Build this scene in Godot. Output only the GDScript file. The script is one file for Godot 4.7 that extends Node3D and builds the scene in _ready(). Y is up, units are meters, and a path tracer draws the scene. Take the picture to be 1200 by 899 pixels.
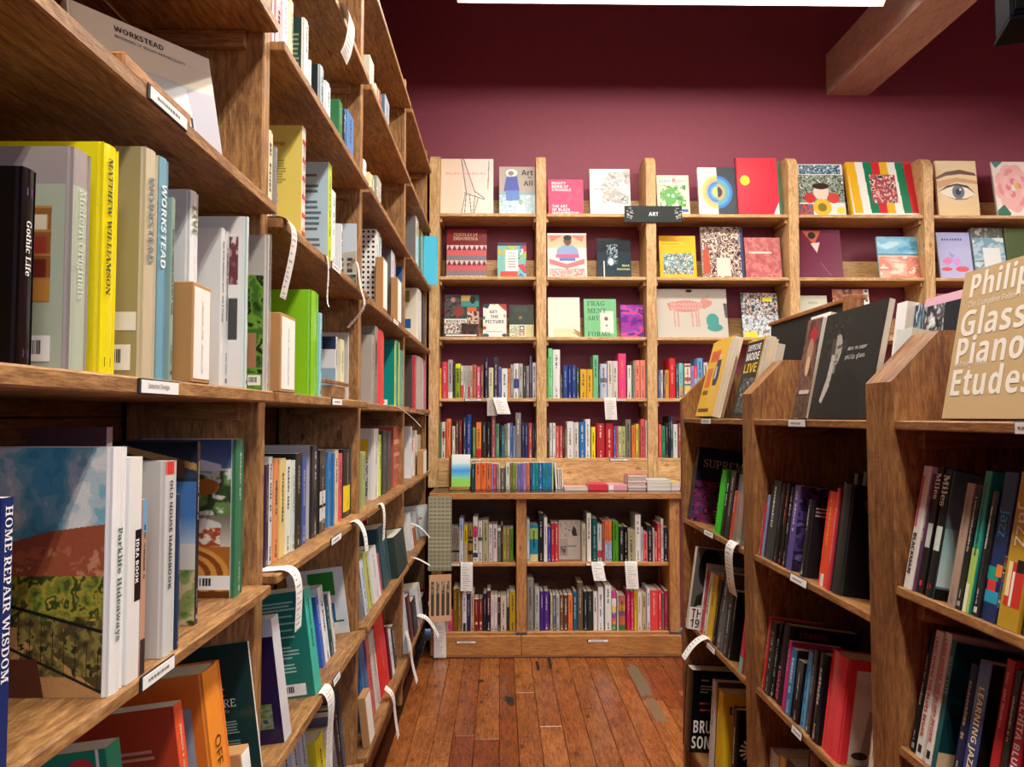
extends Node3D
# ---------------------------------------------------------------- camera numbers (1200x899 frame)
const FPX := 880.0
const EYE := Vector3(0, 1.385, 0)
var cam_basis: Basis
var M := {}
var rng := RandomNumberGenerator.new()
var taken := {}
var labels_used := {}
var fonts := {}
var pics := {}

func _ready():
	rng.seed = 20240611
	set_camera_and_light()
	make_materials()
	build_room()
	build_bookcase_wall()
	build_base_cabinet()
	build_bookcase_aisle()
	build_islands()
	fill_bookcase_wall()
	fill_base_cabinet()
	fill_bookcase_aisle()
	fill_islands()
	build_details()

func set_camera_and_light():
	var cam := Camera3D.new(); cam.name = "camera"; cam.position = EYE
	cam.rotation = Vector3(atan(38.5 / FPX), -atan(14.0 / FPX), 0)
	cam.fov = rad_to_deg(2.0 * atan(449.5 / FPX)); cam.near = 0.05; cam.far = 60
	cam_basis = Basis.from_euler(cam.rotation)
	add_child(cam); cam.current = true
	var e := Environment.new()
	e.tonemap_mode = Environment.TONE_MAPPER_LINEAR
	e.tonemap_exposure = 1.45
	e.background_mode = Environment.BG_SKY
	var sm := ProceduralSkyMaterial.new()
	sm.sky_top_color = Color(0.36, 0.5, 0.78); sm.sky_horizon_color = Color(0.7, 0.78, 0.88)
	sm.ground_bottom_color = Color(0.25, 0.24, 0.23); sm.ground_horizon_color = Color(0.5, 0.52, 0.55)
	var sky := Sky.new(); sky.sky_material = sm; e.sky = sky
	e.background_energy_multiplier = 3.0
	e.sdfgi_enabled = true; e.ssao_enabled = true; e.ssil_enabled = true
	var we := WorldEnvironment.new(); we.name = "environment"; we.environment = e; add_child(we)

# ---------------------------------------------------------------- pixels of the photograph and places
func ray(x: float, y: float) -> Vector3:
	return cam_basis * Vector3((x - 600.0) / FPX, -(y - 449.5) / FPX, -1.0)
func proj(p: Vector3) -> Vector2:
	var q := cam_basis.inverse() * (p - EYE)
	return Vector2(600.0 + FPX * q.x / -q.z, 449.5 - FPX * q.y / -q.z)
func hit(x: float, y: float, p: Vector3, n: Vector3) -> Vector3:
	var d := ray(x, y)
	return EYE + d * ((p - EYE).dot(n) / d.dot(n))

# a shelf: O a point on the line where the spines stand, u along the shelf, v up the spines, w out to the reader
class Row:
	var O: Vector3
	var u: Vector3
	var v: Vector3
	var w: Vector3
	var tilt := 0.0
	var lo := -1e9
	var hi := 1e9
	var room := 0.42
	var deep := 0.24
func row_frame(o: Vector3, u: Vector3, tilt := 0.0) -> Row:
	var f := Row.new(); f.O = o; f.u = u.normalized()
	var w0 := f.u.cross(Vector3.UP)
	f.tilt = tilt
	f.v = Vector3.UP * cos(tilt) - w0 * sin(tilt); f.w = w0 * cos(tilt) + Vector3.UP * sin(tilt)
	return f
func along(f: Row, x: float) -> float:
	var n := Vector3(f.u.z, 0, -f.u.x)
	var y := 488.0
	var s := 0.0
	for k in 4:
		s = (hit(x, y, f.O, n) - f.O).dot(f.u)
		y = proj(f.O + f.u * s).y
	return s
func up_to(f: Row, s: float, y: float) -> float:
	var a := 0.0; var b := 0.25
	var fa := proj(f.O + f.u * s + f.v * a).y - y
	for k in 6:
		var fb := proj(f.O + f.u * s + f.v * b).y - y
		if absf(fb - fa) < 1e-6: break
		var c := b - fb * (b - a) / (fb - fa)
		a = b; fa = fb; b = c
	return b

# ---------------------------------------------------------------- nodes
func numbered(called: String) -> String:
	var n: int = taken.get(called, 0)
	taken[called] = n + 1
	return called if n == 0 else "%s_%03d" % [called, n]
func thing(called: String, label: String, category: String, group := "", t := Transform3D.IDENTITY) -> Node3D:
	var o := Node3D.new(); o.name = numbered(called); add_child(o); o.transform = t
	tag(o, label, category, group); return o
func tag(o: Node, label: String, category: String, group := ""):
	o.set_meta("label", unique(label)); o.set_meta("category", category)
	if group: o.set_meta("group", group)
const NTH = ["first", "second", "third", "fourth", "fifth", "sixth", "seventh", "eighth", "ninth", "tenth", "eleventh", "twelfth", "thirteenth", "fourteenth", "fifteenth", "sixteenth", "seventeenth", "eighteenth", "nineteenth", "twentieth", "twenty-first", "twenty-second", "twenty-third", "twenty-fourth", "twenty-fifth", "twenty-sixth", "twenty-seventh", "twenty-eighth", "twenty-ninth", "thirtieth"]
func unique(label: String) -> String:
	var n: int = labels_used.get(label, 0); labels_used[label] = n + 1
	return label if n == 0 else "%s, %s alike" % [label, NTH[mini(n, 29)]]
func part(called: String, mesh: Mesh, mat: Material, parent: Node, t := Transform3D.IDENTITY) -> MeshInstance3D:
	var o := MeshInstance3D.new(); o.name = called; o.mesh = mesh; o.material_override = mat; o.transform = t
	parent.add_child(o, true); return o
func structure(called: String) -> Node3D:
	var o := Node3D.new(); o.name = called; add_child(o); o.set_meta("kind", "structure"); return o
func col(h: String) -> Color: return Color.html(h)
func lin(c: Color) -> Color: return c.srgb_to_linear()

# ---------------------------------------------------------------- mesh helpers
func begin() -> SurfaceTool:
	var st := SurfaceTool.new(); st.begin(Mesh.PRIMITIVE_TRIANGLES); return st
func quad(st: SurfaceTool, p: Array, out: Vector3, c: Color, uv := []):
	# p: four corners in order; wound clockwise as seen from the side `out` points to
	var n: Vector3 = (p[1] - p[0]).cross(p[2] - p[0])
	if n.length_squared() < 1e-16: n = (p[2] - p[0]).cross(p[3] - p[0])
	var flip := n.dot(out) > 0
	n = n.normalized() * (1.0 if flip else -1.0)
	var order := [0, 2, 1, 0, 3, 2] if flip else [0, 1, 2, 0, 2, 3]
	for k in order:
		st.set_normal(n); st.set_color(c)
		if uv: st.set_uv(uv[k])
		else: st.set_uv(Vector2.ZERO)
		st.add_vertex(p[k])
func tri(st: SurfaceTool, a: Vector3, b: Vector3, c: Vector3, out: Vector3, cl: Color, uv := [Vector2.ZERO, Vector2.ZERO, Vector2.ZERO]):
	var n := (b - a).cross(c - a)
	var flip := n.dot(out) > 0
	n = n.normalized() * (1.0 if flip else -1.0)
	var p := [a, b, c]
	for k in ([0, 2, 1] if flip else [0, 1, 2]):
		st.set_normal(n); st.set_color(cl); st.set_uv(uv[k]); st.add_vertex(p[k])
# a sawn board with eased edges; grain: axis index its length runs along
func board(size: Vector3, grain: int, tint := Color.WHITE, ease := 0.002, st: SurfaceTool = null, at := Vector3.ZERO) -> SurfaceTool:
	if st == null: st = begin()
	var off := Vector2(rng.randf() * 3.0, rng.randf() * 3.0)
	var h := size * 0.5
	var e := minf(ease, minf(h.x, minf(h.y, h.z)) * 0.45)
	var c := lin(tint)
	var uvf := func(p: Vector3, axis: int) -> Vector2:
		# u along the grain; end faces get the grain squeezed
		var q := [p.x, p.y, p.z]
		if axis == grain:
			var a := (axis + 1) % 3; var b := (axis + 2) % 3
			return Vector2(q[a] * 0.35, q[b] * 1.6) + off
		var o := 3 - axis - grain
		return Vector2(q[grain], q[o] * 2.0) + off + Vector2(axis * 0.37, axis * 0.61)
	for axis in 3:
		var a := (axis + 1) % 3; var b := (axis + 2) % 3
		for s in [-1.0, 1.0]:
			var ps := []
			var us := []
			for k in [[-1.0, -1.0], [1.0, -1.0], [1.0, 1.0], [-1.0, 1.0]]:
				var v := [0.0, 0.0, 0.0]
				v[axis] = h[axis] * s; v[a] = (h[a] - e) * k[0]; v[b] = (h[b] - e) * k[1]
				var p := Vector3(v[0], v[1], v[2])
				ps.append(p + at); us.append(uvf.call(p, axis))
			var out := Vector3.ZERO; out[axis] = s
			quad(st, ps, out, c, us)
	# eased long edges
	for axis in 3:
		var a := (axis + 1) % 3; var b := (axis + 2) % 3
		for sa in [-1.0, 1.0]:
			for sb in [-1.0, 1.0]:
				var ps := []
				var us := []
				for k in [[0, -1.0], [0, 1.0], [1, 1.0], [1, -1.0]]:
					var p := Vector3.ZERO
					p[axis] = (h[axis] - e) * k[1]
					p[a] = sa * (h[a] if k[0] == 0 else h[a] - e)
					p[b] = sb * (h[b] - e if k[0] == 0 else h[b])
					ps.append(p + at); us.append(uvf.call(p, a if a != grain else b))
				var out := Vector3.ZERO; out[a] = sa; out[b] = sb
				quad(st, ps, out, c, us)
	for sx in [-1.0, 1.0]:
		for sy in [-1.0, 1.0]:
			for sz in [-1.0, 1.0]:
				var s := Vector3(sx, sy, sz)
				var hh := h * s
				tri(st, at + hh - Vector3(0, e * sy, e * sz), at + hh - Vector3(e * sx, 0, e * sz), at + hh - Vector3(e * sx, e * sy, 0), s, c)
	return st
func box(size: Vector3, c := Color.WHITE, ease := 0.001) -> Mesh:
	return board(size, 0, c, ease).commit()
# a flat outline (x, y) given thickness along z, with grain along y
func slab(outline: PackedVector2Array, z0: float, z1: float, tint: Color, grain_y := true) -> Mesh:
	var st := begin()
	var c := lin(tint)
	var off := Vector2(rng.randf() * 3.0, rng.randf() * 3.0)
	var ids := Geometry2D.triangulate_polygon(outline)
	for k in range(0, ids.size(), 3):
		for z in [z0, z1]:
			var pts := []
			var us := []
			for j in 3:
				var q := outline[ids[k + j]]
				pts.append(Vector3(q.x, q.y, z)); us.append((Vector2(q.y, q.x * 2.0) if grain_y else Vector2(q.x, q.y * 2.0)) + off)
			tri(st, pts[0], pts[1], pts[2], Vector3(0, 0, -1 if z == minf(z0, z1) else 1), c, us)
	var ctr := Vector2.ZERO
	for q in outline: ctr += q / outline.size()
	var cw := Geometry2D.is_polygon_clockwise(outline)
	for k in outline.size():
		var a := outline[k]; var b := outline[(k + 1) % outline.size()]
		var nrm := (b - a).orthogonal() * (-1.0 if cw else 1.0)
		var l := a.distance_to(b)
		quad(st, [Vector3(a.x, a.y, z0), Vector3(b.x, b.y, z0), Vector3(b.x, b.y, z1), Vector3(a.x, a.y, z1)], Vector3(nrm.x, nrm.y, 0), c,
			[Vector2(0, z0) + off, Vector2(l, z0) + off, Vector2(l, z1 * 2.0) + off, Vector2(0, z1 * 2.0) + off])
	return st.commit()
func ribbon(path: Array, across: Vector3, c := Color.WHITE, thick := 0.0003) -> Mesh:
	# a strip of paper: path of points, width vector
	var st := begin(); var cl := lin(c)
	for k in path.size() - 1:
		var a: Vector3 = path[k]; var b: Vector3 = path[k + 1]
		var n := (b - a).cross(across).normalized() * thick
		quad(st, [a + n, b + n, b + across + n, a + across + n], n, cl)
		quad(st, [a - n, b - n, b + across - n, a + across - n], -n, cl)
	return st.commit()
func tube(a: Vector3, b: Vector3, r: float, c := Color.WHITE, sides := 12) -> Mesh:
	var st := begin(); var cl := lin(c)
	var d := (b - a).normalized()
	var x := d.cross(Vector3(0.3, 1, 0.2)).normalized(); var y := d.cross(x)
	for k in sides:
		var t0 := TAU * k / sides; var t1 := TAU * (k + 1) / sides
		var p0 := x * cos(t0) * r + y * sin(t0) * r; var p1 := x * cos(t1) * r + y * sin(t1) * r
		quad(st, [a + p0, a + p1, b + p1, b + p0], p0 + p1, cl)
		tri(st, a, a + p0, a + p1, -d, cl); tri(st, b, b + p0, b + p1, d, cl)
	return st.commit()
func font(kind: String) -> Font:
	if not fonts.has(kind):
		var f := SystemFont.new()
		f.font_names = PackedStringArray([{"s": "Droid Sans", "b": "Droid Sans", "r": "Droid Serif", "R": "Droid Serif", "i": "Droid Serif", "m": "Droid Sans Mono"}[kind]])
		if kind in "bR": f.font_weight = 700
		if kind == "i": f.font_italic = true; f.font_weight = 700
		fonts[kind] = f
	return fonts[kind]
func words(text: String, kind := "s", step := 5.0) -> TextMesh:
	var t := TextMesh.new(); t.font = font(kind); t.text = text; t.font_size = 32; t.pixel_size = 0.01; t.depth = 0.0; t.curve_step = step
	t.horizontal_alignment = HORIZONTAL_ALIGNMENT_LEFT; t.vertical_alignment = VERTICAL_ALIGNMENT_BOTTOM
	return t
var ink := {}
func ink_mat(c: Color) -> Material:
	var k := c.to_html()
	if not ink.has(k):
		var m := StandardMaterial3D.new(); m.albedo_color = c; m.roughness = 0.5; m.cull_mode = BaseMaterial3D.CULL_DISABLED; ink[k] = m
	return ink[k]
# lettering laid on a plane: origin at its lower-left, x the reading direction, y the letters' up; fitted into width and height
func lettering(called: String, text: String, parent: Node, origin: Vector3, x: Vector3, y: Vector3, width: float, height: float, c: Color, kind := "s", stretch := false):
	var t := words(text, kind)
	var bb := t.get_aabb()
	if bb.size.x < 1e-6: return
	var ky := height / bb.size.y
	var kx := width / bb.size.x
	if not stretch: kx = minf(kx, ky); ky = kx
	var xn := x.normalized(); var yn := y.normalized()
	var b := Basis(xn * kx, yn * ky, xn.cross(yn) * kx)
	part(called, t, ink_mat(c), parent, Transform3D(b, origin - b * Vector3(bb.position.x, bb.position.y, 0)))
# ---------------------------------------------------------------- materials
func vcol(rough: float, spec := 0.5) -> StandardMaterial3D:
	var m := StandardMaterial3D.new(); m.vertex_color_use_as_albedo = true; m.roughness = rough; m.metallic_specular = spec; m.cull_mode = BaseMaterial3D.CULL_DISABLED
	return m
func noise(sd: int, freq: float, oct := 3, type := FastNoiseLite.TYPE_SIMPLEX_SMOOTH) -> FastNoiseLite:
	var n := FastNoiseLite.new(); n.seed = sd; n.frequency = freq; n.noise_type = type; n.fractal_octaves = oct; return n
func wood_texture(sd: int, light: Color, dark: Color, wear: float) -> Array:
	# 1 m along the grain by 0.5 m across, wrapped by blending its ends; returns colour and relief
	var W := 768; var H := 384
	var a := noise(sd, 0.011, 3); var b := noise(sd + 1, 0.05, 3); var f := noise(sd + 2, 0.35, 2); var k := noise(sd + 3, 0.006, 3)
	var im := Image.create(W, H, false, Image.FORMAT_RGB8); var hm := Image.create(W, H, false, Image.FORMAT_L8)
	var knots := []
	var r := RandomNumberGenerator.new(); r.seed = sd
	for n in 3: knots.append(Vector3(r.randf() * W, r.randf() * H, r.randf_range(5, 11)))
	for y in H:
		for x in W:
			# cylinder mapping across x keeps the ends joined
			var ax := TAU * x / W
			var cx := cos(ax) * 55.0; var cz := sin(ax) * 55.0
			var warp := a.get_noise_3d(cx * 0.6, y * 1.1, cz * 0.6)
			var dk := 0.0
			for q in knots:
				var dx: float = (x - q.x) * 0.45; var dy: float = y - q.y
				var d: float = sqrt(dx * dx + dy * dy)
				warp += 0.55 * exp(-d / (q.z * 2.2)) * signf(dy + 0.01)
				dk += smoothstep(q.z, q.z * 0.3, d)
			var ring := 0.5 + 0.5 * sin((y * 0.16 + warp * 26.0))
			var fib := f.get_noise_3d(cx * 0.35, y * 2.4, cz * 0.35)
			var v := 0.44 + 0.24 * ring + 0.42 * b.get_noise_3d(cx * 0.5, y * 2.2, cz * 0.5) + 0.42 * fib
			v += wear * k.get_noise_3d(cx * 2.0, y * 1.5, cz * 2.0)
			v = clampf(v - dk * 0.8, 0.0, 1.0)
			im.set_pixel(x, y, dark.lerp(light, v))
			var saw := 0.12 * sin(x * 0.9 + 1.5 * warp) * (0.5 + b.get_noise_2d(x * 0.3, y * 0.3))
			hm.set_pixel(x, y, Color.from_hsv(0, 0, clampf(0.5 + 0.35 * fib + 0.15 * (v - 0.5) + saw, 0, 1)))
	im.generate_mipmaps(); hm.generate_mipmaps()
	return [ImageTexture.create_from_image(im), ImageTexture.create_from_image(hm)]
func wood_mat(tex: Array, rough: float, relief: float) -> StandardMaterial3D:
	var m := StandardMaterial3D.new(); m.albedo_texture = tex[0]; m.vertex_color_use_as_albedo = true; m.roughness = rough
	m.heightmap_enabled = true; m.heightmap_texture = tex[1]; m.heightmap_scale = relief; m.cull_mode = BaseMaterial3D.CULL_DISABLED
	return m
func make_materials():
	var oak := wood_texture(11, col("d9b88e"), col("77553a"), 0.3)
	M.wood = wood_mat(oak, 0.55, 0.06)
	M.oak = wood_mat(wood_texture(17, col("ecd0a2"), col("a8825a"), 0.3), 0.55, 0.05)
	M.timber = wood_mat(wood_texture(31, col("e2cdbd"), col("b39a88"), 0.3), 0.7, 0.05)
	var fir := wood_texture(23, col("bd8350"), col("764426"), 0.4)
	M.floor = wood_mat(fir, 0.27, 0.03)
	M.floor.clearcoat_enabled = true; M.floor.clearcoat = 0.35; M.floor.clearcoat_roughness = 0.25
	M.cover = vcol(0.42); M.gloss = vcol(0.16); M.cloth = vcol(0.8, 0.25)
	M.paper = vcol(0.85, 0.2); M.metal = vcol(0.35); M.plain = vcol(0.6)
	M.kraft = vcol(0.85, 0.2)
	# edges of leaves: fine lines across the thickness
	var pg := Image.create(128, 32, false, Image.FORMAT_RGB8); var r := RandomNumberGenerator.new(); r.seed = 5
	for x in 128:
		var v := r.randf_range(0.78, 1.0)
		for y in 32: pg.set_pixel(x, y, Color(v, v * 0.985, v * 0.955) * r.randf_range(0.97, 1.0))
	M.pages = StandardMaterial3D.new(); M.pages.albedo_texture = ImageTexture.create_from_image(pg); M.pages.vertex_color_use_as_albedo = true; M.pages.roughness = 0.9; M.pages.cull_mode = BaseMaterial3D.CULL_DISABLED
	# painted plaster: faint roller texture
	var wn := noise(7, 0.08, 4); var wi := Image.create(256, 256, false, Image.FORMAT_RGB8)
	for y in 256:
		for x in 256:
			var v := wn.get_noise_2d(x, y)
			wi.set_pixel(x, y, Color(1, 1, 1) * (0.97 + 0.03 * v))
	M.wall = StandardMaterial3D.new(); M.wall.albedo_texture = ImageTexture.create_from_image(wi); M.wall.albedo_color = col("964459"); M.wall.roughness = 0.6
	M.wall.uv1_triplanar = true; M.wall.uv1_world_triplanar = true; M.wall.uv1_scale = Vector3(0.8, 0.8, 0.8)
	M.ceiling = M.wall.duplicate(); M.ceiling.albedo_color = col("8d8a92")
	M.glow = StandardMaterial3D.new(); M.glow.albedo_color = Color(1, 1, 1); M.glow.emission_enabled = true; M.glow.emission = Color(1, 0.97, 0.93); M.glow.emission_energy_multiplier = 4.0
	M.glass = StandardMaterial3D.new(); M.glass.transparency = BaseMaterial3D.TRANSPARENCY_ALPHA; M.glass.albedo_color = Color(1, 1, 1, 0.06); M.glass.roughness = 0.02
	M.film = StandardMaterial3D.new(); M.film.transparency = BaseMaterial3D.TRANSPARENCY_ALPHA; M.film.albedo_color = Color(1, 1, 1, 0.1); M.film.roughness = 0.08
# ---------------------------------------------------------------- books
# a book stands with its spine facing +z at z = 0, thickness along x, height along y from 0, leaves running to z = -d
const NAMES := {"white": "eeeeec", "off-white": "e2dccb", "cream": "e6d9a8", "pale grey": "c2c2c0", "grey": "8c8c8a", "charcoal": "44454a", "black": "1b1b1f",
	"tan": "c3a179", "brown": "73502f", "dark brown": "43291d", "olive": "7a7a3a", "sage": "a5ad8a", "lime green": "92c01f", "green": "3f8a45", "mint green": "7cc898", "dark green": "25483a",
	"teal": "1f8a86", "dark teal": "1c4a50", "turquoise": "5ac4d4", "sky blue": "8fc3ea", "pale blue": "c6d4e6", "blue": "2f70bd", "royal blue": "2a3f9a", "navy": "23284f", "lilac": "a79bd6", "purple": "5a3796", "plum": "55314a",
	"pink": "ea4a88", "pale pink": "e7c4c2", "salmon": "ec8872", "coral": "e65f52", "red": "cf2b33", "dark red": "86252b", "magenta": "c92a68", "orange": "ec7d3c", "amber": "e0a634", "yellow": "efdd3c", "mustard": "b8932c", "rust": "b2603a"}
func colour_name(c: Color) -> String:
	var best := ""; var low := 1e9
	for k in NAMES:
		var q := col(NAMES[k])
		var rm := (c.r + q.r) * 0.5
		var d := (2.0 + rm) * pow(c.r - q.r, 2) + 4.0 * pow(c.g - q.g, 2) + (3.0 - rm) * pow(c.b - q.b, 2)
		if d < low: low = d; best = k
	return best

# half outline of the case seen from above: points (x, z) from the back board's fore-edge round the spine
func case_outline(t: float, d: float, hard: bool) -> PackedVector2Array:
	var p := PackedVector2Array()
	var h := t * 0.5
	p.append(Vector2(-h, -d))
	if hard:
		p.append(Vector2(-h, -0.010)); p.append(Vector2(-h + 0.0012, -0.0065)); p.append(Vector2(-h + 0.0002, -0.003))
		var bulge := minf(0.005, t * 0.14)
		for k in 7:
			var a := lerpf(-1.0, 1.0, k / 6.0)
			p.append(Vector2(h * a * 0.985, -0.0015 - bulge * a * a))
		p.append(Vector2(h - 0.0002, -0.003)); p.append(Vector2(h - 0.0012, -0.0065)); p.append(Vector2(h, -0.010))
		for k in p.size(): if k > 3 and k < p.size() - 4: p[k].y += 0.0
	else:
		p.append(Vector2(-h, -0.0012)); p.append(Vector2(-h + minf(0.0012, h * 0.5), 0)); p.append(Vector2(h - minf(0.0012, h * 0.5), 0)); p.append(Vector2(h, -0.0012))
	p.append(Vector2(h, -d))
	return p
func case_mesh(t: float, h: float, d: float, hard: bool, c: Color, cs: Color) -> Mesh:
	var st := begin()
	var o := case_outline(t, d, hard)
	var w := minf(0.0024 if hard else 0.0005, t * 0.2)
	var inner := PackedVector2Array()
	for k in o.size():
		var p := o[k]
		inner.append(Vector2(clampf(p.x, -t * 0.5 + w, t * 0.5 - w), minf(p.y - (w if absf(p.x) < t * 0.499 else 0.0), -w) if k > 0 and k < o.size() - 1 else p.y))
	var cl := lin(c); var sl := lin(cs)
	for k in o.size() - 1:
		var a := o[k]; var b := o[k + 1]; var ia := inner[k]; var ib := inner[k + 1]
		var mid := (a + b) * 0.5
		var out := Vector3(b.y - a.y, 0, a.x - b.x) * -1.0
		if out.dot(Vector3(mid.x, 0, mid.y + d * 0.5)) < 0: out = -out
		var cc := sl if (k > 0 and k < o.size() - 2) else cl
		quad(st, [Vector3(a.x, 0, a.y), Vector3(b.x, 0, b.y), Vector3(b.x, h, b.y), Vector3(a.x, h, a.y)], out, cc)
		quad(st, [Vector3(ia.x, 0, ia.y), Vector3(ib.x, 0, ib.y), Vector3(ib.x, h, ib.y), Vector3(ia.x, h, ia.y)], -out, cc)
		for y in [0.0, h]:
			quad(st, [Vector3(a.x, y, a.y), Vector3(b.x, y, b.y), Vector3(ib.x, y, ib.y), Vector3(ia.x, y, ia.y)], Vector3(0, 1 if y > 0 else -1, 0), cc)
	for k in [0, o.size() - 1]:
		quad(st, [Vector3(o[k].x, 0, o[k].y), Vector3(inner[k].x, 0, inner[k].y), Vector3(inner[k].x, h, inner[k].y), Vector3(o[k].x, h, o[k].y)], Vector3(0, 0, -1), cl)
	return st.commit()
func leaves_mesh(t: float, h: float, d: float, hard: bool, c := Color(0.96, 0.94, 0.88)) -> Mesh:
	var st := begin(); var cl := lin(c)
	var wb := minf(0.0025 if hard else 0.0006, t * 0.22)
	var x := t * 0.5 - wb; var y0 := 0.003 if hard else 0.0004; var y1 := h - y0; var z0 := -d + (0.004 if hard else 0.0006); var z1 := -0.006 if hard else -0.001
	var n := maxf(1.0, t / 0.03)
	quad(st, [Vector3(-x, y1, z0), Vector3(x, y1, z0), Vector3(x, y1, z1), Vector3(-x, y1, z1)], Vector3.UP, cl, [Vector2(0, 0), Vector2(n, 0), Vector2(n, 1), Vector2(0, 1)])
	quad(st, [Vector3(-x, y0, z0), Vector3(x, y0, z0), Vector3(x, y0, z1), Vector3(-x, y0, z1)], Vector3.DOWN, cl, [Vector2(0, 0), Vector2(n, 0), Vector2(n, 1), Vector2(0, 1)])
	quad(st, [Vector3(-x, y0, z0), Vector3(x, y0, z0), Vector3(x, y1, z0), Vector3(-x, y1, z0)], Vector3(0, 0, -1), cl, [Vector2(0, 0), Vector2(n, 0), Vector2(n, 1), Vector2(0, 1)])
	for s in [-1.0, 1.0]:
		quad(st, [Vector3(x * s, y0, z0), Vector3(x * s, y1, z0), Vector3(x * s, y1, z1), Vector3(x * s, y0, z1)], Vector3(s, 0, 0), cl)
	return st.commit()
# print on the spine: bands [from, to, colour(, x from, x to)] as shares of height and width, and rows of small marks where the lettering cannot be read
func spine_z(t: float, hard: bool, x: float) -> float:
	if not hard: return 0.0
	var a := x / (t * 0.5 * 0.985)
	return -0.0015 - minf(0.005, t * 0.14) * a * a
func spine_patch(st: SurfaceTool, t: float, hard: bool, y0: float, y1: float, x0: float, x1: float, c: Color, lift: float):
	var n := 4 if hard and x1 - x0 > t * 0.4 else 1
	for k in n:
		var a := lerpf(x0, x1, float(k) / n); var b := lerpf(x0, x1, float(k + 1) / n)
		var za := spine_z(t, hard, a) + lift; var zb := spine_z(t, hard, b) + lift
		quad(st, [Vector3(a, y0, za), Vector3(b, y0, zb), Vector3(b, y1, zb), Vector3(a, y1, za)], Vector3(0, 0, 1), lin(c))
func marks(st: SurfaceTool, t: float, hard: bool, from_y: float, to_y: float, xc: float, size: float, c: Color, r: RandomNumberGenerator):
	var y := from_y
	while y > to_y:
		var w := size * r.randf_range(0.35, 0.8)
		if r.randf() < 0.16: y -= size * 0.6; continue
		var hh := size * (0.5 if r.randf() < 0.7 else 0.36)
		spine_patch(st, t, hard, y - w, y, xc - hh, xc + hh * r.randf_range(0.4, 1.0), c, 0.0006)
		y -= w + size * 0.18
func contrast(c: Color) -> Color:
	return Color(0.95, 0.94, 0.9) if c.get_luminance() < 0.45 else Color(0.12, 0.11, 0.12)

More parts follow.
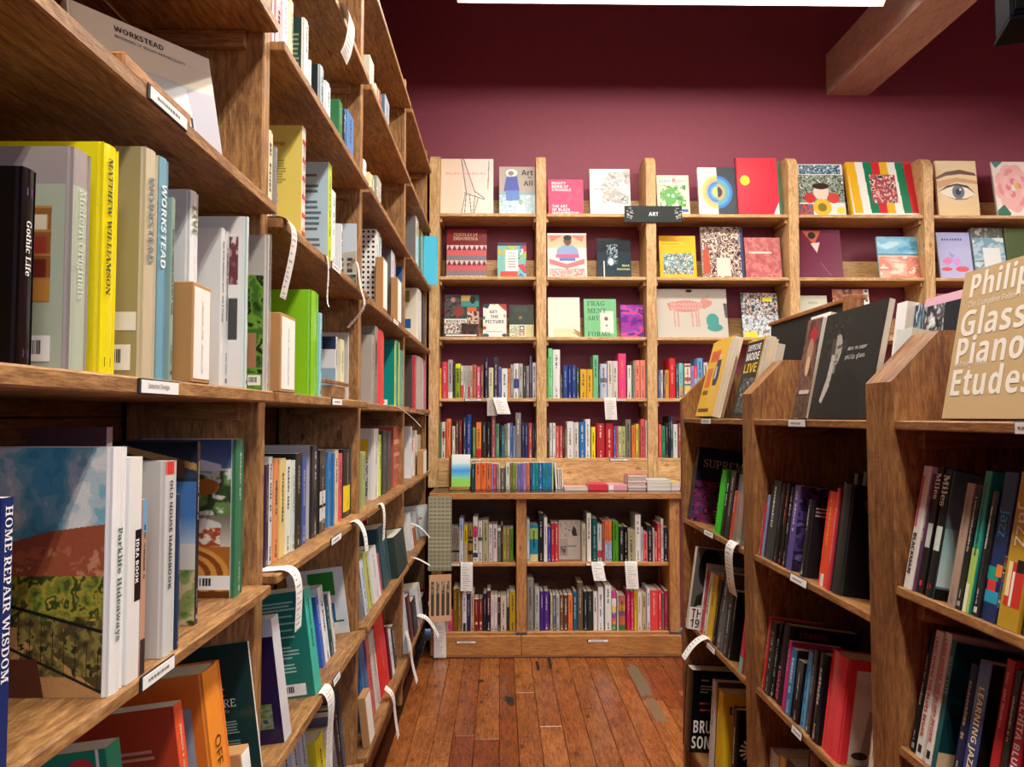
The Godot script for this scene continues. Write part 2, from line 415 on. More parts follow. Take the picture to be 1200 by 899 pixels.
# o: hard, d, cc (boards' colour), t/tc/tf/tl/tp (title, colour, font, length, start from the top), b (bands), pic (cover picture), txt (cover lettering), gloss, name, l (label), cat, group, plain
func make_book(f: Transform3D, t: float, h: float, c: Color, o: Dictionary, label: String, group: String) -> Node3D:
	var r := RandomNumberGenerator.new(); r.seed = hash([snappedf(f.origin.x, 0.001), snappedf(f.origin.y, 0.001), snappedf(f.origin.z, 0.001), c.to_html()])
	var hard: bool = o.get("hard", t > 0.019 and r.randf() < 0.6)
	var d: float = o.get("d", clampf(h * r.randf_range(0.66, 0.76), 0.1, 0.21))
	var called: String = o.get("name", "hardback_book" if hard else "paperback_book")
	var root := thing(called, o.get("l", label), o.get("cat", "book"), o.get("group", group), f)
	var finish: Material = M[o.get("m", "gloss" if r.randf() < 0.35 else "cover")]
	var cv := part("cover", case_mesh(t, h, d, hard, col(o.cc) if o.has("cc") else c, c), finish, root)
	part("pages", leaves_mesh(t, h, d, hard, col(o.pg) if o.has("pg") else Color(0.96, 0.94, 0.9).lerp(Color(0.9, 0.84, 0.7), r.randf() * 0.6)), M.pages, root)
	var st := begin(); var any := false; var nb := 0
	for b in o.get("b", []):
		var sb := begin()
		spine_patch(sb, t, hard, h * b[0], h * b[1], t * ((b[3] if b.size() > 3 else 0.02) - 0.5), t * ((b[4] if b.size() > 4 else 0.98) - 0.5), col(b[2]), 0.00025 + 0.00003 * nb)
		nb += 1
		part("spine_band", sb.commit(), finish, cv)
	if o.has("t"):
		var tc: Color = col(o.tc) if o.has("tc") else contrast(c)
		var tl: float = o.get("tl", 0.7) * h; var tp: float = o.get("tp", 0.08) * h
		var cap := t * float(o.get("ts", 0.62))
		lettering("title", o.t, cv, Vector3(-cap * 0.5 + t * float(o.get("tx", 0.0)), h - tp, 0.0008 if not hard else -0.0006), Vector3.DOWN, Vector3.RIGHT, tl, cap, tc, o.get("tf", "b"), o.get("stretch", false))
	elif not o.has("plain"):
		var tc: Color = col(o.tc) if o.has("tc") else contrast(c)
		var size := clampf(t * r.randf_range(0.22, 0.42), 0.002, 0.013)
		tc = tc.lerp(c, r.randf_range(0.1, 0.5))
		var tp := h * (1.0 - r.randf_range(0.06, 0.2))
		marks(st, t, hard, tp, tp - h * r.randf_range(0.3, 0.55), 0.0, size, tc, r)
		any = true
		if r.randf() < 0.7:
			var si := begin()
			marks(si, t, hard, h * r.randf_range(0.16, 0.24), h * 0.09, 0.0, size * 0.7, tc, r)
			spine_patch(si, t, hard, h * 0.03, h * 0.03 + minf(t * 0.5, 0.01), -minf(t * 0.25, 0.004), minf(t * 0.25, 0.004), tc, 0.0006)
			part("imprint", si.commit(), finish, cv)
	if any: part("title_print", st.commit(), finish, cv)
	for p in o.get("pic", []):   # [side, picture name or colour, from, to, bottom, top]
		cover_picture(cv, t, h, d, hard, p)
	for p in o.get("txt", []):   # [side, text, from, bottom, width, height, colour, font]
		var s: float = p[0]
		var a0: float = p[2]
		var z := -a0 * d if s > 0 else -d * (1.0 - a0)
		lettering("lettering", p[1], cv, Vector3(s * (t * 0.5 + (0.0010 if o.get("pic", []).size() > 1 else 0.0006)), h * p[3], z), Vector3(0, 0, -s), Vector3.UP, d * p[4], h * p[5], col(p[6]), p[7] if p.size() > 7 else "b", p.size() > 8)
	for p in o.get("lines", []): # [side, from, to, bottom, top, how many, colour]
		var sl := begin(); var s: float = p[0]
		for k in int(p[5]):
			if r.randf() < 0.12: continue
			var y := h * lerpf(p[4], p[3], (k + 0.5) / p[5]); var th = h * (p[4] - p[3]) / p[5] * 0.24
			var a := lerpf(p[1], p[2], r.randf_range(0.0, 0.03)); var bnd := lerpf(p[1], p[2], r.randf_range(0.86, 1.0) if r.randf() > 0.15 else 0.5)
			var za := -a * d if s > 0 else -d * (1.0 - a); var zb := -bnd * d if s > 0 else -d * (1.0 - bnd)
			var x := s * (t * 0.5 + 0.0007)
			quad(sl, [Vector3(x, y - th, za), Vector3(x, y - th, zb), Vector3(x, y + th, zb), Vector3(x, y + th, za)], Vector3(s, 0, 0), lin(col(p[6])))
		part("blurb_print", sl.commit(), M.cover, cv)
	if o.has("wrap"): # a loose clear sleeve
		part("clear_sleeve", board(Vector3(t + 0.0006, h + 0.002, d + 0.003), 1, Color.WHITE, 0.001, null, Vector3(0, h * 0.5 + 0.0012, -d * 0.5 + 0.001)).commit(), M.film, root)
	return root
func cover_picture(root: Node, t: float, h: float, d: float, hard: bool, p: Array):
	var s: float = p[0]
	var a0: float = p[2] if p.size() > 2 else 0.0
	var a1: float = p[3] if p.size() > 3 else 1.0
	var b0: float = p[4] if p.size() > 4 else 0.0
	var b1: float = p[5] if p.size() > 5 else 1.0
	var lift: float = p[6] if p.size() > 6 else 0.0004
	if hard and s > 0: a0 = maxf(a0, 0.011 / d)
	if hard and s < 0: a1 = minf(a1, 1.0 - 0.011 / d)
	var z0 := -a0 * d if s > 0 else -d * (1.0 - a0); var z1 := -a1 * d if s > 0 else -d * (1.0 - a1)
	var x := s * (t * 0.5 + lift)
	var st := begin()
	var c := Color.WHITE
	var m: Material = M.cover
	if drawers.has(p[1]): m = picture(p[1])
	else: c = lin(col(p[1]))
	quad(st, [Vector3(x, h * b0, z0), Vector3(x, h * b0, z1), Vector3(x, h * b1, z1), Vector3(x, h * b1, z0)], Vector3(s, 0, 0), c, [Vector2(0, 1), Vector2(1, 1), Vector2(1, 0), Vector2(0, 0)])
	part("cover_print", st.commit(), m, root)

# items: [x from, x to, y of the top, colour, options], in pixels of an enlargement that starts at (ox, oy) and is sc times larger
func shelve(f: Row, items: Array, place: String, group: String, ox := 0.0, oy := 0.0, sc := 1.0, more := {}):
	var last := f.lo
	var k := 0
	var g := Row.new(); g.u = f.u; g.v = f.v; g.w = f.w
	for it in items:
		var o: Dictionary = more.duplicate()
		if it.size() > 4: o.merge(it[4], true)
		var c := col(it[3])
		var out: float = o.get("out", rng.randf_range(-0.007, 0.0))
		g.O = f.O + f.w * out
		var s0 := along(g, ox + it[0] / sc); var s1 := along(g, ox + it[1] / sc)
		if s1 - s0 < 0.0045: s1 = s0 + 0.0045
		if s0 < last: # a book slides along until it clears its neighbour
			s1 = maxf(last + minf(s1 - s0, 0.012), s1); s0 = last
		if s1 > f.hi:
			s1 = f.hi
			if s1 - s0 < 0.006: s0 = s1 - 0.006
			if s0 < last - 0.0001: k += 1; continue
		if not o.has("free"): last = s1
		var h: float = o.h if o.has("h") else up_to(g, s0, oy + it[2] / sc)
		h = clampf(h, 0.1, f.room)
		var b := Basis(f.u, f.v, f.w)
		var t := s1 - s0 - 0.0010
		var lean := deg_to_rad(o.get("lean", 0.0))
		var origin: Vector3 = g.O + f.u * (s0 + s1) * 0.5 + f.v * (0.0005 + absf(sin(lean)) * t * 0.5)
		if lean != 0.0: b = b * Basis(Vector3(0, 0, 1), lean)
		var prev: String = colour_name(col(items[k - 1][3])) if k > 0 else ""
		var nxt: String = colour_name(col(items[k + 1][3])) if k < items.size() - 1 else ""
		var size := "thin" if t < 0.012 else ("slim" if t < 0.024 else ("thick" if t > 0.04 else "plain"))
		var mine := colour_name(c)
		var label := ""
		if prev and nxt: label = "%s %s book between %s and %s ones, %s" % [size, mine, prev, nxt, place]
		elif nxt: label = "%s %s book starting the row before a %s one, %s" % [size, mine, nxt, place]
		else: label = "%s %s book ending the row after a %s one, %s" % [size, mine, prev, place]
		if label.split(" ").size() > 16 and prev: label = "%s %s book after the %s one, %s" % [size, mine, prev, place]
		if label.split(" ").size() > 16: label = "%s book, %s" % [mine, place]
		if labels_used.has(label): label = "%s %s book, %s in its row, %s" % [size, mine, NTH[k], place]
		o.d = clampf(o.get("d", clampf(h * rng.randf_range(0.66, 0.76), 0.1, 0.21)), 0.05, f.deep + out)
		make_book(Transform3D(b, origin), t, h, c, o, label, group)
		k += 1
# a book standing with its front cover to the reader, spine on its left; lean in degrees backwards
func face_out(f: Row, x0: float, x1: float, ytop: float, c: String, o: Dictionary, label: String, group: String):
	var lean: float = deg_to_rad(o.get("lean", 9.0))
	var g := Row.new(); g.O = f.O + f.w * float(o.get("out", -0.05)); g.u = f.u
	var s0 := along(g, x0); var s1 := along(g, x1)
	g.u = f.u; g.w = f.w * cos(lean) + f.v * sin(lean); g.v = f.v * cos(lean) - f.w * sin(lean)
	s0 = maxf(s0, f.lo); s1 = minf(s1, f.hi)
	var h := clampf(up_to(g, s0, ytop), 0.1, f.room)
	var t: float = o.get("thick", 0.016)
	var b := Basis(g.w, g.v, -g.u)
	o.d = s1 - s0
	if not o.has("hard"): o.hard = false
	var org: Vector3 = g.O + f.u * s0 - g.w * (t * 0.5) + f.v * (t * sin(lean) + 0.0006)
	o.name = o.get("name", "display_book")
	o.plain = true
	return make_book(Transform3D(b, org), t, h, col(c), o, label, group)
# ---------------------------------------------------------------- flat print on covers, drawn into small images (x, y as shares from the upper left)
class Pic:
	var im: Image
	var w: int
	var h: int
	func _init(pw := 96, ph := 128, c := Color.WHITE):
		w = pw; h = ph; im = Image.create(w, h, false, Image.FORMAT_RGB8); im.fill(c)
	func rc(x0: float, y0: float, x1: float, y1: float, c: String):
		im.fill_rect(Rect2i(int(x0 * w), int(y0 * h), maxi(1, int(x1 * w) - int(x0 * w)), maxi(1, int(y1 * h) - int(y0 * h))), Color.html(c))
	func el(cx: float, cy: float, rx: float, ry: float, c: String):
		for y in range(maxi(0, int((cy - ry) * h)), mini(h, int((cy + ry) * h) + 1)):
			var k := 1.0 - pow(((y + 0.5) / h - cy) / ry, 2)
			if k <= 0: continue
			var dx := rx * sqrt(k)
			var a := clampi(int((cx - dx) * w), 0, w); var b := clampi(int((cx + dx) * w), 0, w)
			if b > a: im.fill_rect(Rect2i(a, y, b - a, 1), Color.html(c))
	func pg(p: Array, c: String):
		var lo := 1.0; var hi := 0.0
		for k in range(1, p.size(), 2): lo = minf(lo, p[k]); hi = maxf(hi, p[k])
		var n := p.size() / 2
		for y in range(maxi(0, int(lo * h)), mini(h, int(hi * h) + 1)):
			var fy := (y + 0.5) / h
			var xs := []
			for k in n:
				var x0: float = p[k * 2]; var y0: float = p[k * 2 + 1]; var x1: float = p[((k + 1) % n) * 2]; var y1: float = p[((k + 1) % n) * 2 + 1]
				if (y0 <= fy) != (y1 <= fy): xs.append(x0 + (fy - y0) / (y1 - y0) * (x1 - x0))
			xs.sort()
			for k in range(0, xs.size() - 1, 2):
				var a := clampi(int(xs[k] * w), 0, w); var b := clampi(int(xs[k + 1] * w), 0, w)
				if b > a: im.fill_rect(Rect2i(a, y, b - a, 1), Color.html(c))
	func ln(x0: float, y0: float, x1: float, y1: float, t: float, c: String):
		var d := Vector2(x1 - x0, (y1 - y0) * h / w).normalized().orthogonal() * t * 0.5
		d.y *= float(w) / h
		pg([x0 + d.x, y0 + d.y, x1 + d.x, y1 + d.y, x1 - d.x, y1 - d.y, x0 - d.x, y0 - d.y], c)
	func grad(y0: float, y1: float, a: String, b: String):
		for y in range(int(y0 * h), int(y1 * h)):
			im.fill_rect(Rect2i(0, y, w, 1), Color.html(a).lerp(Color.html(b), (float(y) / h - y0) / (y1 - y0)))
	# patches of colour by noise inside a rectangle
	func blot(x0: float, y0: float, x1: float, y1: float, cs: Array, freq: float, sd: int, cover := 1.0, sx := 1.0):
		var n := FastNoiseLite.new(); n.seed = sd; n.frequency = freq; n.frequency = freq * 0.7; n.fractal_octaves = 4; n.fractal_gain = 0.5
		var q := []
		for c in cs: q.append(Color.html(c))
		for y in range(int(y0 * h), int(y1 * h)):
			for x in range(int(x0 * w), int(x1 * w)):
				var v := clampf(0.5 + n.get_noise_2d(x * sx, y) * 0.95, 0.0, 0.999)
				if cover < 1.0 and n.get_noise_2d(x * sx + 500, y + 300) * 0.9 + 0.5 > cover: continue
				var fi := v * (q.size() - 1)
				var k := int(fi)
				im.set_pixel(x, y, q[k].lerp(q[mini(k + 1, q.size() - 1)], smoothstep(0.25, 0.75, fi - k)))
	func grain(amt: float, sd: int):
		var r := RandomNumberGenerator.new(); r.seed = sd
		for y in h:
			for x in w:
				var k := 1.0 + r.randf_range(-amt, amt); var c := im.get_pixel(x, y); im.set_pixel(x, y, Color(c.r * k, c.g * k, c.b * k))
var drawers := {"giraffe": pic_giraffe, "coat": pic_coat, "indonesia": pic_indonesia, "facets": pic_facets, "brooklyn": pic_brooklyn, "picture": pic_picture, "catalogue": pic_catalogue, "struggle": pic_struggle, "bird": pic_bird, "portrait_red": pic_portrait_red, "night": pic_night, "hand": pic_hand, "forms": pic_forms, "swirl": pic_swirl, "robot": pic_robot, "rings": pic_rings, "comic": pic_comic, "panel_art": pic_panel_art, "crowd": pic_crowd, "rose": pic_rose, "goat": pic_goat, "collage": pic_collage, "folk": pic_folk, "stripes": pic_stripes, "maroon": pic_maroon, "beach": pic_beach, "canyon": pic_canyon, "eye": pic_eye, "peony": pic_peony, "fish": pic_fish, "lake": pic_lake, "gradient_green": pic_gradient_green, "shelfphoto": pic_shelfphoto, "hideaway": pic_hideaway, "views": pic_views, "lakehouse": pic_lakehouse, "workstead": pic_workstead, "trees": pic_trees, "interiors": pic_interiors, "building": pic_building, "dots": pic_dots, "modern": pic_modern, "mondrian": pic_mondrian, "bluebooks": pic_bluebooks, "statue": pic_statue, "yellowphoto": pic_yellowphoto, "brickred": pic_brickred, "map": pic_map, "sketch": pic_sketch, "columns": pic_columns, "photos_tan": pic_photos_tan, "diary": pic_diary, "stage": pic_stage, "stones": pic_stones, "redman": pic_redman, "etudes_man": pic_etudes_man, "moon": pic_moon, "bandphoto": pic_bandphoto, "bluephoto": pic_bluephoto, "supremes": pic_supremes, "singer": pic_singer, "duo": pic_duo, "nose": pic_nose, "daisies": pic_daisies, "ensemble": pic_ensemble, "musicroom": pic_musicroom, "jazzart": pic_jazzart, "jazzgold": pic_jazzgold, "trumpet": pic_trumpet, "city": pic_city, "silhouette": pic_silhouette, "barcode": pic_barcode, "slip": pic_slip}
func picture(key: String) -> Material:
	if not pics.has(key):
		var p: Pic = drawers[key].call()
		p.im.generate_mipmaps()
		var m := StandardMaterial3D.new(); m.albedo_texture = ImageTexture.create_from_image(p.im); m.roughness = 0.34; m.metallic_specular = 0.32; m.cull_mode = BaseMaterial3D.CULL_DISABLED
		pics[key] = m
	return pics[key]
func pic_giraffe() -> Pic:
	var p := Pic.new(128, 120, col("f0dfd0")); p.rc(0, 0, 0.42, 1, "f1dcc8"); p.rc(0.42, 0, 1, 1, "f2e6dc"); p.rc(0, 0.63, 1, 0.64, "e6d3c3")
	p.pg([0.38, 0, 0.43, 0, 0.63, 0.6, 0.55, 0.66, 0.46, 0.62], "e9d8ca")
	p.ln(0.39, 0, 0.49, 0.62, 0.012, "4a3c3a"); p.ln(0.43, 0, 0.66, 0.62, 0.012, "5a4a46"); p.ln(0.92, 0.03, 0.9, 0.55, 0.018, "a08c84")
	for k in [[0.47, 0.64, 0.40, 1.0], [0.49, 0.64, 0.46, 1.0], [0.55, 0.66, 0.59, 1.0], [0.66, 0.66, 0.62, 1.0], [0.72, 0.7, 0.64, 1.0], [0.45, 0.62, 0.84, 0.74], [0.66, 0.6, 0.84, 0.72]]: p.ln(k[0], k[1], k[2], k[3], 0.011, "5b4d49")
	for k in 14: p.rc(0.1 + k * 0.055, 0.25 + 0.012 * (k % 3), 0.135 + k * 0.055, 0.285, "efa9a4")
	return p
func pic_coat() -> Pic:
	var p := Pic.new(90, 116, col("b9aea4")); p.grad(0.55, 1.0, "8fb6c9", "dcecf0"); p.blot(0, 0.6, 1, 1, ["9fc4d4", "c6dfe6", "b7d2de", "e4f0f0"], 0.05, 3)
	p.pg([0.2, 0.22, 0.5, 0.2, 0.57, 0.52, 0.13, 0.52], "4b55b4"); p.pg([0.18, 0.5, 0.55, 0.5, 0.58, 0.7, 0.2, 0.72], "5f86cc"); p.el(0.35, 0.13, 0.16, 0.08, "f1f0ec"); p.el(0.33, 0.14, 0.08, 0.05, "8d8a84")
	p.pg([0.48, 1, 0.56, 0.68, 0.66, 0.68, 0.76, 1], "e9efec"); p.el(0.6, 0.74, 0.06, 0.06, "9fb8a8"); return p
func pic_indonesia() -> Pic:
	var p := Pic.new(96, 112, col("7a1b22"))
	for y in range(37, 112):
		for x in 96:
			var band := int((y - 37) / 12) % 3
			var z := absi((x % 12) - 6)
			var c := "d9d0c8"
			if band == 0: c = "8a3040" if (y - 37) % 12 > z * 2 - 1 else "cfc8c6"
			elif band == 1: c = "e06a6a" if (x + y) % 6 < 4 else "b04a58"
			else: c = "4a4252" if (x + y) % 4 < 2 else "b9a8ae"
			p.im.set_pixel(x, y, Color.html(c))
	return p
func pic_facets() -> Pic:
	var p := Pic.new(80, 90, col("7fc4c0")); var r := RandomNumberGenerator.new(); r.seed = 4
	for k in 26:
		var cx := r.randf(); var cy := r.randf(); var q := []
		for j in 3: q.append_array([cx + r.randf_range(-0.3, 0.3), cy + r.randf_range(-0.3, 0.3)])
		p.pg(q, ["d8435a", "3f7fd0", "f0b63e", "7cc0a0", "e889b8", "2f5fa8", "f4efe6", "b5cf4e"][k % 8])
	p.rc(0, 0.0, 1, 0.09, "4a3a58"); p.rc(0.1, 0.84, 0.7, 1, "e4503f"); p.rc(0.28, 0.22, 0.72, 0.83, "f6f3ee")
	for k in 6: p.rc(0.37, 0.3 + k * 0.08, 0.63, 0.33 + k * 0.08, "9aa0a0")
	return p
func pic_brooklyn() -> Pic:
	var p := Pic.new(90, 108, col("264c48")); p.blot(0, 0, 0.46, 0.58, ["274846", "3c5a55", "6a3a44", "22302f", "4f6a60"], 0.06, 8)
	p.rc(0.48, 0.02, 0.76, 0.15, "c79f52"); p.rc(0.48, 0.15, 1, 0.29, "3f8f8c"); p.el(0.82, 0.12, 0.08, 0.09, "1b1b1c"); p.el(0.25, 0.12, 0.07, 0.06, "b07a7c"); p.el(0.42, 0.4, 0.17, 0.12, "8a3a34"); p.rc(0.66, 0.3, 0.94, 0.4, "d4673f"); p.blot(0.66, 0.4, 1, 0.7, ["3a2a28", "d9b3a2", "5a3430"], 0.07, 2)
	p.rc(0, 0.58, 0.66, 0.68, "e7e4da"); p.blot(0, 0.68, 0.5, 0.93, ["d9d2c6", "6a5a52", "f0ece4", "3a302c"], 0.12, 9); p.blot(0.5, 0.7, 1, 1, ["251c1c", "3a2422", "7a2e2a"], 0.08, 5); p.rc(0.05, 0.95, 0.95, 0.985, "efece6"); return p
func pic_picture() -> Pic:
	var p := Pic.new(80, 110, col("eeebe4")); p.pg([0, 0, 0.3, 0, 0.2, 0.14, 0, 0.1], "2a3a44"); p.pg([0.65, 0, 1, 0, 1, 0.22, 0.85, 0.14], "b8302c"); p.pg([0.3, 0, 0.6, 0, 0.5, 0.05], "d9c9a4")
	p.el(0.06, 0.73, 0.09, 0.05, "cc3a34"); p.el(0.12, 0.96, 0.14, 0.06, "3a5878"); p.el(0.92, 0.95, 0.1, 0.05, "36424e"); p.el(0.93, 0.36, 0.05, 0.06, "a9b4a2"); p.el(0.05, 0.42, 0.05, 0.05, "4a6670")
	for k in 10: p.rc(0.16 + k * 0.07, 0.83 + 0.006 * (k % 2), 0.2 + k * 0.07, 0.855, "8c8c88")
	return p
func pic_catalogue() -> Pic:
	var p := Pic.new(80, 105, col("22301f")); p.grad(0, 0.62, "1d2a1d", "26382a"); p.rc(0, 0.62, 1, 1, "e4e0c0"); p.rc(0.68, 0.65, 1, 1, "d9d29a"); p.blot(0.02, 0.66, 0.4, 1, ["cfd0b4", "a9b09a", "e2e0cc"], 0.09, 6)
	p.rc(0.42, 0.66, 0.62, 0.8, "4a4a48"); p.el(0.52, 0.73, 0.07, 0.045, "f2efe8"); p.rc(0.42, 0.82, 0.62, 0.97, "6a5a58"); p.el(0.52, 0.9, 0.075, 0.06, "ecb8b4"); p.el(0.46, 0.4, 0.07, 0.05, "8f7d3c")
	for k in 3: p.rc(0.15, 0.08 + k * 0.06, 0.75, 0.095 + k * 0.06, "5c6a4c")
	return p
func pic_struggle() -> Pic:
	var p := Pic.new(80, 78, col("e83f6c")); p.blot(0, 0, 1, 1, ["e53a66", "e83f6c", "ee4f7a"], 0.08, 3); return p
func pic_bird() -> Pic:
	var p := Pic.new(96, 110, col("eef1ee")); p.pg([0.3, 0.3, 0.55, 0.08, 0.95, 0.03, 1, 0.25, 0.7, 0.3, 0.4, 0.4], "c9c9c4"); p.blot(0.3, 0.08, 1, 0.4, ["dcdcd6", "9fb0bf", "e6ddd2", "c9a9a4", "7fa0bd"], 0.05, 2, 0.6)
	p.pg([0.28, 0.45, 0.5, 0.4, 0.98, 0.6, 0.95, 0.78, 0.6, 0.75, 0.4, 0.66], "a9a8a4"); p.blot(0.3, 0.42, 0.95, 0.76, ["8a8e90", "d9d3c4", "b3a9a4", "c2d4d0", "6d7074"], 0.06, 12, 0.55); p.ln(0.1, 0.45, 0.4, 0.43, 0.02, "9c9a96"); p.blot(0, 0.8, 0.5, 1, ["eef1ee", "cfe0e0", "e2ecea"], 0.04, 3); return p
func pic_portrait_red() -> Pic:
	var p := Pic.new(90, 100, col("dccfae")); p.rc(0, 0, 1, 0.04, "efe8dc"); p.grad(0.04, 0.34, "c9a98c", "d8c9a6"); p.pg([0.05, 0.05, 0.4, 0.05, 0.1, 0.2], "cf7a72"); p.pg([0.95, 0.05, 0.6, 0.05, 0.9, 0.2], "cf7a72"); p.rc(0, 0.34, 1, 1, "efe7dc")
	p.pg([0.25, 0.36, 0.4, 0.27, 0.64, 0.27, 0.78, 0.36, 0.82, 0.55, 0.22, 0.55], "8fa6cc"); p.el(0.52, 0.17, 0.1, 0.11, "6b4436"); p.el(0.52, 0.1, 0.105, 0.06, "2b2220"); p.rc(0.22, 0.48, 0.8, 0.56, "d0668c"); p.rc(0.3, 0.57, 0.72, 0.63, "5d7fc0")
	p.pg([0.05, 0.58, 0.5, 0.7, 0.95, 0.58, 0.95, 0.7, 0.5, 0.8, 0.05, 0.7], "e37a80"); p.blot(0.04, 0.8, 0.96, 0.99, ["f0e6dc", "e28a86", "d9c9c0", "8fa0bc"], 0.12, 4); return p
func pic_night() -> Pic:
	var p := Pic.new(84, 90, col("121b24")); p.grad(0.35, 1, "1d2e3a", "2c3f4c"); p.rc(0, 0, 1, 0.33, "101720"); p.blot(0.3, 0.15, 0.62, 0.7, ["121b24", "8fb0c4", "22343f", "d9e4ea", "182530"], 0.16, 6, 0.6); p.el(0.42, 0.6, 0.08, 0.1, "c9d8de"); p.rc(0.2, 0.58, 0.235, 1, "e3e1cf"); return p
func pic_hand() -> Pic:
	var p := Pic.new(76, 92, col("e9e4d4")); p.rc(0, 0, 0.03, 1, "f4f2ec"); p.rc(0.14, 0.8, 0.86, 1, "e4d9b0"); p.pg([0.8, 0.8, 1, 0.88, 1, 1, 0.9, 0.96], "b59462"); p.ln(0.76, 0.88, 0.98, 0.96, 0.02, "8f7048"); p.ln(0.8, 0.82, 1, 0.9, 0.02, "8f7048"); return p
func pic_forms() -> Pic:
	var p := Pic.new(76, 90, col("7cc08c")); p.rc(0.5, 0.33, 0.92, 0.9, "ece6da"); p.el(0.69, 0.52, 0.06, 0.05, "6a6a60"); p.el(0.7, 0.7, 0.035, 0.03, "7a9a90"); return p
func pic_swirl() -> Pic:
	var p := Pic.new(64, 80, col("7a3aa0")); p.blot(0, 0, 1, 1, ["6a2f94", "a8389a", "7c4fc0", "e0508f", "5a3a9c", "d85a78"], 0.03, 21, 1.0, 0.5); return p
func pic_robot() -> Pic:
	var p := Pic.new(76, 88, col("e9dfc2")); p.blot(0.1, 0.26, 0.9, 0.8, ["e4dcbc", "4f9a4c", "7fb86a", "3a7f46", "c9d8a0"], 0.06, 9, 0.6); p.el(0.42, 0.55, 0.2, 0.2, "5aa850"); p.el(0.36, 0.5, 0.04, 0.04, "f0eee0"); p.el(0.5, 0.52, 0.05, 0.04, "f0eee0"); p.rc(0.6, 0.86, 0.95, 0.93, "3a58b0"); p.pg([0.45, 1, 0.7, 0.85, 0.9, 1], "e3c4a2"); return p
func pic_rings() -> Pic:
	var p := Pic.new(96, 112, col("efece2")); p.rc(0.5, 0, 1, 1, "39434c")
	for k in [[0.40, "f2cf5a", "3f7cc8"], [0.33, "f0b08a", "4fa4d8"], [0.26, "3f86d0", "6fae8c"], [0.19, "5f9ed8", "f0a87c"], [0.13, "f3e27a", "e08a6c"]]:
		p.el(0.5, 0.52, k[0], k[0] * 0.86, k[1])
	var q := Pic.new(96, 112, col("39434c"))
	for k in [[0.40, "f2cf5a", "3f7cc8"], [0.33, "f0b08a", "4fa4d8"], [0.26, "3f86d0", "6fae8c"], [0.19, "5f9ed8", "f0a87c"], [0.13, "f3e27a", "2a3440"]]:
		q.el(0.5, 0.52, k[0], k[0] * 0.86, k[2])
	p.im.blit_rect(q.im, Rect2i(48, 0, 48, 112), Vector2i(48, 0)); return p
func pic_comic() -> Pic:
	var p := Pic.new(96, 120, col("e2354a")); p.pg([0.86, 1, 1, 0.78, 1, 1], "f0ebe6"); p.el(0.2, 0.4, 0.12, 0.09, "f2d93a"); p.rc(0, 0, 0.04, 1, "c42a3e"); return p
func pic_panel_art() -> Pic:
	var p := Pic.new(84, 88, col("edb92c")); p.rc(0.08, 0.12, 0.5, 0.14, "c98a24"); p.rc(0.08, 0.19, 0.55, 0.21, "c98a24"); p.blot(0.1, 0.43, 0.92, 0.93, ["e6e0d2", "5a86b8", "c9d8c4", "8a6a4a", "3f9aa0", "f0ece0"], 0.09, 14); return p
func pic_crowd() -> Pic:
	var p := Pic.new(96, 108, col("d9cbb4")); p.blot(0, 0, 1, 1, ["e0d3bf", "3a3230", "b08a78", "f0e8da", "5a4a58", "c9a890", "2a3048"], 0.07, 33); p.rc(0.35, 0.62, 0.68, 0.98, "ded8ca"); p.rc(0.94, 0, 1, 1, "3b4a78"); p.pg([0.02, 0.5, 0.16, 0.35, 0.2, 0.9, 0.04, 0.95], "c05a44"); return p
func pic_rose() -> Pic:
	var p := Pic.new(84, 88, col("c06a6c")); p.blot(0, 0, 1, 1, ["b4585c", "c06a6c", "cc8480", "b86266"], 0.05, 3); p.rc(0.12, 0.36, 0.75, 0.4, "ecd8cc"); return p
func pic_goat() -> Pic:
	var p := Pic.new(150, 100, col("c8c3b8")); p.el(0.42, 0.36, 0.24, 0.12, "c98c84"); p.pg([0.15, 0.3, 0.24, 0.26, 0.26, 0.4, 0.19, 0.46], "c98c84"); p.pg([0.58, 0.36, 0.66, 0.18, 0.8, 0.26, 0.78, 0.34, 0.68, 0.42], "c98c84"); p.ln(0.68, 0.22, 0.76, 0.13, 0.012, "c98f86")
	for x in [0.25, 0.3, 0.5, 0.56, 0.59]: p.ln(x, 0.46, x + 0.01, 0.78, 0.022, "cf9a92")
	for k in 22: p.ln(0.2 + (k % 11) * 0.042, 0.29 + (k / 11) * 0.08, 0.23 + (k % 11) * 0.042, 0.35 + (k / 11) * 0.08, 0.01, "e4c8c0")
	p.el(0.79, 0.66, 0.09, 0.15, "4f9a94"); p.el(0.82, 0.8, 0.11, 0.08, "4f9a94"); p.el(0.47, 0.04, 0.05, 0.03, "2b2a2a"); p.pg([0.95, 0.3, 1, 0.3, 1, 0.6, 0.97, 0.6], "5a5a58"); return p
func pic_collage() -> Pic:
	var p := Pic.new(88, 98, col("3f5058")); p.blot(0, 0, 1, 0.55, ["2c3c44", "4a5a62", "c9ccc8", "8a5a4a", "26343a"], 0.1, 40); p.blot(0, 0.5, 1, 1, ["cfd6da", "9fb0bc", "e8e8e4", "6a8a9c", "c96a5a"], 0.1, 41); p.rc(0.05, 0.88, 0.4, 1, "ecd84a"); p.rc(0.6, 0.1, 0.86, 0.2, "d8c63c"); return p
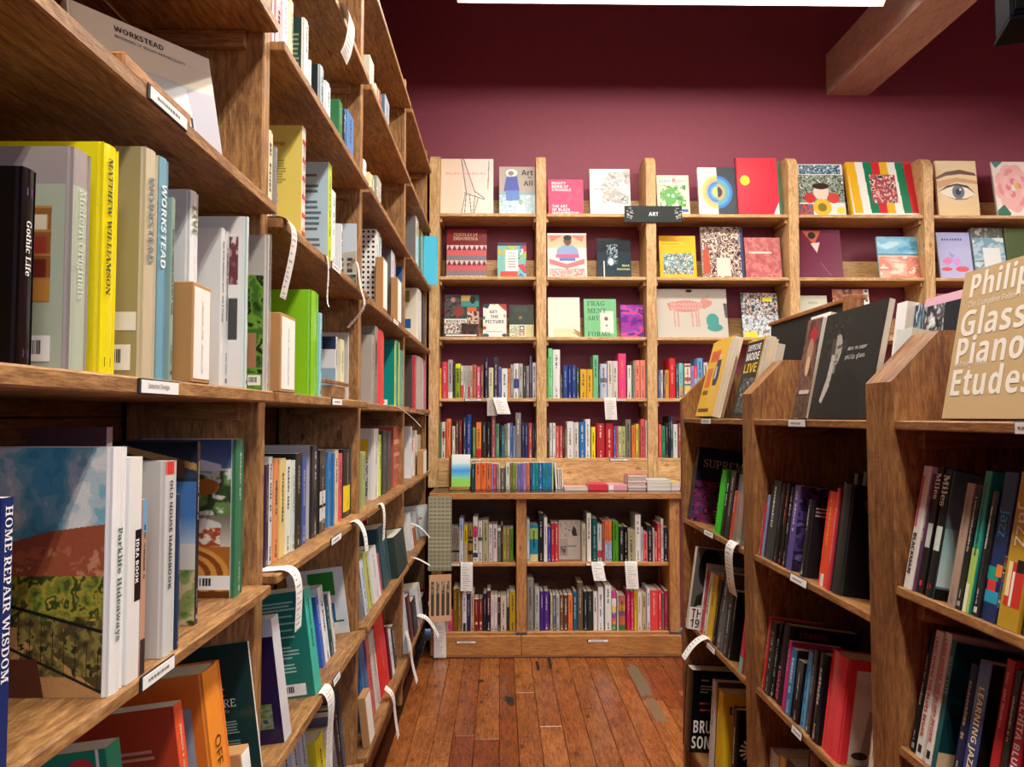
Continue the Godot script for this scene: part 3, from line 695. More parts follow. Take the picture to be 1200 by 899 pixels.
func pic_folk() -> Pic:
	var p := Pic.new(100, 108, col("dfe6e2")); p.blot(0.05, 0.02, 0.95, 0.2, ["dfe6e2", "3a5a78", "8fb0c0"], 0.14, 2); p.blot(0, 0.22, 1, 0.75, ["d9e2dc", "5a6a5c", "b0bca8", "3a4a44", "e6ece6"], 0.09, 11); p.el(0.5, 0.55, 0.17, 0.14, "e6d0c0"); p.el(0.5, 0.43, 0.18, 0.06, "3c2a24"); p.el(0.24, 0.66, 0.12, 0.1, "cc3a3c"); p.el(0.76, 0.66, 0.13, 0.1, "cf4a44"); p.el(0.5, 0.84, 0.2, 0.16, "e6b93a"); p.el(0.5, 0.84, 0.1, 0.08, "8a7a34"); p.blot(0, 0.78, 0.3, 1, ["4a6a9a", "c05a5a", "3a4a44"], 0.12, 6); p.el(0.9, 0.9, 0.09, 0.07, "ecd85a"); return p
func pic_stripes() -> Pic:
	var p := Pic.new(130, 100, col("f0eee8")); var cs := ["e9b52e", "f2f0ea", "1f7f5a", "cf2f36", "e9b52e", "f2f0ea", "1f7f5a", "cf2f36"]
	for k in 8: p.pg([k / 8.0, 0, (k + 1) / 8.0, 0, (k + 1) / 8.0 + 0.03, 1, k / 8.0 + 0.03, 1], cs[k])
	p.blot(0.32, 0.24, 0.72, 0.78, ["e6dcc8", "c8353a", "6a5a8a", "d86a4a", "f0e8d8", "3a3a4a"], 0.1, 7); p.rc(0, 0.97, 1, 1, "f2f0ea"); return p
func pic_maroon() -> Pic:
	var p := Pic.new(96, 100, col("6b1f3e")); p.grad(0.3, 1, "6b1f3e", "742848"); p.pg([0.12, 0.02, 0.56, 0.02, 0.38, 0.32], "c8673c"); p.el(0.34, 0.12, 0.09, 0.07, "2b2024"); p.pg([0.3, 0.28, 0.52, 0.26, 0.44, 0.48], "d9cfc4"); p.ln(0.5, 0.68, 0.72, 0.95, 0.012, "a06a80"); return p
func pic_beach() -> Pic:
	var p := Pic.new(96, 90, col("9ccbe0")); p.grad(0, 0.45, "3f96c0", "9fd0e4"); p.blot(0, 0, 1, 0.42, ["3f96c0", "74b6d6", "b4dcea"], 0.04, 8, 1, 0.4); p.rc(0, 0.42, 1, 0.46, "4a86a0"); p.grad(0.46, 1, "ead4c4", "e6b8a4"); p.blot(0, 0.48, 1, 1, ["ecd9cc", "e2a892", "d8806a", "efe2d6"], 0.06, 9, 1, 0.25); p.blot(0.7, 0.5, 1, 0.95, ["e0906c", "d0705a", "ecd0c0"], 0.08, 3, 0.6); return p
func pic_canyon() -> Pic:
	var p := Pic.new(84, 70, col("9c4a38")); p.blot(0, 0, 1, 0.6, ["8a3f34", "b4603f", "c98058", "6a302c", "dca888"], 0.06, 3, 1, 0.4); p.rc(0, 0.6, 1, 1, "c4dcec"); p.rc(0.86, 0, 1, 1, "e8e6e0")
	for k in 10: p.rc(0.9, k * 0.1 + 0.02, 0.97, k * 0.1 + 0.06, "2a2a2a")
	return p
func pic_eye() -> Pic:
	var p := Pic.new(120, 146, col("e9cfa4")); p.grad(0, 1, "ecd6b0", "e6c798")
	p.pg([0, 0.3, 0.25, 0.2, 0.6, 0.16, 0.95, 0.22, 1, 0.27, 0.6, 0.24, 0.25, 0.27, 0, 0.34], "6a4a3c"); p.pg([0.0, 0.38, 0.5, 0.3, 1, 0.36, 1, 0.42, 0.5, 0.38, 0.05, 0.5], "d0a074")
	p.pg([0.04, 0.56, 0.25, 0.46, 0.5, 0.42, 0.75, 0.47, 0.92, 0.6, 0.7, 0.68, 0.4, 0.69, 0.2, 0.62], "f0e8d6"); p.el(0.52, 0.56, 0.15, 0.125, "5f7086"); p.el(0.52, 0.56, 0.07, 0.055, "15171c"); p.el(0.57, 0.52, 0.025, 0.02, "f4f4f0")
	p.pg([0.02, 0.57, 0.25, 0.45, 0.5, 0.41, 0.76, 0.45, 0.94, 0.6, 0.75, 0.49, 0.5, 0.44, 0.25, 0.49], "2a2222"); p.pg([0.2, 0.64, 0.45, 0.705, 0.7, 0.7, 0.9, 0.62, 0.7, 0.68, 0.42, 0.68], "9a6a4c"); p.grain(0.04, 2); return p
func pic_peony() -> Pic:
	var p := Pic.new(110, 130, col("f0e4dc")); var r := RandomNumberGenerator.new(); r.seed = 8
	for ring in [[0.42, "efb6b4"], [0.34, "e89a9c"], [0.26, "f2c8c4"], [0.17, "e48a90"]]:
		for k in 9:
			var a: float = TAU * k / 9.0 + ring[0] * 7.0
			p.el(0.5 + cos(a) * ring[0] * 0.75, 0.48 + sin(a) * ring[0] * 0.7, ring[0] * 0.42, ring[0] * 0.36, ring[1] if k % 2 else "f0bcbc")
	p.el(0.58, 0.45, 0.06, 0.05, "e8c25a"); p.pg([0, 0.9, 0.2, 0.78, 0.35, 0.95, 0.3, 1, 0, 1], "3f7a68"); p.pg([0, 0, 0.3, 0, 0.1, 0.12], "5a8a8c"); return p
func pic_fish() -> Pic:
	var p := Pic.new(80, 90, col("b9bde6")); p.grad(0, 0.4, "a4a8dc", "b9bde6"); p.pg([0.1, 0.62, 0.3, 0.52, 0.45, 0.62, 0.25, 0.72], "e08ac0"); p.pg([0.4, 0.6, 0.6, 0.54, 0.66, 0.68, 0.5, 0.74], "d69ae0"); p.el(0.22, 0.8, 0.16, 0.04, "e45a66"); p.el(0.68, 0.8, 0.2, 0.06, "e8626a"); p.pg([0.3, 0.42, 0.5, 0.5, 0.4, 0.58], "8fa8e0")
	for k in 8: p.rc(0.16 + k * 0.08, 0.14, 0.2 + k * 0.08, 0.18, "4a4a80")
	return p
func pic_lake() -> Pic:
	var p := Pic.new(90, 96, col("9fb4be")); p.blot(0, 0, 1, 0.2, ["8a8a84", "5a5c58", "b0b0a8"], 0.06, 4); p.blot(0, 0.2, 1, 1, ["8fb4c8", "b4ccd8", "7aa0b4", "d4e0e4"], 0.05, 5, 1, 0.4); p.rc(0.3, 0.4, 0.85, 0.8, "e3e8e8"); return p
func pic_gradient_green() -> Pic:
	var p := Pic.new(64, 90, col("ffffff")); p.grad(0, 0.28, "f4f6f4", "dfeef2"); p.grad(0.28, 0.5, "cfe8f4", "3f9fe6"); p.grad(0.5, 0.75, "3f9fe6", "8fd8b0"); p.grad(0.75, 1, "8fd86a", "9ad04a"); return p
func pic_shelfphoto() -> Pic:
	var p := Pic.new(60, 120, col("9a6232")); var r := RandomNumberGenerator.new(); r.seed = 3
	for row in 4:
		p.rc(0, row * 0.25, 1, row * 0.25 + 0.03, "c08a4c")
		for k in 9: p.rc(k * 0.11, row * 0.25 + 0.06 + r.randf() * 0.04, k * 0.11 + 0.1, row * 0.25 + 0.25, ["d8c9a4", "a8452f", "7a2f26", "e6dcc0", "4a3a30", "c8a05a"][r.randi() % 6])
	p.rc(0, 0.78, 1, 1, "c88c3c"); return p
func pic_hideaway() -> Pic:
	# mountain house: sky, red cliff, trees, a deck with a railing
	var p := Pic.new(300, 330, col("4f9ab0")); p.blot(0, 0, 1, 0.52, ["4a98b2", "5aa6bc", "7fb8c4", "b9ccd0", "dfe0dc", "e8e6e2"], 0.012, 31)
	p.pg([0.42, 0.5, 0.52, 0.38, 0.7, 0.34, 1, 0.31, 1, 0.56, 0.42, 0.56], "a0563c"); p.blot(0.44, 0.4, 1, 0.54, ["8a4632", "b86a48", "a0563c", "c98a66"], 0.03, 5, 0.5, 0.8); p.pg([0.42, 0.5, 0.52, 0.38, 0.42, 0.4], "9cc0c8")
	p.blot(0, 0.52, 1, 0.72, ["4a5a26", "7a8430", "a89a3a", "3a4a22", "c0a848"], 0.04, 6); p.pg([0, 0.42, 0.42, 0.45, 0.48, 0.47, 0, 0.5], "4a2c20"); p.pg([0.0, 0.5, 0.12, 0.5, 0.32, 0.78, 0.22, 0.8], "3a241a"); p.ln(0.42, 0.48, 0.42, 0.74, 0.012, "c9a878")
	p.pg([0.2, 0.65, 0.36, 0.66, 0.36, 0.72, 0.22, 0.71], "c03028"); p.rc(0, 0.7, 1, 1, "4c4426"); p.rc(0, 0.72, 0.55, 1, "7a4a2c"); p.pg([0.35, 0.74, 0.55, 0.72, 1, 0.98, 1, 1, 0.6, 1], "b88a58"); p.blot(0.55, 0.68, 1, 0.92, ["3a3a24", "6a5a30", "8a8040", "2c2c1e"], 0.05, 8, 0.7)
	for k in 9: p.ln(0.5 + k * 0.06, 0.64 + k * 0.022, 0.5 + k * 0.06, 0.8 + k * 0.022, 0.006, "1d1a1a")
	p.ln(0.5, 0.635, 1, 0.74, 0.014, "1d1a1a"); p.ln(0.5, 0.8, 1, 0.98, 0.012, "1d1a1a"); p.pg([0, 0.78, 0.3, 0.76, 0.4, 1, 0, 1], "2e1c14"); p.pg([0.42, 0.85, 0.66, 0.85, 0.7, 1, 0.44, 1], "5a3226"); p.grain(0.06, 2); return p
func pic_views() -> Pic:
	var p := Pic.new(90, 200, col("7a8aa0")); p.grad(0, 0.18, "3a4a78", "6a7fa8"); p.pg([0.1, 0.16, 0.4, 0.06, 0.55, 0.1, 0.9, 0.16, 0.9, 0.19, 0.05, 0.19], "e2e8f0"); p.rc(0, 0.185, 1, 0.2, "e8e6e0"); p.blot(0, 0.2, 1, 0.48, ["e4ece8", "6a8a4a", "3a4a2c", "d9d6cc", "8aa8c0"], 0.035, 3); p.ln(0.2, 0.2, 0.2, 0.46, 0.05, "3a2c24"); p.el(0.75, 0.3, 0.14, 0.05, "b06a30")
	p.grad(0.48, 0.68, "7a7468", "d9d0c0"); p.el(0.5, 0.55, 0.42, 0.06, "d8d4cc"); p.blot(0.1, 0.56, 0.9, 0.68, ["c8a078", "a8482c", "e8e0d4", "3a3a34"], 0.07, 9); p.rc(0, 0.68, 1, 1, "b06a2c")
	for k in 8: p.el(0.5, 0.86, 0.5 - k * 0.06, 0.2 - k * 0.024, "8a4a1e" if k % 2 else "d89a4c")
	p.rc(0, 0.96, 1, 1, "6a3a18"); return p
func pic_lakehouse() -> Pic:
	var p := Pic.new(90, 200, col("2c3c4a")); p.grad(0, 0.2, "10141c", "3a4a60"); p.pg([0.0, 0.14, 0.4, 0.02, 1, 0.12, 1, 0.16, 0.4, 0.06, 0, 0.18], "b08a54"); p.rc(0.2, 0.1, 0.9, 0.2, "6a4a30"); p.rc(0, 0.22, 1, 0.56, "4a7ab8"); p.grad(0.4, 0.56, "4a7ab8", "b8c8d8"); p.rc(0, 0.56, 1, 0.7, "d8d4cc"); p.blot(0, 0.7, 1, 1, ["5a7a3c", "8a9a5a", "c9b890", "3a4a2c"], 0.05, 4); return p
func pic_workstead() -> Pic:
	var p := Pic.new(150, 130, col("e6dfca")); p.pg([0.05, 0.22, 1, 0.2, 1, 1, 0.05, 1], "cdd2d4"); p.pg([0.74, 0.24, 1, 0.2, 1, 1, 0.82, 1], "b9b8c4"); p.pg([0.05, 0.22, 0.74, 0.24, 0.72, 0.75, 0.05, 0.78], "d6dcde"); p.ln(0.42, 0.3, 0.46, 0.5, 0.008, "3a3c40")
	for x in [0.54, 0.66]: p.rc(x, 0.5, x + 0.1, 0.74, "2f3236"); p.rc(x + 0.014, 0.52, x + 0.086, 0.72, "dde4e6")
	p.rc(0.66, 0.84, 0.84, 0.95, "a8b4bc"); p.pg([0.9, 0.8, 1, 0.86, 1, 1, 0.93, 1], "4a4a52"); return p
func pic_trees() -> Pic:
	var p := Pic.new(70, 120, col("3a5a24")); p.blot(0, 0, 1, 1, ["24381a", "3f6a24", "6a9a30", "182412", "8ab83c"], 0.05, 3); p.rc(0.3, 0, 0.5, 0.9, "2a241c"); p.pg([0.6, 0.5, 0.9, 0.5, 0.9, 0.8, 0.6, 0.8], "a87a5a"); p.blot(0, 0.85, 1, 1, ["6aa834", "4a8a28"], 0.08, 2); return p
func pic_interiors() -> Pic:
	var p := Pic.new(90, 150, col("e6e6e4")); p.rc(0.55, 0.12, 0.95, 0.4, "8a5a58"); p.blot(0.55, 0.12, 0.95, 0.4, ["b08a84", "6a3a40", "d8d0cc"], 0.06, 3); p.rc(0.55, 0.48, 0.95, 0.72, "4a4a4c"); p.rc(0.04, 0.3, 0.42, 0.55, "cfe0e4"); p.rc(0.4, 0.84, 0.6, 0.9, "3a8ac0")
	for k in 12: p.rc(0.06, 0.58 + k * 0.022, 0.4, 0.588 + k * 0.022, "9a9a9a")
	return p
func pic_building() -> Pic:
	var p := Pic.new(70, 110, col("c8d6e4")); p.pg([0.1, 0.5, 1, 0.4, 1, 0.72, 0.1, 0.75], "b8b4a8")
	for r in 3: for k in 5: p.rc(0.16 + k * 0.17, 0.5 + r * 0.08, 0.26 + k * 0.17, 0.55 + r * 0.08, "3a4048")
	p.blot(0, 0.74, 1, 1, ["3a4a34", "5a6a54", "8a8a80", "2a3028"], 0.08, 2); return p
func pic_dots() -> Pic:
	var p := Pic.new(80, 140, col("f0f0ee"))
	for y in 16: for x in 9: p.el(0.06 + x * 0.11, 0.03 + y * 0.062, 0.028, 0.016, "1a1a1c")
	return p
func pic_modern() -> Pic:
	var p := Pic.new(80, 140, col("e4dec8")); p.rc(0.05, 0.05, 0.75, 0.25, "8a8a40"); p.rc(0.1, 0.08, 0.4, 0.14, "3a3040"); p.rc(0.2, 0.18, 0.6, 0.24, "6a4a40"); p.rc(0.2, 0.55, 0.8, 0.72, "2a5a9a"); p.rc(0.2, 0.8, 0.8, 0.9, "1f6a6a"); return p
func pic_mondrian() -> Pic:
	var p := Pic.new(80, 120, col("e4ecec")); p.rc(0.1, 0.06, 0.75, 0.42, "2f8a3a"); p.rc(0.0, 0.3, 0.2, 0.5, "b03a34"); p.rc(0.1, 0.42, 0.4, 0.5, "e0b83a"); p.rc(0.1, 0.54, 0.7, 0.8, "2f78c0"); p.rc(0.75, 0.5, 1, 0.9, "d8e4ee"); p.rc(0.1, 0.84, 0.75, 0.93, "eef0ee"); p.rc(0.1, 0.8, 0.9, 0.83, "2f7a3a"); return p
func pic_bluebooks() -> Pic:
	var p := Pic.new(80, 120, col("2a6aa8")); p.rc(0, 0, 1, 0.05, "dfe8ee"); p.pg([0.2, 0.25, 0.4, 0.3, 0.5, 0.27, 0.4, 0.4, 0.2, 0.38], "16242f"); p.rc(0.1, 0.7, 0.2, 0.76, "16242f"); return p
func pic_statue() -> Pic:
	var p := Pic.new(80, 60, col("3a62a8")); p.pg([0.1, 1, 0.2, 0.5, 0.3, 0.3, 0.42, 0.6, 0.46, 1], "a8b0c0"); p.blot(0.55, 0, 1, 1, ["4a6a30", "6a7a44", "8a8a8c", "3a4a2a"], 0.08, 2); p.rc(0.53, 0, 0.55, 1, "e8e8e8"); return p
func pic_yellowphoto() -> Pic:
	var p := Pic.new(70, 150, col("d8d8d4")); p.rc(0, 0.14, 0.9, 0.4, "f0c62c"); p.blot(0.2, 0.4, 0.9, 1, ["8a8a92", "b4b0b0", "5a5a66", "c8c4c8", "4a4078"], 0.05, 5); return p
func pic_brickred() -> Pic:
	var p := Pic.new(60, 150, col("c05a4c")); p.blot(0, 0, 1, 1, ["b84a40", "d87a6a", "c05a4c", "e6a898", "9a3a34"], 0.1, 6, 1, 0.4); return p
func pic_map() -> Pic:
	var p := Pic.new(80, 130, col("8c8a70"))
	for k in 18: p.rc(0, k * 0.055, 1, k * 0.055 + 0.012, "c4c2a8")
	for k in 6: p.rc(k * 0.18, 0, k * 0.18 + 0.03, 1, "b4b298")
	return p
func pic_sketch() -> Pic:
	var p := Pic.new(60, 110, col("dfe8ec")); p.pg([0.1, 0.1, 0.9, 0.05, 0.9, 0.4, 0.1, 0.45], "e8eef0"); p.el(0.65, 0.42, 0.16, 0.06, "e08a60"); p.ln(0.3, 0.45, 0.8, 0.3, 0.03, "b0b8bc"); return p
func pic_columns() -> Pic:
	var p := Pic.new(70, 110, col("d0a684"))
	for k in 4: p.rc(0.08 + k * 0.24, 0.14, 0.22 + k * 0.24, 0.88, "4a463c"); p.blot(0.08 + k * 0.24, 0.14, 0.22 + k * 0.24, 0.4, ["4a463c", "7a7464", "c8b49c"], 0.1, k)
	return p
func pic_photos_tan() -> Pic:
	var p := Pic.new(96, 110, col("c9c0b4")); p.blot(0.06, 0.04, 0.94, 0.44, ["a8a29a", "bdb6ac", "cfc8be", "8a847c"], 0.05, 3); p.pg([0.6, 0.3, 0.7, 0.15, 0.8, 0.22, 0.86, 0.4, 0.66, 0.4], "3a3632"); p.rc(0.04, 0.48, 0.42, 0.92, "b0aaa2"); p.blot(0.08, 0.66, 0.36, 0.88, ["4a4642", "8a847e", "b0aaa2"], 0.1, 5); return p
# island covers
func pic_diary() -> Pic:
	var p := Pic.new(80, 150, col("e8b93c")); p.rc(0.1, 0.13, 0.62, 0.28, "d8642e"); p.rc(0.1, 0.36, 0.4, 0.62, "de6c34"); p.el(0.66, 0.22, 0.07, 0.035, "e4c9a8"); p.pg([0.55, 0.27, 0.78, 0.27, 0.82, 0.5, 0.76, 0.6, 0.56, 0.6, 0.5, 0.46], "2a3554"); p.pg([0.56, 0.36, 0.64, 0.34, 0.66, 0.5, 0.56, 0.52], "c9d4e0"); p.ln(0.62, 0.6, 0.58, 0.86, 0.05, "e0c088"); p.ln(0.73, 0.6, 0.75, 0.86, 0.05, "e0c088"); p.rc(0.1, 0.66, 0.4, 0.72, "7a5a24"); p.rc(0.08, 0.9, 0.7, 0.95, "6a4a20"); return p
func pic_stage() -> Pic:
	var p := Pic.new(80, 130, col("26282b")); p.rc(0, 0, 1, 0.03, "e0b23a"); p.rc(0.95, 0, 1, 1, "e0b23a"); p.blot(0.15, 0.5, 0.9, 0.95, ["26282b", "2c2e32", "8a8c90", "1c1e20", "c9cacc"], 0.12, 4, 0.75); return p
func pic_stones() -> Pic:
	var p := Pic.new(80, 110, col("e4e4e0")); p.rc(0.12, 0.06, 0.8, 0.1, "7a8a88"); p.el(0.7, 0.58, 0.08, 0.06, "2a2a2c"); p.blot(0.1, 0.7, 0.8, 1, ["5a7a6a", "8a9a90", "e4e4e0"], 0.09, 3); return p
func pic_redman() -> Pic:
	var p := Pic.new(90, 150, col("4a302e")); p.blot(0, 0, 1, 0.75, ["3a2c2c", "6a4a44", "8a5a50", "4a3a38"], 0.05, 7); p.el(0.55, 0.18, 0.26, 0.1, "b02a2e"); p.el(0.5, 0.34, 0.2, 0.14, "b08a70"); p.el(0.5, 0.48, 0.14, 0.1, "d8b890"); p.rc(0.2, 0.72, 0.9, 0.76, "cfc4b8"); p.blot(0, 0.78, 1, 1, ["4a3a34", "6a5040", "3a2c28"], 0.06, 5); return p
func pic_etudes_man() -> Pic:
	var p := Pic.new(120, 160, col("2b2c2d")); p.blot(0.1, 0.08, 0.46, 0.42, ["1c1d1e", "3a3b3b", "1a1b1c", "4c4c4a"], 0.06, 3, 0.75); p.el(0.31, 0.37, 0.085, 0.15, "a8a49c"); p.pg([0.2, 0.26, 0.28, 0.24, 0.29, 0.5, 0.22, 0.46], "4a4845"); p.pg([0.31, 0.33, 0.39, 0.32, 0.39, 0.35, 0.31, 0.36], "4a4846"); p.pg([0.3, 0.4, 0.34, 0.4, 0.35, 0.45, 0.3, 0.45], "7a7670"); p.rc(0.29, 0.47, 0.35, 0.485, "4c4946")
	p.pg([0.24, 0.4, 0.3, 0.42, 0.29, 0.7, 0.2, 0.86, 0.15, 0.84, 0.22, 0.62], "b8b4ac"); p.pg([0.29, 0.5, 0.33, 0.48, 0.34, 0.62, 0.3, 0.66], "8a8680"); p.pg([0, 0.9, 0.2, 0.6, 0.6, 0.55, 0.8, 0.7, 0.85, 1, 0, 1], "232425"); p.pg([0.24, 0.4, 0.3, 0.42, 0.29, 0.7, 0.2, 0.86, 0.15, 0.84, 0.22, 0.62], "b8b4ac"); p.grain(0.1, 4); return p
func pic_moon() -> Pic:
	var p := Pic.new(70, 110, col("dcdcd8")); p.pg([0.05, 1, 0.08, 0.7, 0.2, 0.62, 0.28, 0.75, 0.24, 1], "3a4048"); p.el(0.17, 0.62, 0.06, 0.05, "5a5a58"); return p
func pic_bandphoto() -> Pic:
	var p := Pic.new(110, 90, col("2a2e38")); p.blot(0, 0, 0.4, 1, ["d8d8dc", "6a6a72", "2a2c34", "b0b0b8", "f0f0f2"], 0.09, 9); p.blot(0.6, 0.4, 1, 1, ["23262e", "3a3e48"], 0.06, 3); return p
func pic_bluephoto() -> Pic:
	var p := Pic.new(60, 90, col("8ab0cc")); p.blot(0, 0, 1, 1, ["a8c8dc", "5a7a94", "2a3a48", "d4e4ec"], 0.06, 4); return p
func pic_supremes() -> Pic:
	var p := Pic.new(110, 180, col("1c1c34")); p.blot(0, 0.45, 0.8, 1, ["2c2c58", "9a2f54", "3a3a78", "7a2848", "1f1f3c", "b84060"], 0.035, 12); p.rc(0, 0, 1, 0.42, "1b1b30"); return p
func pic_singer() -> Pic:
	var p := Pic.new(110, 140, col("5a5854")); p.el(0.3, 0.24, 0.22, 0.26, "151515"); p.el(0.34, 0.32, 0.11, 0.14, "8a8078"); p.pg([0.02, 1, 0.1, 0.6, 0.3, 0.48, 0.55, 0.6, 0.6, 1], "1e1e20"); p.el(0.2, 0.8, 0.14, 0.1, "b0a894"); return p
func pic_duo() -> Pic:
	var p := Pic.new(120, 190, col("1a1a1b")); p.el(0.24, 0.16, 0.11, 0.1, "5e5a56"); p.el(0.24, 0.08, 0.13, 0.05, "262524"); p.el(0.36, 0.5, 0.1, 0.12, "5a5652"); p.el(0.36, 0.41, 0.12, 0.05, "141414"); p.el(0.2, 0.16, 0.02, 0.012, "1c1a18"); p.el(0.28, 0.16, 0.02, 0.012, "1c1a18"); p.el(0.33, 0.49, 0.02, 0.012, "191716"); p.el(0.4, 0.49, 0.02, 0.012, "191716"); p.rc(0.33, 0.56, 0.4, 0.57, "2a2422"); p.rc(0.21, 0.22, 0.27, 0.228, "2c2624"); p.grain(0.1, 2); return p
func pic_nose() -> Pic:
	var p := Pic.new(120, 200, col("e2ddd6")); p.blot(0, 0, 1, 1, ["d2ccc4", "e2ddd6", "dad5cd"], 0.01, 5); p.pg([0.24, 0.3, 0.3, 0.22, 0.6, 0.14, 0.9, 0.2, 0.9, 0.42, 0.4, 0.46, 0.25, 0.42], "2a2826"); p.pg([0.2, 0.42, 0.28, 0.44, 0.24, 0.7, 0.3, 0.86, 0.14, 0.9], "a8a29a"); p.el(0.14, 0.9, 0.1, 0.04, "3a3634"); p.el(0.34, 0.84, 0.045, 0.06, "4a4644"); p.el(0.36, 0.68, 0.1, 0.12, "c2bfa8"); p.grain(0.05, 3); return p
func pic_daisies() -> Pic:
	var p := Pic.new(90, 180, col("0e0f10"))
	for f in [[0.6, 0.16], [0.68, 0.62], [0.3, 0.4], [0.25, 0.9]]:
		for k in 16:
			var a := TAU * k / 16.0
			p.ln(f[0], f[1], f[0] + cos(a) * 0.27, f[1] + sin(a) * 0.135, 0.05, "ecebe6")
		p.el(f[0], f[1], 0.1, 0.05, "d89a3a")
	return p
func pic_ensemble() -> Pic:
	var p := Pic.new(70, 150, col("17181a"))
	for k in 3: p.rc(0.3, 0.56 + k * 0.145, 0.8, 0.66 + k * 0.145, "e0d8cc"); p.el(0.55, 0.6 + k * 0.145, 0.12, 0.035, "4a3a34"); p.rc(0.42, 0.63 + k * 0.145, 0.68, 0.66 + k * 0.145, ["2a2a2c", "c04a44", "1a1a1c"][k])
	return p
func pic_musicroom() -> Pic:
	var p := Pic.new(90, 150, col("4a3a6a")); p.blot(0, 0, 1, 1, ["3a2c58", "5a4a8a", "2a2440", "7a6aa8"], 0.04, 3); p.pg([0.5, 0.2, 0.8, 0.3, 0.8, 0.7, 0.55, 0.9, 0.4, 0.6], "cfc6cc"); p.pg([0.55, 0.5, 0.8, 0.4, 0.9, 1, 0.6, 1], "1c1a24"); return p
func pic_jazzart() -> Pic:
	var p := Pic.new(90, 90, col("1f5a9a")); p.blot(0, 0, 1, 1, ["1f9a8a", "d83a34", "2a6ac0", "e8862e", "2ab0c0", "3a2a70", "f0e8d8"], 0.045, 5); return p
func pic_jazzgold() -> Pic:
	var p := Pic.new(90, 90, col("c8342c")); p.pg([0, 0, 0.3, 0, 0.2, 0.5, 0, 0.7], "f0dca8"); p.pg([0.3, 0, 0.45, 0, 0.35, 1, 0.1, 1], "d8582c"); p.pg([0.5, 0, 0.6, 0.2, 0.42, 1, 0.3, 1], "f0eae0"); p.rc(0.6, 0.05, 1, 0.3, "1c1a1c"); p.pg([0.6, 0.6, 1, 0.7, 0.9, 1, 0.55, 0.9], "e8c088"); return p
func pic_trumpet() -> Pic:
	var p := Pic.new(80, 180, col("5f8286")); p.grad(0, 0.45, "4a6a6e", "6a8e92"); p.grad(0.45, 0.9, "8fb8bc", "c4e0e0"); p.pg([0.3, 0.3, 0.7, 0.16, 0.9, 0.2, 0.7, 0.62, 0.4, 0.7], "5a6a6c"); p.el(0.55, 0.82, 0.25, 0.07, "c8a898"); p.pg([0.5, 0.74, 0.9, 0.72, 0.9, 0.84, 0.6, 0.8], "3a2a26"); p.rc(0, 0.92, 1, 1, "161818"); return p
func pic_city() -> Pic:
	var p := Pic.new(80, 150, col("123c42")); p.blot(0, 0, 1, 0.6, ["0f3238", "164a50", "1c5a5e"], 0.04, 3); p.rc(0, 0.86, 1, 1, "d8c8a0"); p.pg([0.3, 0.9, 0.34, 0.62, 0.5, 0.52, 0.72, 0.58, 0.8, 0.9], "4a3a2c"); p.el(0.5, 0.55, 0.14, 0.035, "c8b890"); return p
func pic_silhouette() -> Pic:
	var p := Pic.new(60, 60, col("c9d6d2")); p.pg([0.36, 1, 0.4, 0.4, 0.34, 0.34, 0.5, 0.1, 0.62, 0.3, 0.6, 0.5, 0.66, 1], "3a3430"); p.ln(0.4, 0.4, 0.15, 0.5, 0.05, "3a3430"); return p
func pic_barcode() -> Pic:
	var p := Pic.new(64, 32, col("f4f3f0")); var r := RandomNumberGenerator.new(); r.seed = 2; var x := 0.1
	while x < 0.7:
		var wd := r.randf_range(0.016, 0.04); p.rc(x, 0.2, x + wd, 0.72, "1a1a1c"); x += wd + r.randf_range(0.02, 0.035)
	return p
func pic_slip() -> Pic:
	var p := Pic.new(40, 96, col("f4f3ef")); var r := RandomNumberGenerator.new(); r.seed = 9
	for k in 14: p.rc(0.14, 0.08 + k * 0.062, 0.14 + r.randf_range(0.35, 0.72), 0.095 + k * 0.062, "a6a6a4")
	return p
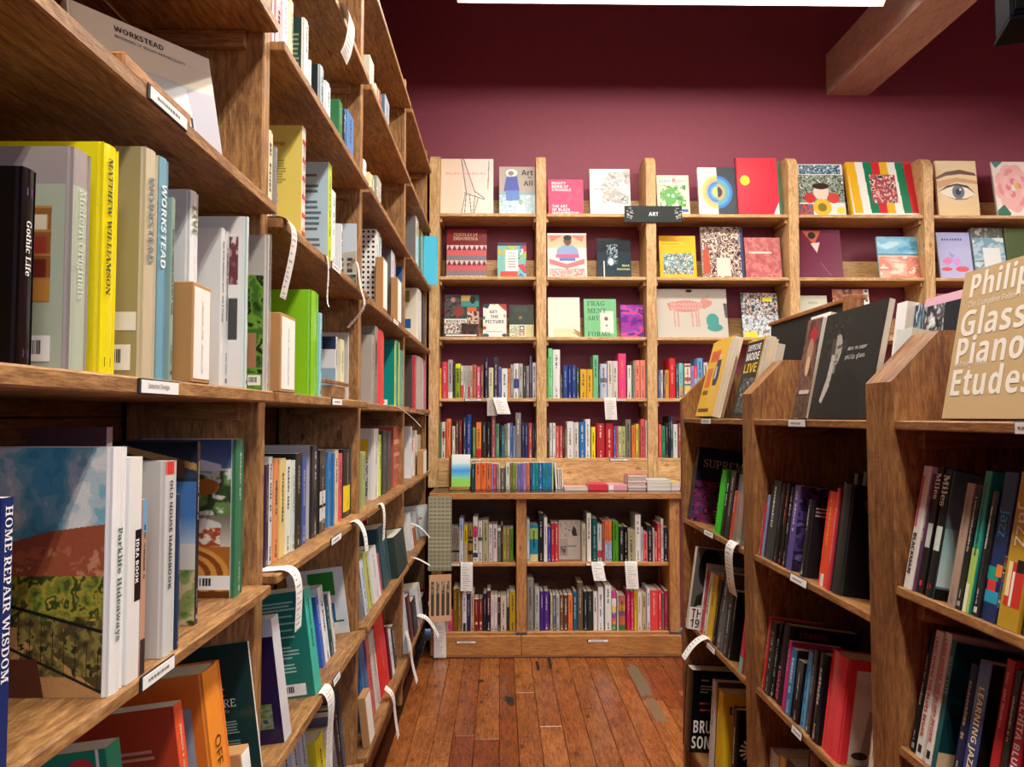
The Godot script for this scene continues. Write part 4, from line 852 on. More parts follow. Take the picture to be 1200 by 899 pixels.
# ---------------------------------------------------------------- the room
const PL := Vector3(-0.45976, 0, -1.54)   # a point under the lip of the aisle bookcase
const DL := Vector3(0.009096, 0, -0.99996)
const PR := Vector3(0.74161, 0, -2.22)    # a point under the front of the island units
const DR := Vector3(0.015869, 0, 0.999874)
const WALL_Z := -4.97
func frame_of(p: Vector3, u: Vector3) -> Transform3D:
	return Transform3D(Basis(u, Vector3.UP, u.cross(Vector3.UP)), p)
func wall_box(called: String, lo: Vector3, hi: Vector3, m: Material):
	var s := structure(called)
	part("surface", board(hi - lo, 0, Color.WHITE, 0.001).commit(), m, s, Transform3D(Basis(), (lo + hi) * 0.5))
	return s
func build_room():
	wall_box("wall_back", Vector3(-1.2, 0, WALL_Z - 0.15), Vector3(5.4, 4.3, WALL_Z), M.wall)
	wall_box("wall_left", Vector3(-1.2, 0, WALL_Z), Vector3(-0.83, 4.3, 4.2), M.wall)
	wall_box("wall_right", Vector3(5.25, 0, WALL_Z), Vector3(5.4, 4.3, 4.2), M.wall)
	# rear wall round an unseen window, added to let in cool daylight
	wall_box("wall_front", Vector3(-1.2, 0, 4.05), Vector3(0.2, 4.3, 4.2), M.wall)
	wall_box("wall_front_side", Vector3(4.6, 0, 4.05), Vector3(5.4, 4.3, 4.2), M.wall)
	wall_box("wall_front_base", Vector3(0.2, 0, 4.05), Vector3(4.6, 0.5, 4.2), M.wall)
	wall_box("wall_front_head", Vector3(0.2, 3.0, 4.05), Vector3(4.6, 4.3, 4.2), M.wall)
	var wn := structure("added_window_1")  # added opening behind the camera; its sky light cools the upper back wall
	for x in [0.24, 1.67, 3.13, 4.56]:
		part("added_window_frame", board(Vector3(0.07, 2.5, 0.09), 1, col("6a4a34")).commit(), M.wood, wn, Transform3D(Basis(), Vector3(x, 1.75, 4.11)))
	for y in [0.54, 2.96]:
		part("added_window_frame", board(Vector3(4.36, 0.07, 0.09), 0, col("6a4a34")).commit(), M.wood, wn, Transform3D(Basis(), Vector3(2.4, y, 4.11)))
	for x in [0.955, 2.4, 3.845]:
		part("added_pane", box(Vector3(1.36, 2.36, 0.006)), M.glass, wn, Transform3D(Basis(), Vector3(x, 1.75, 4.11)))
	wall_box("ceiling", Vector3(-1.2, 4.3, WALL_Z - 0.15), Vector3(5.4, 4.45, 4.2), M.ceiling)
	# floor: narrow boards laid along the aisle
	var fl := structure("floor")
	part("subfloor", board(Vector3(6.6, 0.1, 9.4), 2, col("6a4636"), 0.001).commit(), M.floor, fl, Transform3D(Basis(), Vector3(2.1, -0.074, -0.4)))
	var x := -0.46
	var r := RandomNumberGenerator.new(); r.seed = 77
	var tones := ["e8c8a8", "d8b090", "ffe8c8", "c89878", "e0b898", "f0d0a0", "c08c6c", "e8c0a0", "d0a080"]
	while x < 3.2:
		var w := r.randf_range(0.075, 0.108)
		var z := -4.40 - r.randf() * 0.05
		z = -4.72
		while z < 0.7:
			var l := r.randf_range(0.8, 2.4)
			if z + l > 0.4: l = 0.7 - z
			var tone := col(tones[r.randi() % tones.size()])
			tone = tone.lerp(Color.WHITE, r.randf() * 0.25)
			part("plank", board(Vector3(w - 0.0016, 0.024, l - 0.0008), 2, tone, 0.0022).commit(), M.floor, fl, Transform3D(Basis(), Vector3(x + w * 0.5, -0.012 + r.randf_range(-0.0007, 0.0), z + l * 0.5)))
			z += l
		x += w
	# worn grey patch and filled holes in the boards
	for q in [[0.73, -4.0, 0.034, 0.24, "75644f"], [0.735, -3.6, 0.028, 0.16, "7d6448"], [0.052, -3.72, 0.018, 0.05, "2b2622"], [0.035, -3.75, 0.012, 0.04, "3a332c"], [0.28, -4.28, 0.010, 0.10, "2a1c14"], [0.21, -4.24, 0.009, 0.08, "2a1c14"], [-0.1, -4.0, 0.016, 0.02, "33241a"]]:
		var st := begin(); var n := 16; var pts := []
		for k in n:
			var a := TAU * k / n; var j := r.randf_range(0.8, 1.1)
			var sq := pow(maxf(absf(cos(a)), absf(sin(a))), -0.75)
			pts.append(Vector3(cos(a) * q[2] * sq * r.randf_range(0.9, 1.0), 0, sin(a) * q[3] * sq * j))
		for k in n: tri(st, Vector3.ZERO, pts[k], pts[(k + 1) % n], Vector3.UP, lin(col(q[4])))
		part("worn_patch_stain", st.commit(), M.plain, fl, Transform3D(Basis(), Vector3(q[0], 0.0004, q[1])))
	# heavy timber carried on the back wall
	var bm := structure("ceiling_beam")
	part("timber", board(Vector3(0.29, 0.285, 7.6), 2, col("f4ece6"), 0.006).commit(), M.timber, bm, Transform3D(Basis(), Vector3(2.355, 3.70, WALL_Z + 3.8)))
	strip_light(Vector3(0.90, 3.54, -3.70), 2.25, true, "white strip light hanging crosswise before the maroon wall", 0.72)
	strip_light(Vector3(0.36, 3.46, -1.75), 2.35, false, "white strip light above the aisle between the bookcases")
	strip_light(Vector3(0.36, 3.46, 0.85), 2.35, false, "white strip light above the aisle beside the added window")
	strip_light(Vector3(3.55, 3.46, -2.6), 2.35, false, "white strip light beyond the ceiling timber")
	strip_light(Vector3(3.55, 3.46, 0.8), 2.35, false, "white strip light above the far side of the shop")
	# black loudspeaker hanging under the ceiling
	var sp := thing("loudspeaker", "black loudspeaker hung high in front of the maroon wall", "speaker", "", Transform3D(Basis(Vector3.UP, -0.35), Vector3(2.25, 2.985, -3.0)))
	part("cabinet", board(Vector3(0.30, 0.42, 0.22), 1, col("0b0c0e"), 0.012, null, Vector3(0, 0.23, 0)).commit(), M.cloth, sp)
	part("grille", board(Vector3(0.27, 0.38, 0.012), 1, col("0d0e10"), 0.004, null, Vector3(0, 0.235, 0.115)).commit(), M.cloth, sp)
	part("trim_ring", board(Vector3(0.31, 0.02, 0.23), 0, col("0d0f11"), 0.008, null, Vector3(0, 0.012, 0)).commit(), M.cloth, sp)
	part("bracket", board(Vector3(0.05, 0.9, 0.03), 1, col("1a1a1c"), 0.003, null, Vector3(0, 0.87, -0.06)).commit(), M.metal, sp)
func strip_light(at: Vector3, length: float, crosswise: bool, label: String, power := 1.0):
	var t := Transform3D(Basis() if crosswise else Basis(Vector3.UP, PI / 2), at)
	var o := thing("strip_light", label, "light", "ceiling strip lights", t)
	part("housing", board(Vector3(length, 0.05, 0.11), 0, col("eeeeee"), 0.004, null, Vector3(0, 0.095, 0)).commit(), M.plain, o)
	for s in [-1.0, 1.0]:
		var st := begin()
		quad(st, [Vector3(-length * 0.5, 0.075, 0.05 * s), Vector3(length * 0.5, 0.075, 0.05 * s), Vector3(length * 0.5, 0.012, 0.15 * s), Vector3(-length * 0.5, 0.012, 0.15 * s)], Vector3(0, -1, 0), lin(col("f4f4f2")))
		quad(st, [Vector3(-length * 0.5, 0.078, 0.05 * s), Vector3(length * 0.5, 0.078, 0.05 * s), Vector3(length * 0.5, 0.015, 0.15 * s), Vector3(-length * 0.5, 0.015, 0.15 * s)], Vector3(0, 1, 0), lin(col("d8d8d6")))
		part("reflector", st.commit(), M.plain, o)
		part("light_tube", tube(Vector3(-length * 0.49, 0.035, 0.045 * s), Vector3(length * 0.49, 0.035, 0.045 * s), 0.015), M.glow, o)
		var al := AreaLight3D.new(); al.name = "tube_light"; al.area_size = Vector2(length * 0.96, 0.03)
		al.light_color = Color(1, 0.965, 0.91); al.light_energy = LAMP * power; al.shadow_enabled = true; al.area_range = 14.0; al.area_attenuation = 2.0
		al.transform = Transform3D(Basis(Vector3.RIGHT, -PI / 2 - 0.45 * s), Vector3(0, 0.012, 0.052 * s)); o.add_child(al, true)
	for x in [-length * 0.35, length * 0.35]:
		part("hanger", tube(Vector3(x, 0.12, 0), Vector3(x, 4.3 - at.y, 0), 0.004, col("9a9a9a"), 6), M.metal, o)
const LAMP := 2.6

# ---------------------------------------------------------------- bookcase on the back wall
const POSTS := [-0.415, 0.26, 0.958, 1.869, 2.738, 3.62]
const SHELF_Y := [2.672, 2.268, 1.886, 1.499, 1.124]
func build_bookcase_wall():
	var o := thing("bookcase", "tall oak bookcase of open bays against the maroon wall", "bookcase", "")
	var tint := col("fff4e0")
	var side := Basis(Vector3(0, 0, -1), Vector3.UP, Vector3.RIGHT)
	for k in POSTS.size():
		var y0 := 0.943 if k < 2 else (0.943 if k == 2 else 0.0)
		var outline := PackedVector2Array([Vector2(0, y0), Vector2(0, 2.985), Vector2(0.03, 3.035), Vector2(0.06, 3.052), Vector2(0.19, 3.052), Vector2(0.225, 3.03), Vector2(0.25, 2.985), Vector2(0.25, y0)])
		part("upright", slab(outline, -0.031, 0.031, tint), M.oak, o, Transform3D(side, Vector3(POSTS[k], 0, -4.70)))
	for k in POSTS.size() - 1:
		var a: float = POSTS[k] + 0.032; var b: float = POSTS[k + 1] - 0.032
		for j in SHELF_Y.size():
			var w := b - a
			part("shelf", board(Vector3(w, 0.021, 0.25), 0, tint, 0.0025).commit(), M.oak, o, Transform3D(Basis(), Vector3((a + b) * 0.5, SHELF_Y[j] - 0.0105, -4.835)))
			if j < 3:
				part("back_rail", board(Vector3(w, 0.15, 0.018), 0, tint, 0.002).commit(), M.oak, o, Transform3D(Basis(), Vector3((a + b) * 0.5, SHELF_Y[j] + 0.076, -4.95)))
			for s in [a + 0.007, b - 0.007]:
				part("cleat", board(Vector3(0.014, 0.03, 0.2), 2, tint, 0.002).commit(), M.oak, o, Transform3D(Basis(), Vector3(s, SHELF_Y[j] - 0.037, -4.83)))
		part("apron", board(Vector3(w_of(k), 0.158, 0.02), 0, col("fff0d8"), 0.002).commit(), M.oak, o, Transform3D(Basis(), Vector3((POSTS[k] + POSTS[k + 1]) * 0.5, 1.023, -4.715)))
func w_of(k: int) -> float: return POSTS[k + 1] - POSTS[k] - 0.064
func build_base_cabinet():
	var o := thing("base_cabinet", "low open oak cabinet with a dark varnished counter below the tall bookcase", "cabinet", "")
	var tint := col("e8c49c")
	part("counter_top", board(Vector3(1.47, 0.034, 0.325), 0, col("6a4e3c"), 0.003).commit(), M.floor, o, Transform3D(Basis(), Vector3(0.327, 0.925, -4.5425)))
	part("nosing", board(Vector3(1.47, 0.036, 0.02), 0, col("d8b084"), 0.003).commit(), M.oak, o, Transform3D(Basis(), Vector3(0.327, 0.924, -4.368)))
	for x in [[-0.40, -0.34], [0.095, 0.154], [0.988, 1.048]]:
		part("upright", board(Vector3(x[1] - x[0], 0.775, 0.30), 1, tint, 0.003).commit(), M.oak, o, Transform3D(Basis(), Vector3((x[0] + x[1]) * 0.5, 0.5195, -4.55)))
	for b in [[-0.338, 0.093], [0.156, 0.986]]:
		for y in [0.533, 0.135]:
			part("shelf", board(Vector3(b[1] - b[0], 0.021, 0.28), 0, tint, 0.003).commit(), M.oak, o, Transform3D(Basis(), Vector3((b[0] + b[1]) * 0.5, y - 0.0105, -4.552)))
		part("back_panel", board(Vector3(b[1] - b[0], 0.77, 0.012), 0, col("8a6444"), 0.001).commit(), M.oak, o, Transform3D(Basis(), Vector3((b[0] + b[1]) * 0.5, 0.52, -4.702)))
	for b in [[-0.40, 0.122], [0.124, 1.048]]:
		part("plinth", board(Vector3(b[1] - b[0], 0.112, 0.022), 0, col("e0b888"), 0.003).commit(), M.oak, o, Transform3D(Basis(), Vector3((b[0] + b[1]) * 0.5, 0.066, -4.388)))
	part("plinth_foot", board(Vector3(1.43, 0.011, 0.03), 0, col("8a6a50"), 0.003).commit(), M.oak, o, Transform3D(Basis(), Vector3(0.324, 0.0055, -4.385)))

# ---------------------------------------------------------------- bookcase along the aisle; its own x runs away from the camera, z out into the aisle
const BAYS := [-1.02, 0.015, 1.035, 2.145, 3.14]
const LEVELS := [[0.235, 0.672, 1.046, 1.436, 1.822, 2.203, 2.56, 2.93], [0.235, 0.672, 1.057, 1.436, 1.805, 2.186, 2.553, 2.93], [0.235, 0.672, 1.055, 1.430, 1.795, 2.187, 2.553, 2.93], [0.235, 0.672, 1.05, 1.425, 1.795, 2.187, 2.553, 2.93]]
const TILT_A := [0.12, 0.13, 0.0, 0.0, 0.0, 0.0, 0.0, 0.0]
func build_bookcase_aisle():
	var f := frame_of(PL, DL)
	var o := thing("bookcase", "long rough-sawn oak bookcase lining the aisle, architecture and design books", "bookcase", "", f)
	var tint := col("e2caa4")
	for k in BAYS.size():
		part("upright", board(Vector3(0.04, 3.06, 0.27), 1, tint, 0.003).commit(), M.wood, o, Transform3D(Basis(), Vector3(BAYS[k], 1.53, -0.165)))
	for k in 4:
		var a: float = BAYS[k] + 0.0205; var b: float = BAYS[k + 1] - 0.0205
		for j in 8:
			var th := 0.019 if j == 2 else 0.023
			var bs := Basis(Vector3.RIGHT, -TILT_A[j])
			var lip := Vector3((a + b) * 0.5, LEVELS[k][j], 0)
			part("shelf", board(Vector3(b - a, th, 0.295), 0, tint, 0.0028, null, Vector3(0, -th * 0.5, -0.1475)).commit(), M.wood, o, Transform3D(bs, lip))
			for s in [a + 0.009, b - 0.009]:
				part("cleat", board(Vector3(0.018, 0.036, 0.19), 2, tint, 0.002, null, Vector3(0, -th - 0.018, -0.16)).commit(), M.wood, o, Transform3D(bs, Vector3(s, LEVELS[k][j], 0)))
		part("kickboard", board(Vector3(b - a, 0.2, 0.02), 0, col("c09870"), 0.002).commit(), M.wood, o, Transform3D(Basis(), Vector3((a + b) * 0.5, 0.101, -0.07)))
		for j in 13:
			part("back_board", board(Vector3(b - a, 0.225, 0.012), 0, col("a88260"), 0.002).commit(), M.wood, o, Transform3D(Basis(), Vector3((a + b) * 0.5, 0.135 + j * 0.227, -0.312)))

# ---------------------------------------------------------------- three island units; own x runs towards the camera, z out into the aisle
const UNITS := [[-0.81, -0.034], [-0.033, 0.735], [0.736, 1.56]]
const UNIT_Y := [[0.115, 0.59, 0.982, 1.377], [0.115, 0.602, 0.984, 1.377], [0.12, 0.46, 0.765, 1.064, 1.377]]
const UNIT_TILT := [0.14, 0.14, 0.20]
func build_islands():
	var names := ["far island display unit with a black header board, music books", "middle island display unit of dark stained wood, music books", "island display unit of dark stained wood holding jazz and blues books"]
	for k in 3:
		var o := thing("display_unit", names[k], "shelf unit", "island display units", frame_of(PR, DR))
		var tint := col("d0b084")
		var side := Basis(Vector3(0, 0, -1), Vector3.UP, Vector3.RIGHT)
		var th := 0.032 if k == 0 else 0.048
		var a: float = UNITS[k][0]; var b: float = UNITS[k][1]
		var outline := PackedVector2Array([Vector2(0, 0), Vector2(0, 1.452), Vector2(0.098, 1.552), Vector2(0.40, 1.552), Vector2(0.40, 0)])
		for x in [a + th * 0.5, b - th * 0.5]:
			part("side_panel", slab(outline, -th * 0.5, th * 0.5, tint), M.wood, o, Transform3D(side, Vector3(x, 0, 0)))
		var l := b - a - th * 2.0 - 0.001
		var c := (a + b) * 0.5
		for j in UNIT_Y[k].size():
			var flat: bool = j == UNIT_Y[k].size() - 1
			var bs := Basis(Vector3.RIGHT, 0.0 if flat else -UNIT_TILT[k])
			if j == 0: bs = Basis(Vector3.RIGHT, -0.06)
			part("shelf", board(Vector3(l, 0.018, 0.37 if flat else 0.35), 0, tint, 0.0025, null, Vector3(0, -0.009, -0.19 if flat else -0.177)).commit(), M.wood, o, Transform3D(bs, Vector3(c, UNIT_Y[k][j], 0.0)))
			for x in [a + th + 0.011, b - th - 0.011]:
				part("cleat", board(Vector3(0.022, 0.035, 0.2), 2, tint, 0.002, null, Vector3(0, -0.037, -0.15)).commit(), M.wood, o, Transform3D(bs, Vector3(x, UNIT_Y[k][j], 0.0)))
		part("back_panel", board(Vector3(l, 1.53, 0.014), 1, col("7a5438"), 0.001).commit(), M.wood, o, Transform3D(Basis(), Vector3(c, 0.77, -0.392)))
		part("kickboard", board(Vector3(l, 0.085, 0.018), 0, tint, 0.002).commit(), M.wood, o, Transform3D(Basis(), Vector3(c, 0.043, -0.03)))
		if k == 0:
			part("header_board", board(Vector3(l - 0.02, 0.21, 0.03), 0, col("1c1d1f"), 0.003).commit(), M.plain, o, Transform3D(Basis(), Vector3(c, 1.642, -0.375)))
			part("header_rail", board(Vector3(l, 0.014, 0.045), 0, col("e0b88c"), 0.002).commit(), M.wood, o, Transform3D(Basis(), Vector3(c, 1.755, -0.375)))
			part("header_post", board(Vector3(0.04, 0.215, 0.045), 1, col("e0b88c"), 0.002).commit(), M.wood, o, Transform3D(Basis(), Vector3(b - th - 0.022, 1.655, -0.36)))
# ---------------------------------------------------------------- what stands on the back wall bookcase
func wall_row(bay: int, level: int, z := -4.715) -> Row:
	var f := row_frame(Vector3(0, SHELF_Y[level], z), Vector3.RIGHT)
	f.lo = POSTS[bay] + 0.033; f.hi = POSTS[bay + 1] - 0.033; f.deep = 0.215
	if level > 0: f.room = SHELF_Y[level - 1] - SHELF_Y[level] - 0.06
	return f
func low_row(y: float, a: float, b: float, z: float, deep: float, room: float) -> Row:
	var f := row_frame(Vector3(0, y, z), Vector3.RIGHT)
	f.lo = a; f.hi = b; f.deep = deep; f.room = room; return f
func fill_bookcase_wall():
	var g := "art books on the wall bookcase"
	shelve(wall_row(0, 3), [[112, 150, 185, "e3bf45"], [155, 210, 120, "d8364f"], [212, 262, 100, "b4b0ac", {b = [[0.0, 0.16, "eeeeea"]]}], [264, 284, 135, "1a1512"], [285, 342, 140, "8aa61e", {b = [[0.86, 1.0, "e6ee1c"]]}], [343, 367, 160, "e9d9d9", {b = [[0.0, 0.4, "d8404a"]]}], [369, 391, 160, "c9c4bd"], [393, 413, 160, "bcc3bd"], [415, 435, 160, "d9bdb5", {b = [[0.0, 0.35, "d04a48"]]}], [437, 457, 160, "d8c9c0"], [458, 500, 150, "c06a3e"], [502, 540, 168, "e2427f"], [544, 570, 150, "7a5232"], [580, 620, 75, "26264a"], [622, 670, 180, "dbd3b0"], [673, 718, 75, "2b2b33"], [722, 750, 170, "7a74c0"], [752, 812, 188, "dfe8e2"], [814, 840, 190, "e0894f"], [842, 872, 148, "a9a79f"], [874, 925, 138, "e9e9e6", {b = [[0.28, 0.56, "2f4a9a"]]}], [927, 965, 138, "b5b3b0"], [968, 998, 160, "3a3835"], [1000, 1028, 160, "8f8a86"], [1030, 1058, 60, "4d2f42"], [1062, 1108, 128, "c9c6c9"]],
		"under the GET THE PICTURE shelf", g, 500, 410, 8.565)
	shelve(wall_row(0, 4), [[115, 140, 180, "5f8a5e"], [148, 188, 170, "d9d5cf", {b = [[0.55, 0.75, "b8403a", 0.2, 0.9]]}], [195, 243, 137, "ec7a42"], [255, 285, 210, "dcdcd2"], [292, 320, 165, "6b4a3a"], [323, 355, 150, "7c1f26"], [367, 395, 125, "3a4a66"], [398, 450, 95, "27408f"], [462, 492, 225, "6f9a4b"], [498, 548, 172, "e88a45", {b = [[0.0, 0.25, "c8302c"]]}], [553, 600, 165, "2b2826"], [605, 640, 165, "1d2026"], [650, 692, 105, "9a5a5f"], [695, 728, 185, "6fa07c"], [735, 751, 200, "1c1c24"], [752, 779, 210, "2d7390"], [781, 808, 195, "8c8d6e"], [810, 837, 182, "c9d2d6"], [839, 866, 180, "3b5ca8"], [868, 890, 210, "8a94a6"], [892, 948, 78, "6b645f", {wrap = 1, d = 0.19}], [955, 983, 180, "2c2a4a"], [985, 1018, 180, "26306e"], [1022, 1060, 180, "b8473f"], [1065, 1084, 190, "15151a"], [1086, 1112, 180, "2c3038"]],
		"lowest bay shelf above the tilted gradient book", g, 500, 475, 8.565)
	shelve(wall_row(1, 3), [[88, 104, 90, "7a8a30"], [105, 152, -14, "78d898"], [153, 228, -2, "ececea", {tc = "3a3a3a"}], [230, 250, 430, "4a4a2a", {h = 0.15}], [258, 303, 155, "1f3480"], [305, 344, 155, "1f3480"], [346, 388, 155, "1f3480"], [392, 418, 180, "2c4a3c"], [428, 491, 195, "e0b12a"], [493, 556, 195, "e0b12a"], [558, 611, 55, "6fc08a"], [613, 629, 150, "2a5560"], [630, 701, 140, "c3c9dc", {b = [[0.45, 0.58, "6a7080"]]}], [703, 754, 112, "ddd6cc"], [756, 808, 112, "ddd6cc"], [811, 892, 38, "ee4282", {tc = "f0a040", hard = true}], [903, 944, 155, "e9ebe2"], [946, 960, 160, "5a7a4a"], [962, 978, 115, "9a9a9a"], [980, 1030, 105, "ef8a72"], [1032, 1084, 105, "ef8a72"], [1087, 1115, 165, "5a5a56", {wrap = 1, d = 0.19}]],
		"under the FRAGMENTARY FORMS shelf", g, 630, 410, 8.565)
	shelve(wall_row(1, 4), [[75, 97, 148, "4a3527"], [99, 122, 148, "d7dbd6"], [125, 149, 148, "ececea"], [151, 181, 175, "cf5a55"], [183, 208, 175, "c4504f"], [210, 224, 190, "33302a"], [226, 242, 195, "8a6a45"], [244, 298, 135, "e8e6ea"], [300, 342, 142, "d9d8cf"], [347, 395, 140, "2f7ac0"], [397, 437, 115, "edeeec"], [445, 480, 180, "efe23a"], [488, 558, 150, "b8272f", {hard = true}], [563, 629, 150, "b8272f", {hard = true}], [631, 649, 175, "5a62c0"], [651, 667, 175, "c06070"], [669, 697, 175, "c8cc9a"], [699, 728, 175, "b5bd80"], [730, 775, 118, "7d7d72"], [780, 808, 165, "e07a3a"], [812, 838, 155, "cfc84a"], [840, 852, 160, "9a4a3a"], [854, 890, 115, "e05f5f"], [895, 930, 125, "eceaef"]],
		"shelf just above the bare oak apron", g, 630, 475, 7.06)
	shelve(wall_row(2, 4), [[1003, 1028, 160, "ea5a48"], [1030, 1058, 172, "2f8a66"], [1060, 1084, 150, "16161a"], [1085, 1101, 95, "101014"], [1102, 1121, 90, "2c3a44"], [1123, 1160, 158, "cfdbd8"], [1165, 1200, 150, "a04a3a"], [1202, 1240, 130, "3a4a7a"]],
		"low wall shelf beside the far island unit", g, 630, 475, 7.06)
	shelve(wall_row(2, 3), [[200, 233, 405, "5a6a8a"], [235, 265, 405, "cfd6e4"], [272, 294, 405, "5a2a22"], [296, 348, 405, "cf9a3f"], [352, 445, 240, "d3272c", {hard = true}], [448, 485, 350, "3a4a42"], [490, 548, 310, "7fcfd2", {b = [[0.0, 0.38, "c9a582"]]}], [572, 660, 315, "e8dccf", {b = [[0.9, 0.96, "8a5a2a"], [0.5, 0.6, "c04a40"], [0.2, 0.34, "e8c84a"], [0.36, 0.42, "3a8a80"]]}], [665, 700, 345, "a08ae0"], [702, 748, 345, "e83a4f", {b = [[0.0, 0.6, "5ac0e8"]]}], [750, 830, 238, "6aa6d8", {b = [[0.0, 0.5, "7fd0b0"]]}], [840, 900, 300, "d8d0c0"], [905, 960, 280, "3a5a4a"], [965, 1040, 330, "c8503a"]],
		"wall shelf below the goat cover", g, 755, 400, 12.0)
	# books shown cover out
	var d := "art books shown cover out"
	face_out(wall_row(0, 0, -4.70), 514.5, 578, 187, "efdccb", {pic = [[1, "giraffe"]], thick = 0.03}, "cream book with a long-legged pencil sketch across its cover", d)
	face_out(wall_row(0, 0, -4.70), 585, 627.5, 196, "b9aea4", {pic = [[1, "coat"]], txt = [[1, "Art", 0.62, 0.82, 0.34, 0.11, "23232a"], [1, "for", 0.8, 0.755, 0.16, 0.045, "23232a"], [1, "All", 0.68, 0.6, 0.3, 0.11, "23232a"]]}, "Art for All cover with a figure in a blue coat and white hat", d)
	face_out(wall_row(0, 1, -4.70), 523, 570, 270, "7a1b22", {pic = [[1, "indonesia"]], lean = 12.0, txt = [[1, "TEXTILES OF", 0.16, 0.87, 0.62, 0.065, "d8c49a", "r"], [1, "INDONESIA", 0.16, 0.78, 0.62, 0.065, "d8c49a", "r"]]}, "dark red TEXTILES OF INDONESIA with zigzag woven bands", d)
	face_out(wall_row(0, 1, -4.70), 583, 617, 285, "d8435a", {pic = [[1, "facets"]]}, "multicoloured cut-paper cover with a white title box in the middle", d)
	face_out(wall_row(0, 2, -4.70), 520.5, 561, 346, "264c48", {pic = [[1, "brooklyn"]], txt = [[1, "BROOKLYN", 0.05, 0.335, 0.56, 0.07, "26221f"]]}, "dark green collage cover with a white BROOKLYN strip", d)
	face_out(wall_row(0, 2, -4.70), 566, 593.5, 357, "eeebe4", {pic = [[1, "picture"]], txt = [[1, "GET", 0.28, 0.72, 0.45, 0.09, "23262a"], [1, "THE", 0.32, 0.57, 0.4, 0.09, "23262a"], [1, "PICTURE", 0.1, 0.41, 0.8, 0.1, "23262a"]]}, "white GET THE PICTURE cover with torn coloured corners", d)
	face_out(wall_row(0, 2, -4.70), 597, 625.5, 358, "22301f", {pic = [[1, "catalogue"]]}, "book with dark green upper cover and pale object photos below", d)
	face_out(wall_row(1, 0, -4.70), 643, 684, 211, "e83f6c", {pic = [[1, "struggle"]], txt = [[1, "BEAUTY", 0.1, 0.86, 0.5, 0.075, "fbeff2"], [1, "BORN OF", 0.1, 0.765, 0.52, 0.075, "fbeff2"], [1, "STRUGGLE", 0.1, 0.67, 0.6, 0.075, "fbeff2"], [1, "THE ART", 0.1, 0.2, 0.5, 0.075, "fbeff2"], [1, "OF BLACK", 0.1, 0.105, 0.55, 0.075, "fbeff2"], [1, "WASHINGTON", 0.1, 0.01, 0.8, 0.075, "fbeff2"]]}, "hot pink square book with white capital titles at top and foot", d)
	face_out(wall_row(1, 0, -4.70), 692, 739.5, 199, "eef1ee", {pic = [[1, "bird"]], thick = 0.03}, "white cover with a pale feathered watercolour shape beside the ART sign", d)
	face_out(wall_row(1, 1, -4.70), 642, 688, 274, "efe7dc", {pic = [[1, "portrait_red"]]}, "portrait cover of a half figure over pink waves with a white border", d)
	face_out(wall_row(1, 1, -4.70), 700, 740, 280, "121b24", {pic = [[1, "night"]], txt = [[1, "Black", 0.74, 0.28, 0.22, 0.055, "dfe08a"], [1, "American", 0.58, 0.19, 0.38, 0.055, "dfe08a"]]}, "night blue cover with a pale blurred figure and yellow lettering", d)
	face_out(wall_row(1, 2, -4.70), 642, 680, 349, "e9e4d4", {pic = [[1, "hand"]], hard = true}, "plain cream cover with a small hand in its lower corner", d)
	face_out(wall_row(1, 2, -4.70), 685, 723, 351, "7cc08c", {pic = [[1, "forms"]], txt = [[1, "FRAG", 0.1, 0.82, 0.62, 0.12, "2c6a48", "R"], [1, "MENT", 0.1, 0.63, 0.72, 0.12, "2c6a48", "R"], [1, "ARY", 0.1, 0.44, 0.38, 0.12, "2c6a48", "R"], [1, "FORMS", 0.1, 0.02, 0.82, 0.12, "2c6a48", "R"]]}, "green FRAGMENTARY FORMS cover with a cream inset panel", d)
	face_out(wall_row(1, 2, -4.70), 728, 755, 358, "7a3aa0", {pic = [[1, "swirl"]]}, "small purple and pink marbled cover beside FRAGMENTARY FORMS", d)
	face_out(wall_row(2, 0, -4.70), 771, 809, 206, "e9dfc2", {pic = [[1, "robot"]], txt = [[1, "GIANT", 0.08, 0.82, 0.38, 0.1, "3f9ad8"], [1, "R", 0.5, 0.82, 0.1, 0.1, "d8402c"], [1, "OBOT", 0.6, 0.82, 0.32, 0.1, "3f9ad8"]]}, "cream magazine with a round green creature behind the ART sign", d)
	face_out(wall_row(2, 0, -4.70), 820, 865, 197, "efece2", {pic = [[1, "rings"]], thick = 0.025}, "cover with coloured concentric rings split white and charcoal", d)
	face_out(wall_row(2, 0, -4.70), 865.5, 905, 183, "2f4a9a", {thick = 0.02, out = -0.10}, "blue book standing behind the red comic book cover", d)
	face_out(wall_row(2, 0, -4.70), 906, 919, 190, "4f8a66", {thick = 0.02, out = -0.09}, "green book edge standing behind the red comic book cover", d)
	face_out(wall_row(2, 0, -4.70), 866, 914, 186, "e2354a", {pic = [[1, "comic"]], thick = 0.03, lean = 8.0, out = -0.03}, "shiny red comic book cover with a yellow round badge", d)
	face_out(wall_row(2, 1, -4.70), 774, 817, 277, "edb92c", {pic = [[1, "panel_art"]]}, "amber yellow cover with a busy painting panel at its foot", d)
	face_out(wall_row(2, 1, -4.70), 824, 873, 265, "d9cbb4", {pic = [[1, "crowd"]], thick = 0.03}, "cover crowded with drawn figures around a blank pale box", d)
	face_out(wall_row(2, 1, -4.70), 875, 917, 279, "c06a6c", {pic = [[1, "rose"]]}, "dusty rose cover with one white title line", d)
	face_out(wall_row(2, 2, -4.70), 771, 854, 337, "c8c3b8", {pic = [[1, "goat"]], thick = 0.012}, "wide grey cover with a pink goat and teal blots", d)
	face_out(wall_row(2, 2, -4.70), 871, 914, 344, "3f5058", {pic = [[1, "collage"]]}, "photo grid cover with a yellow corner beside the goat cover", d)
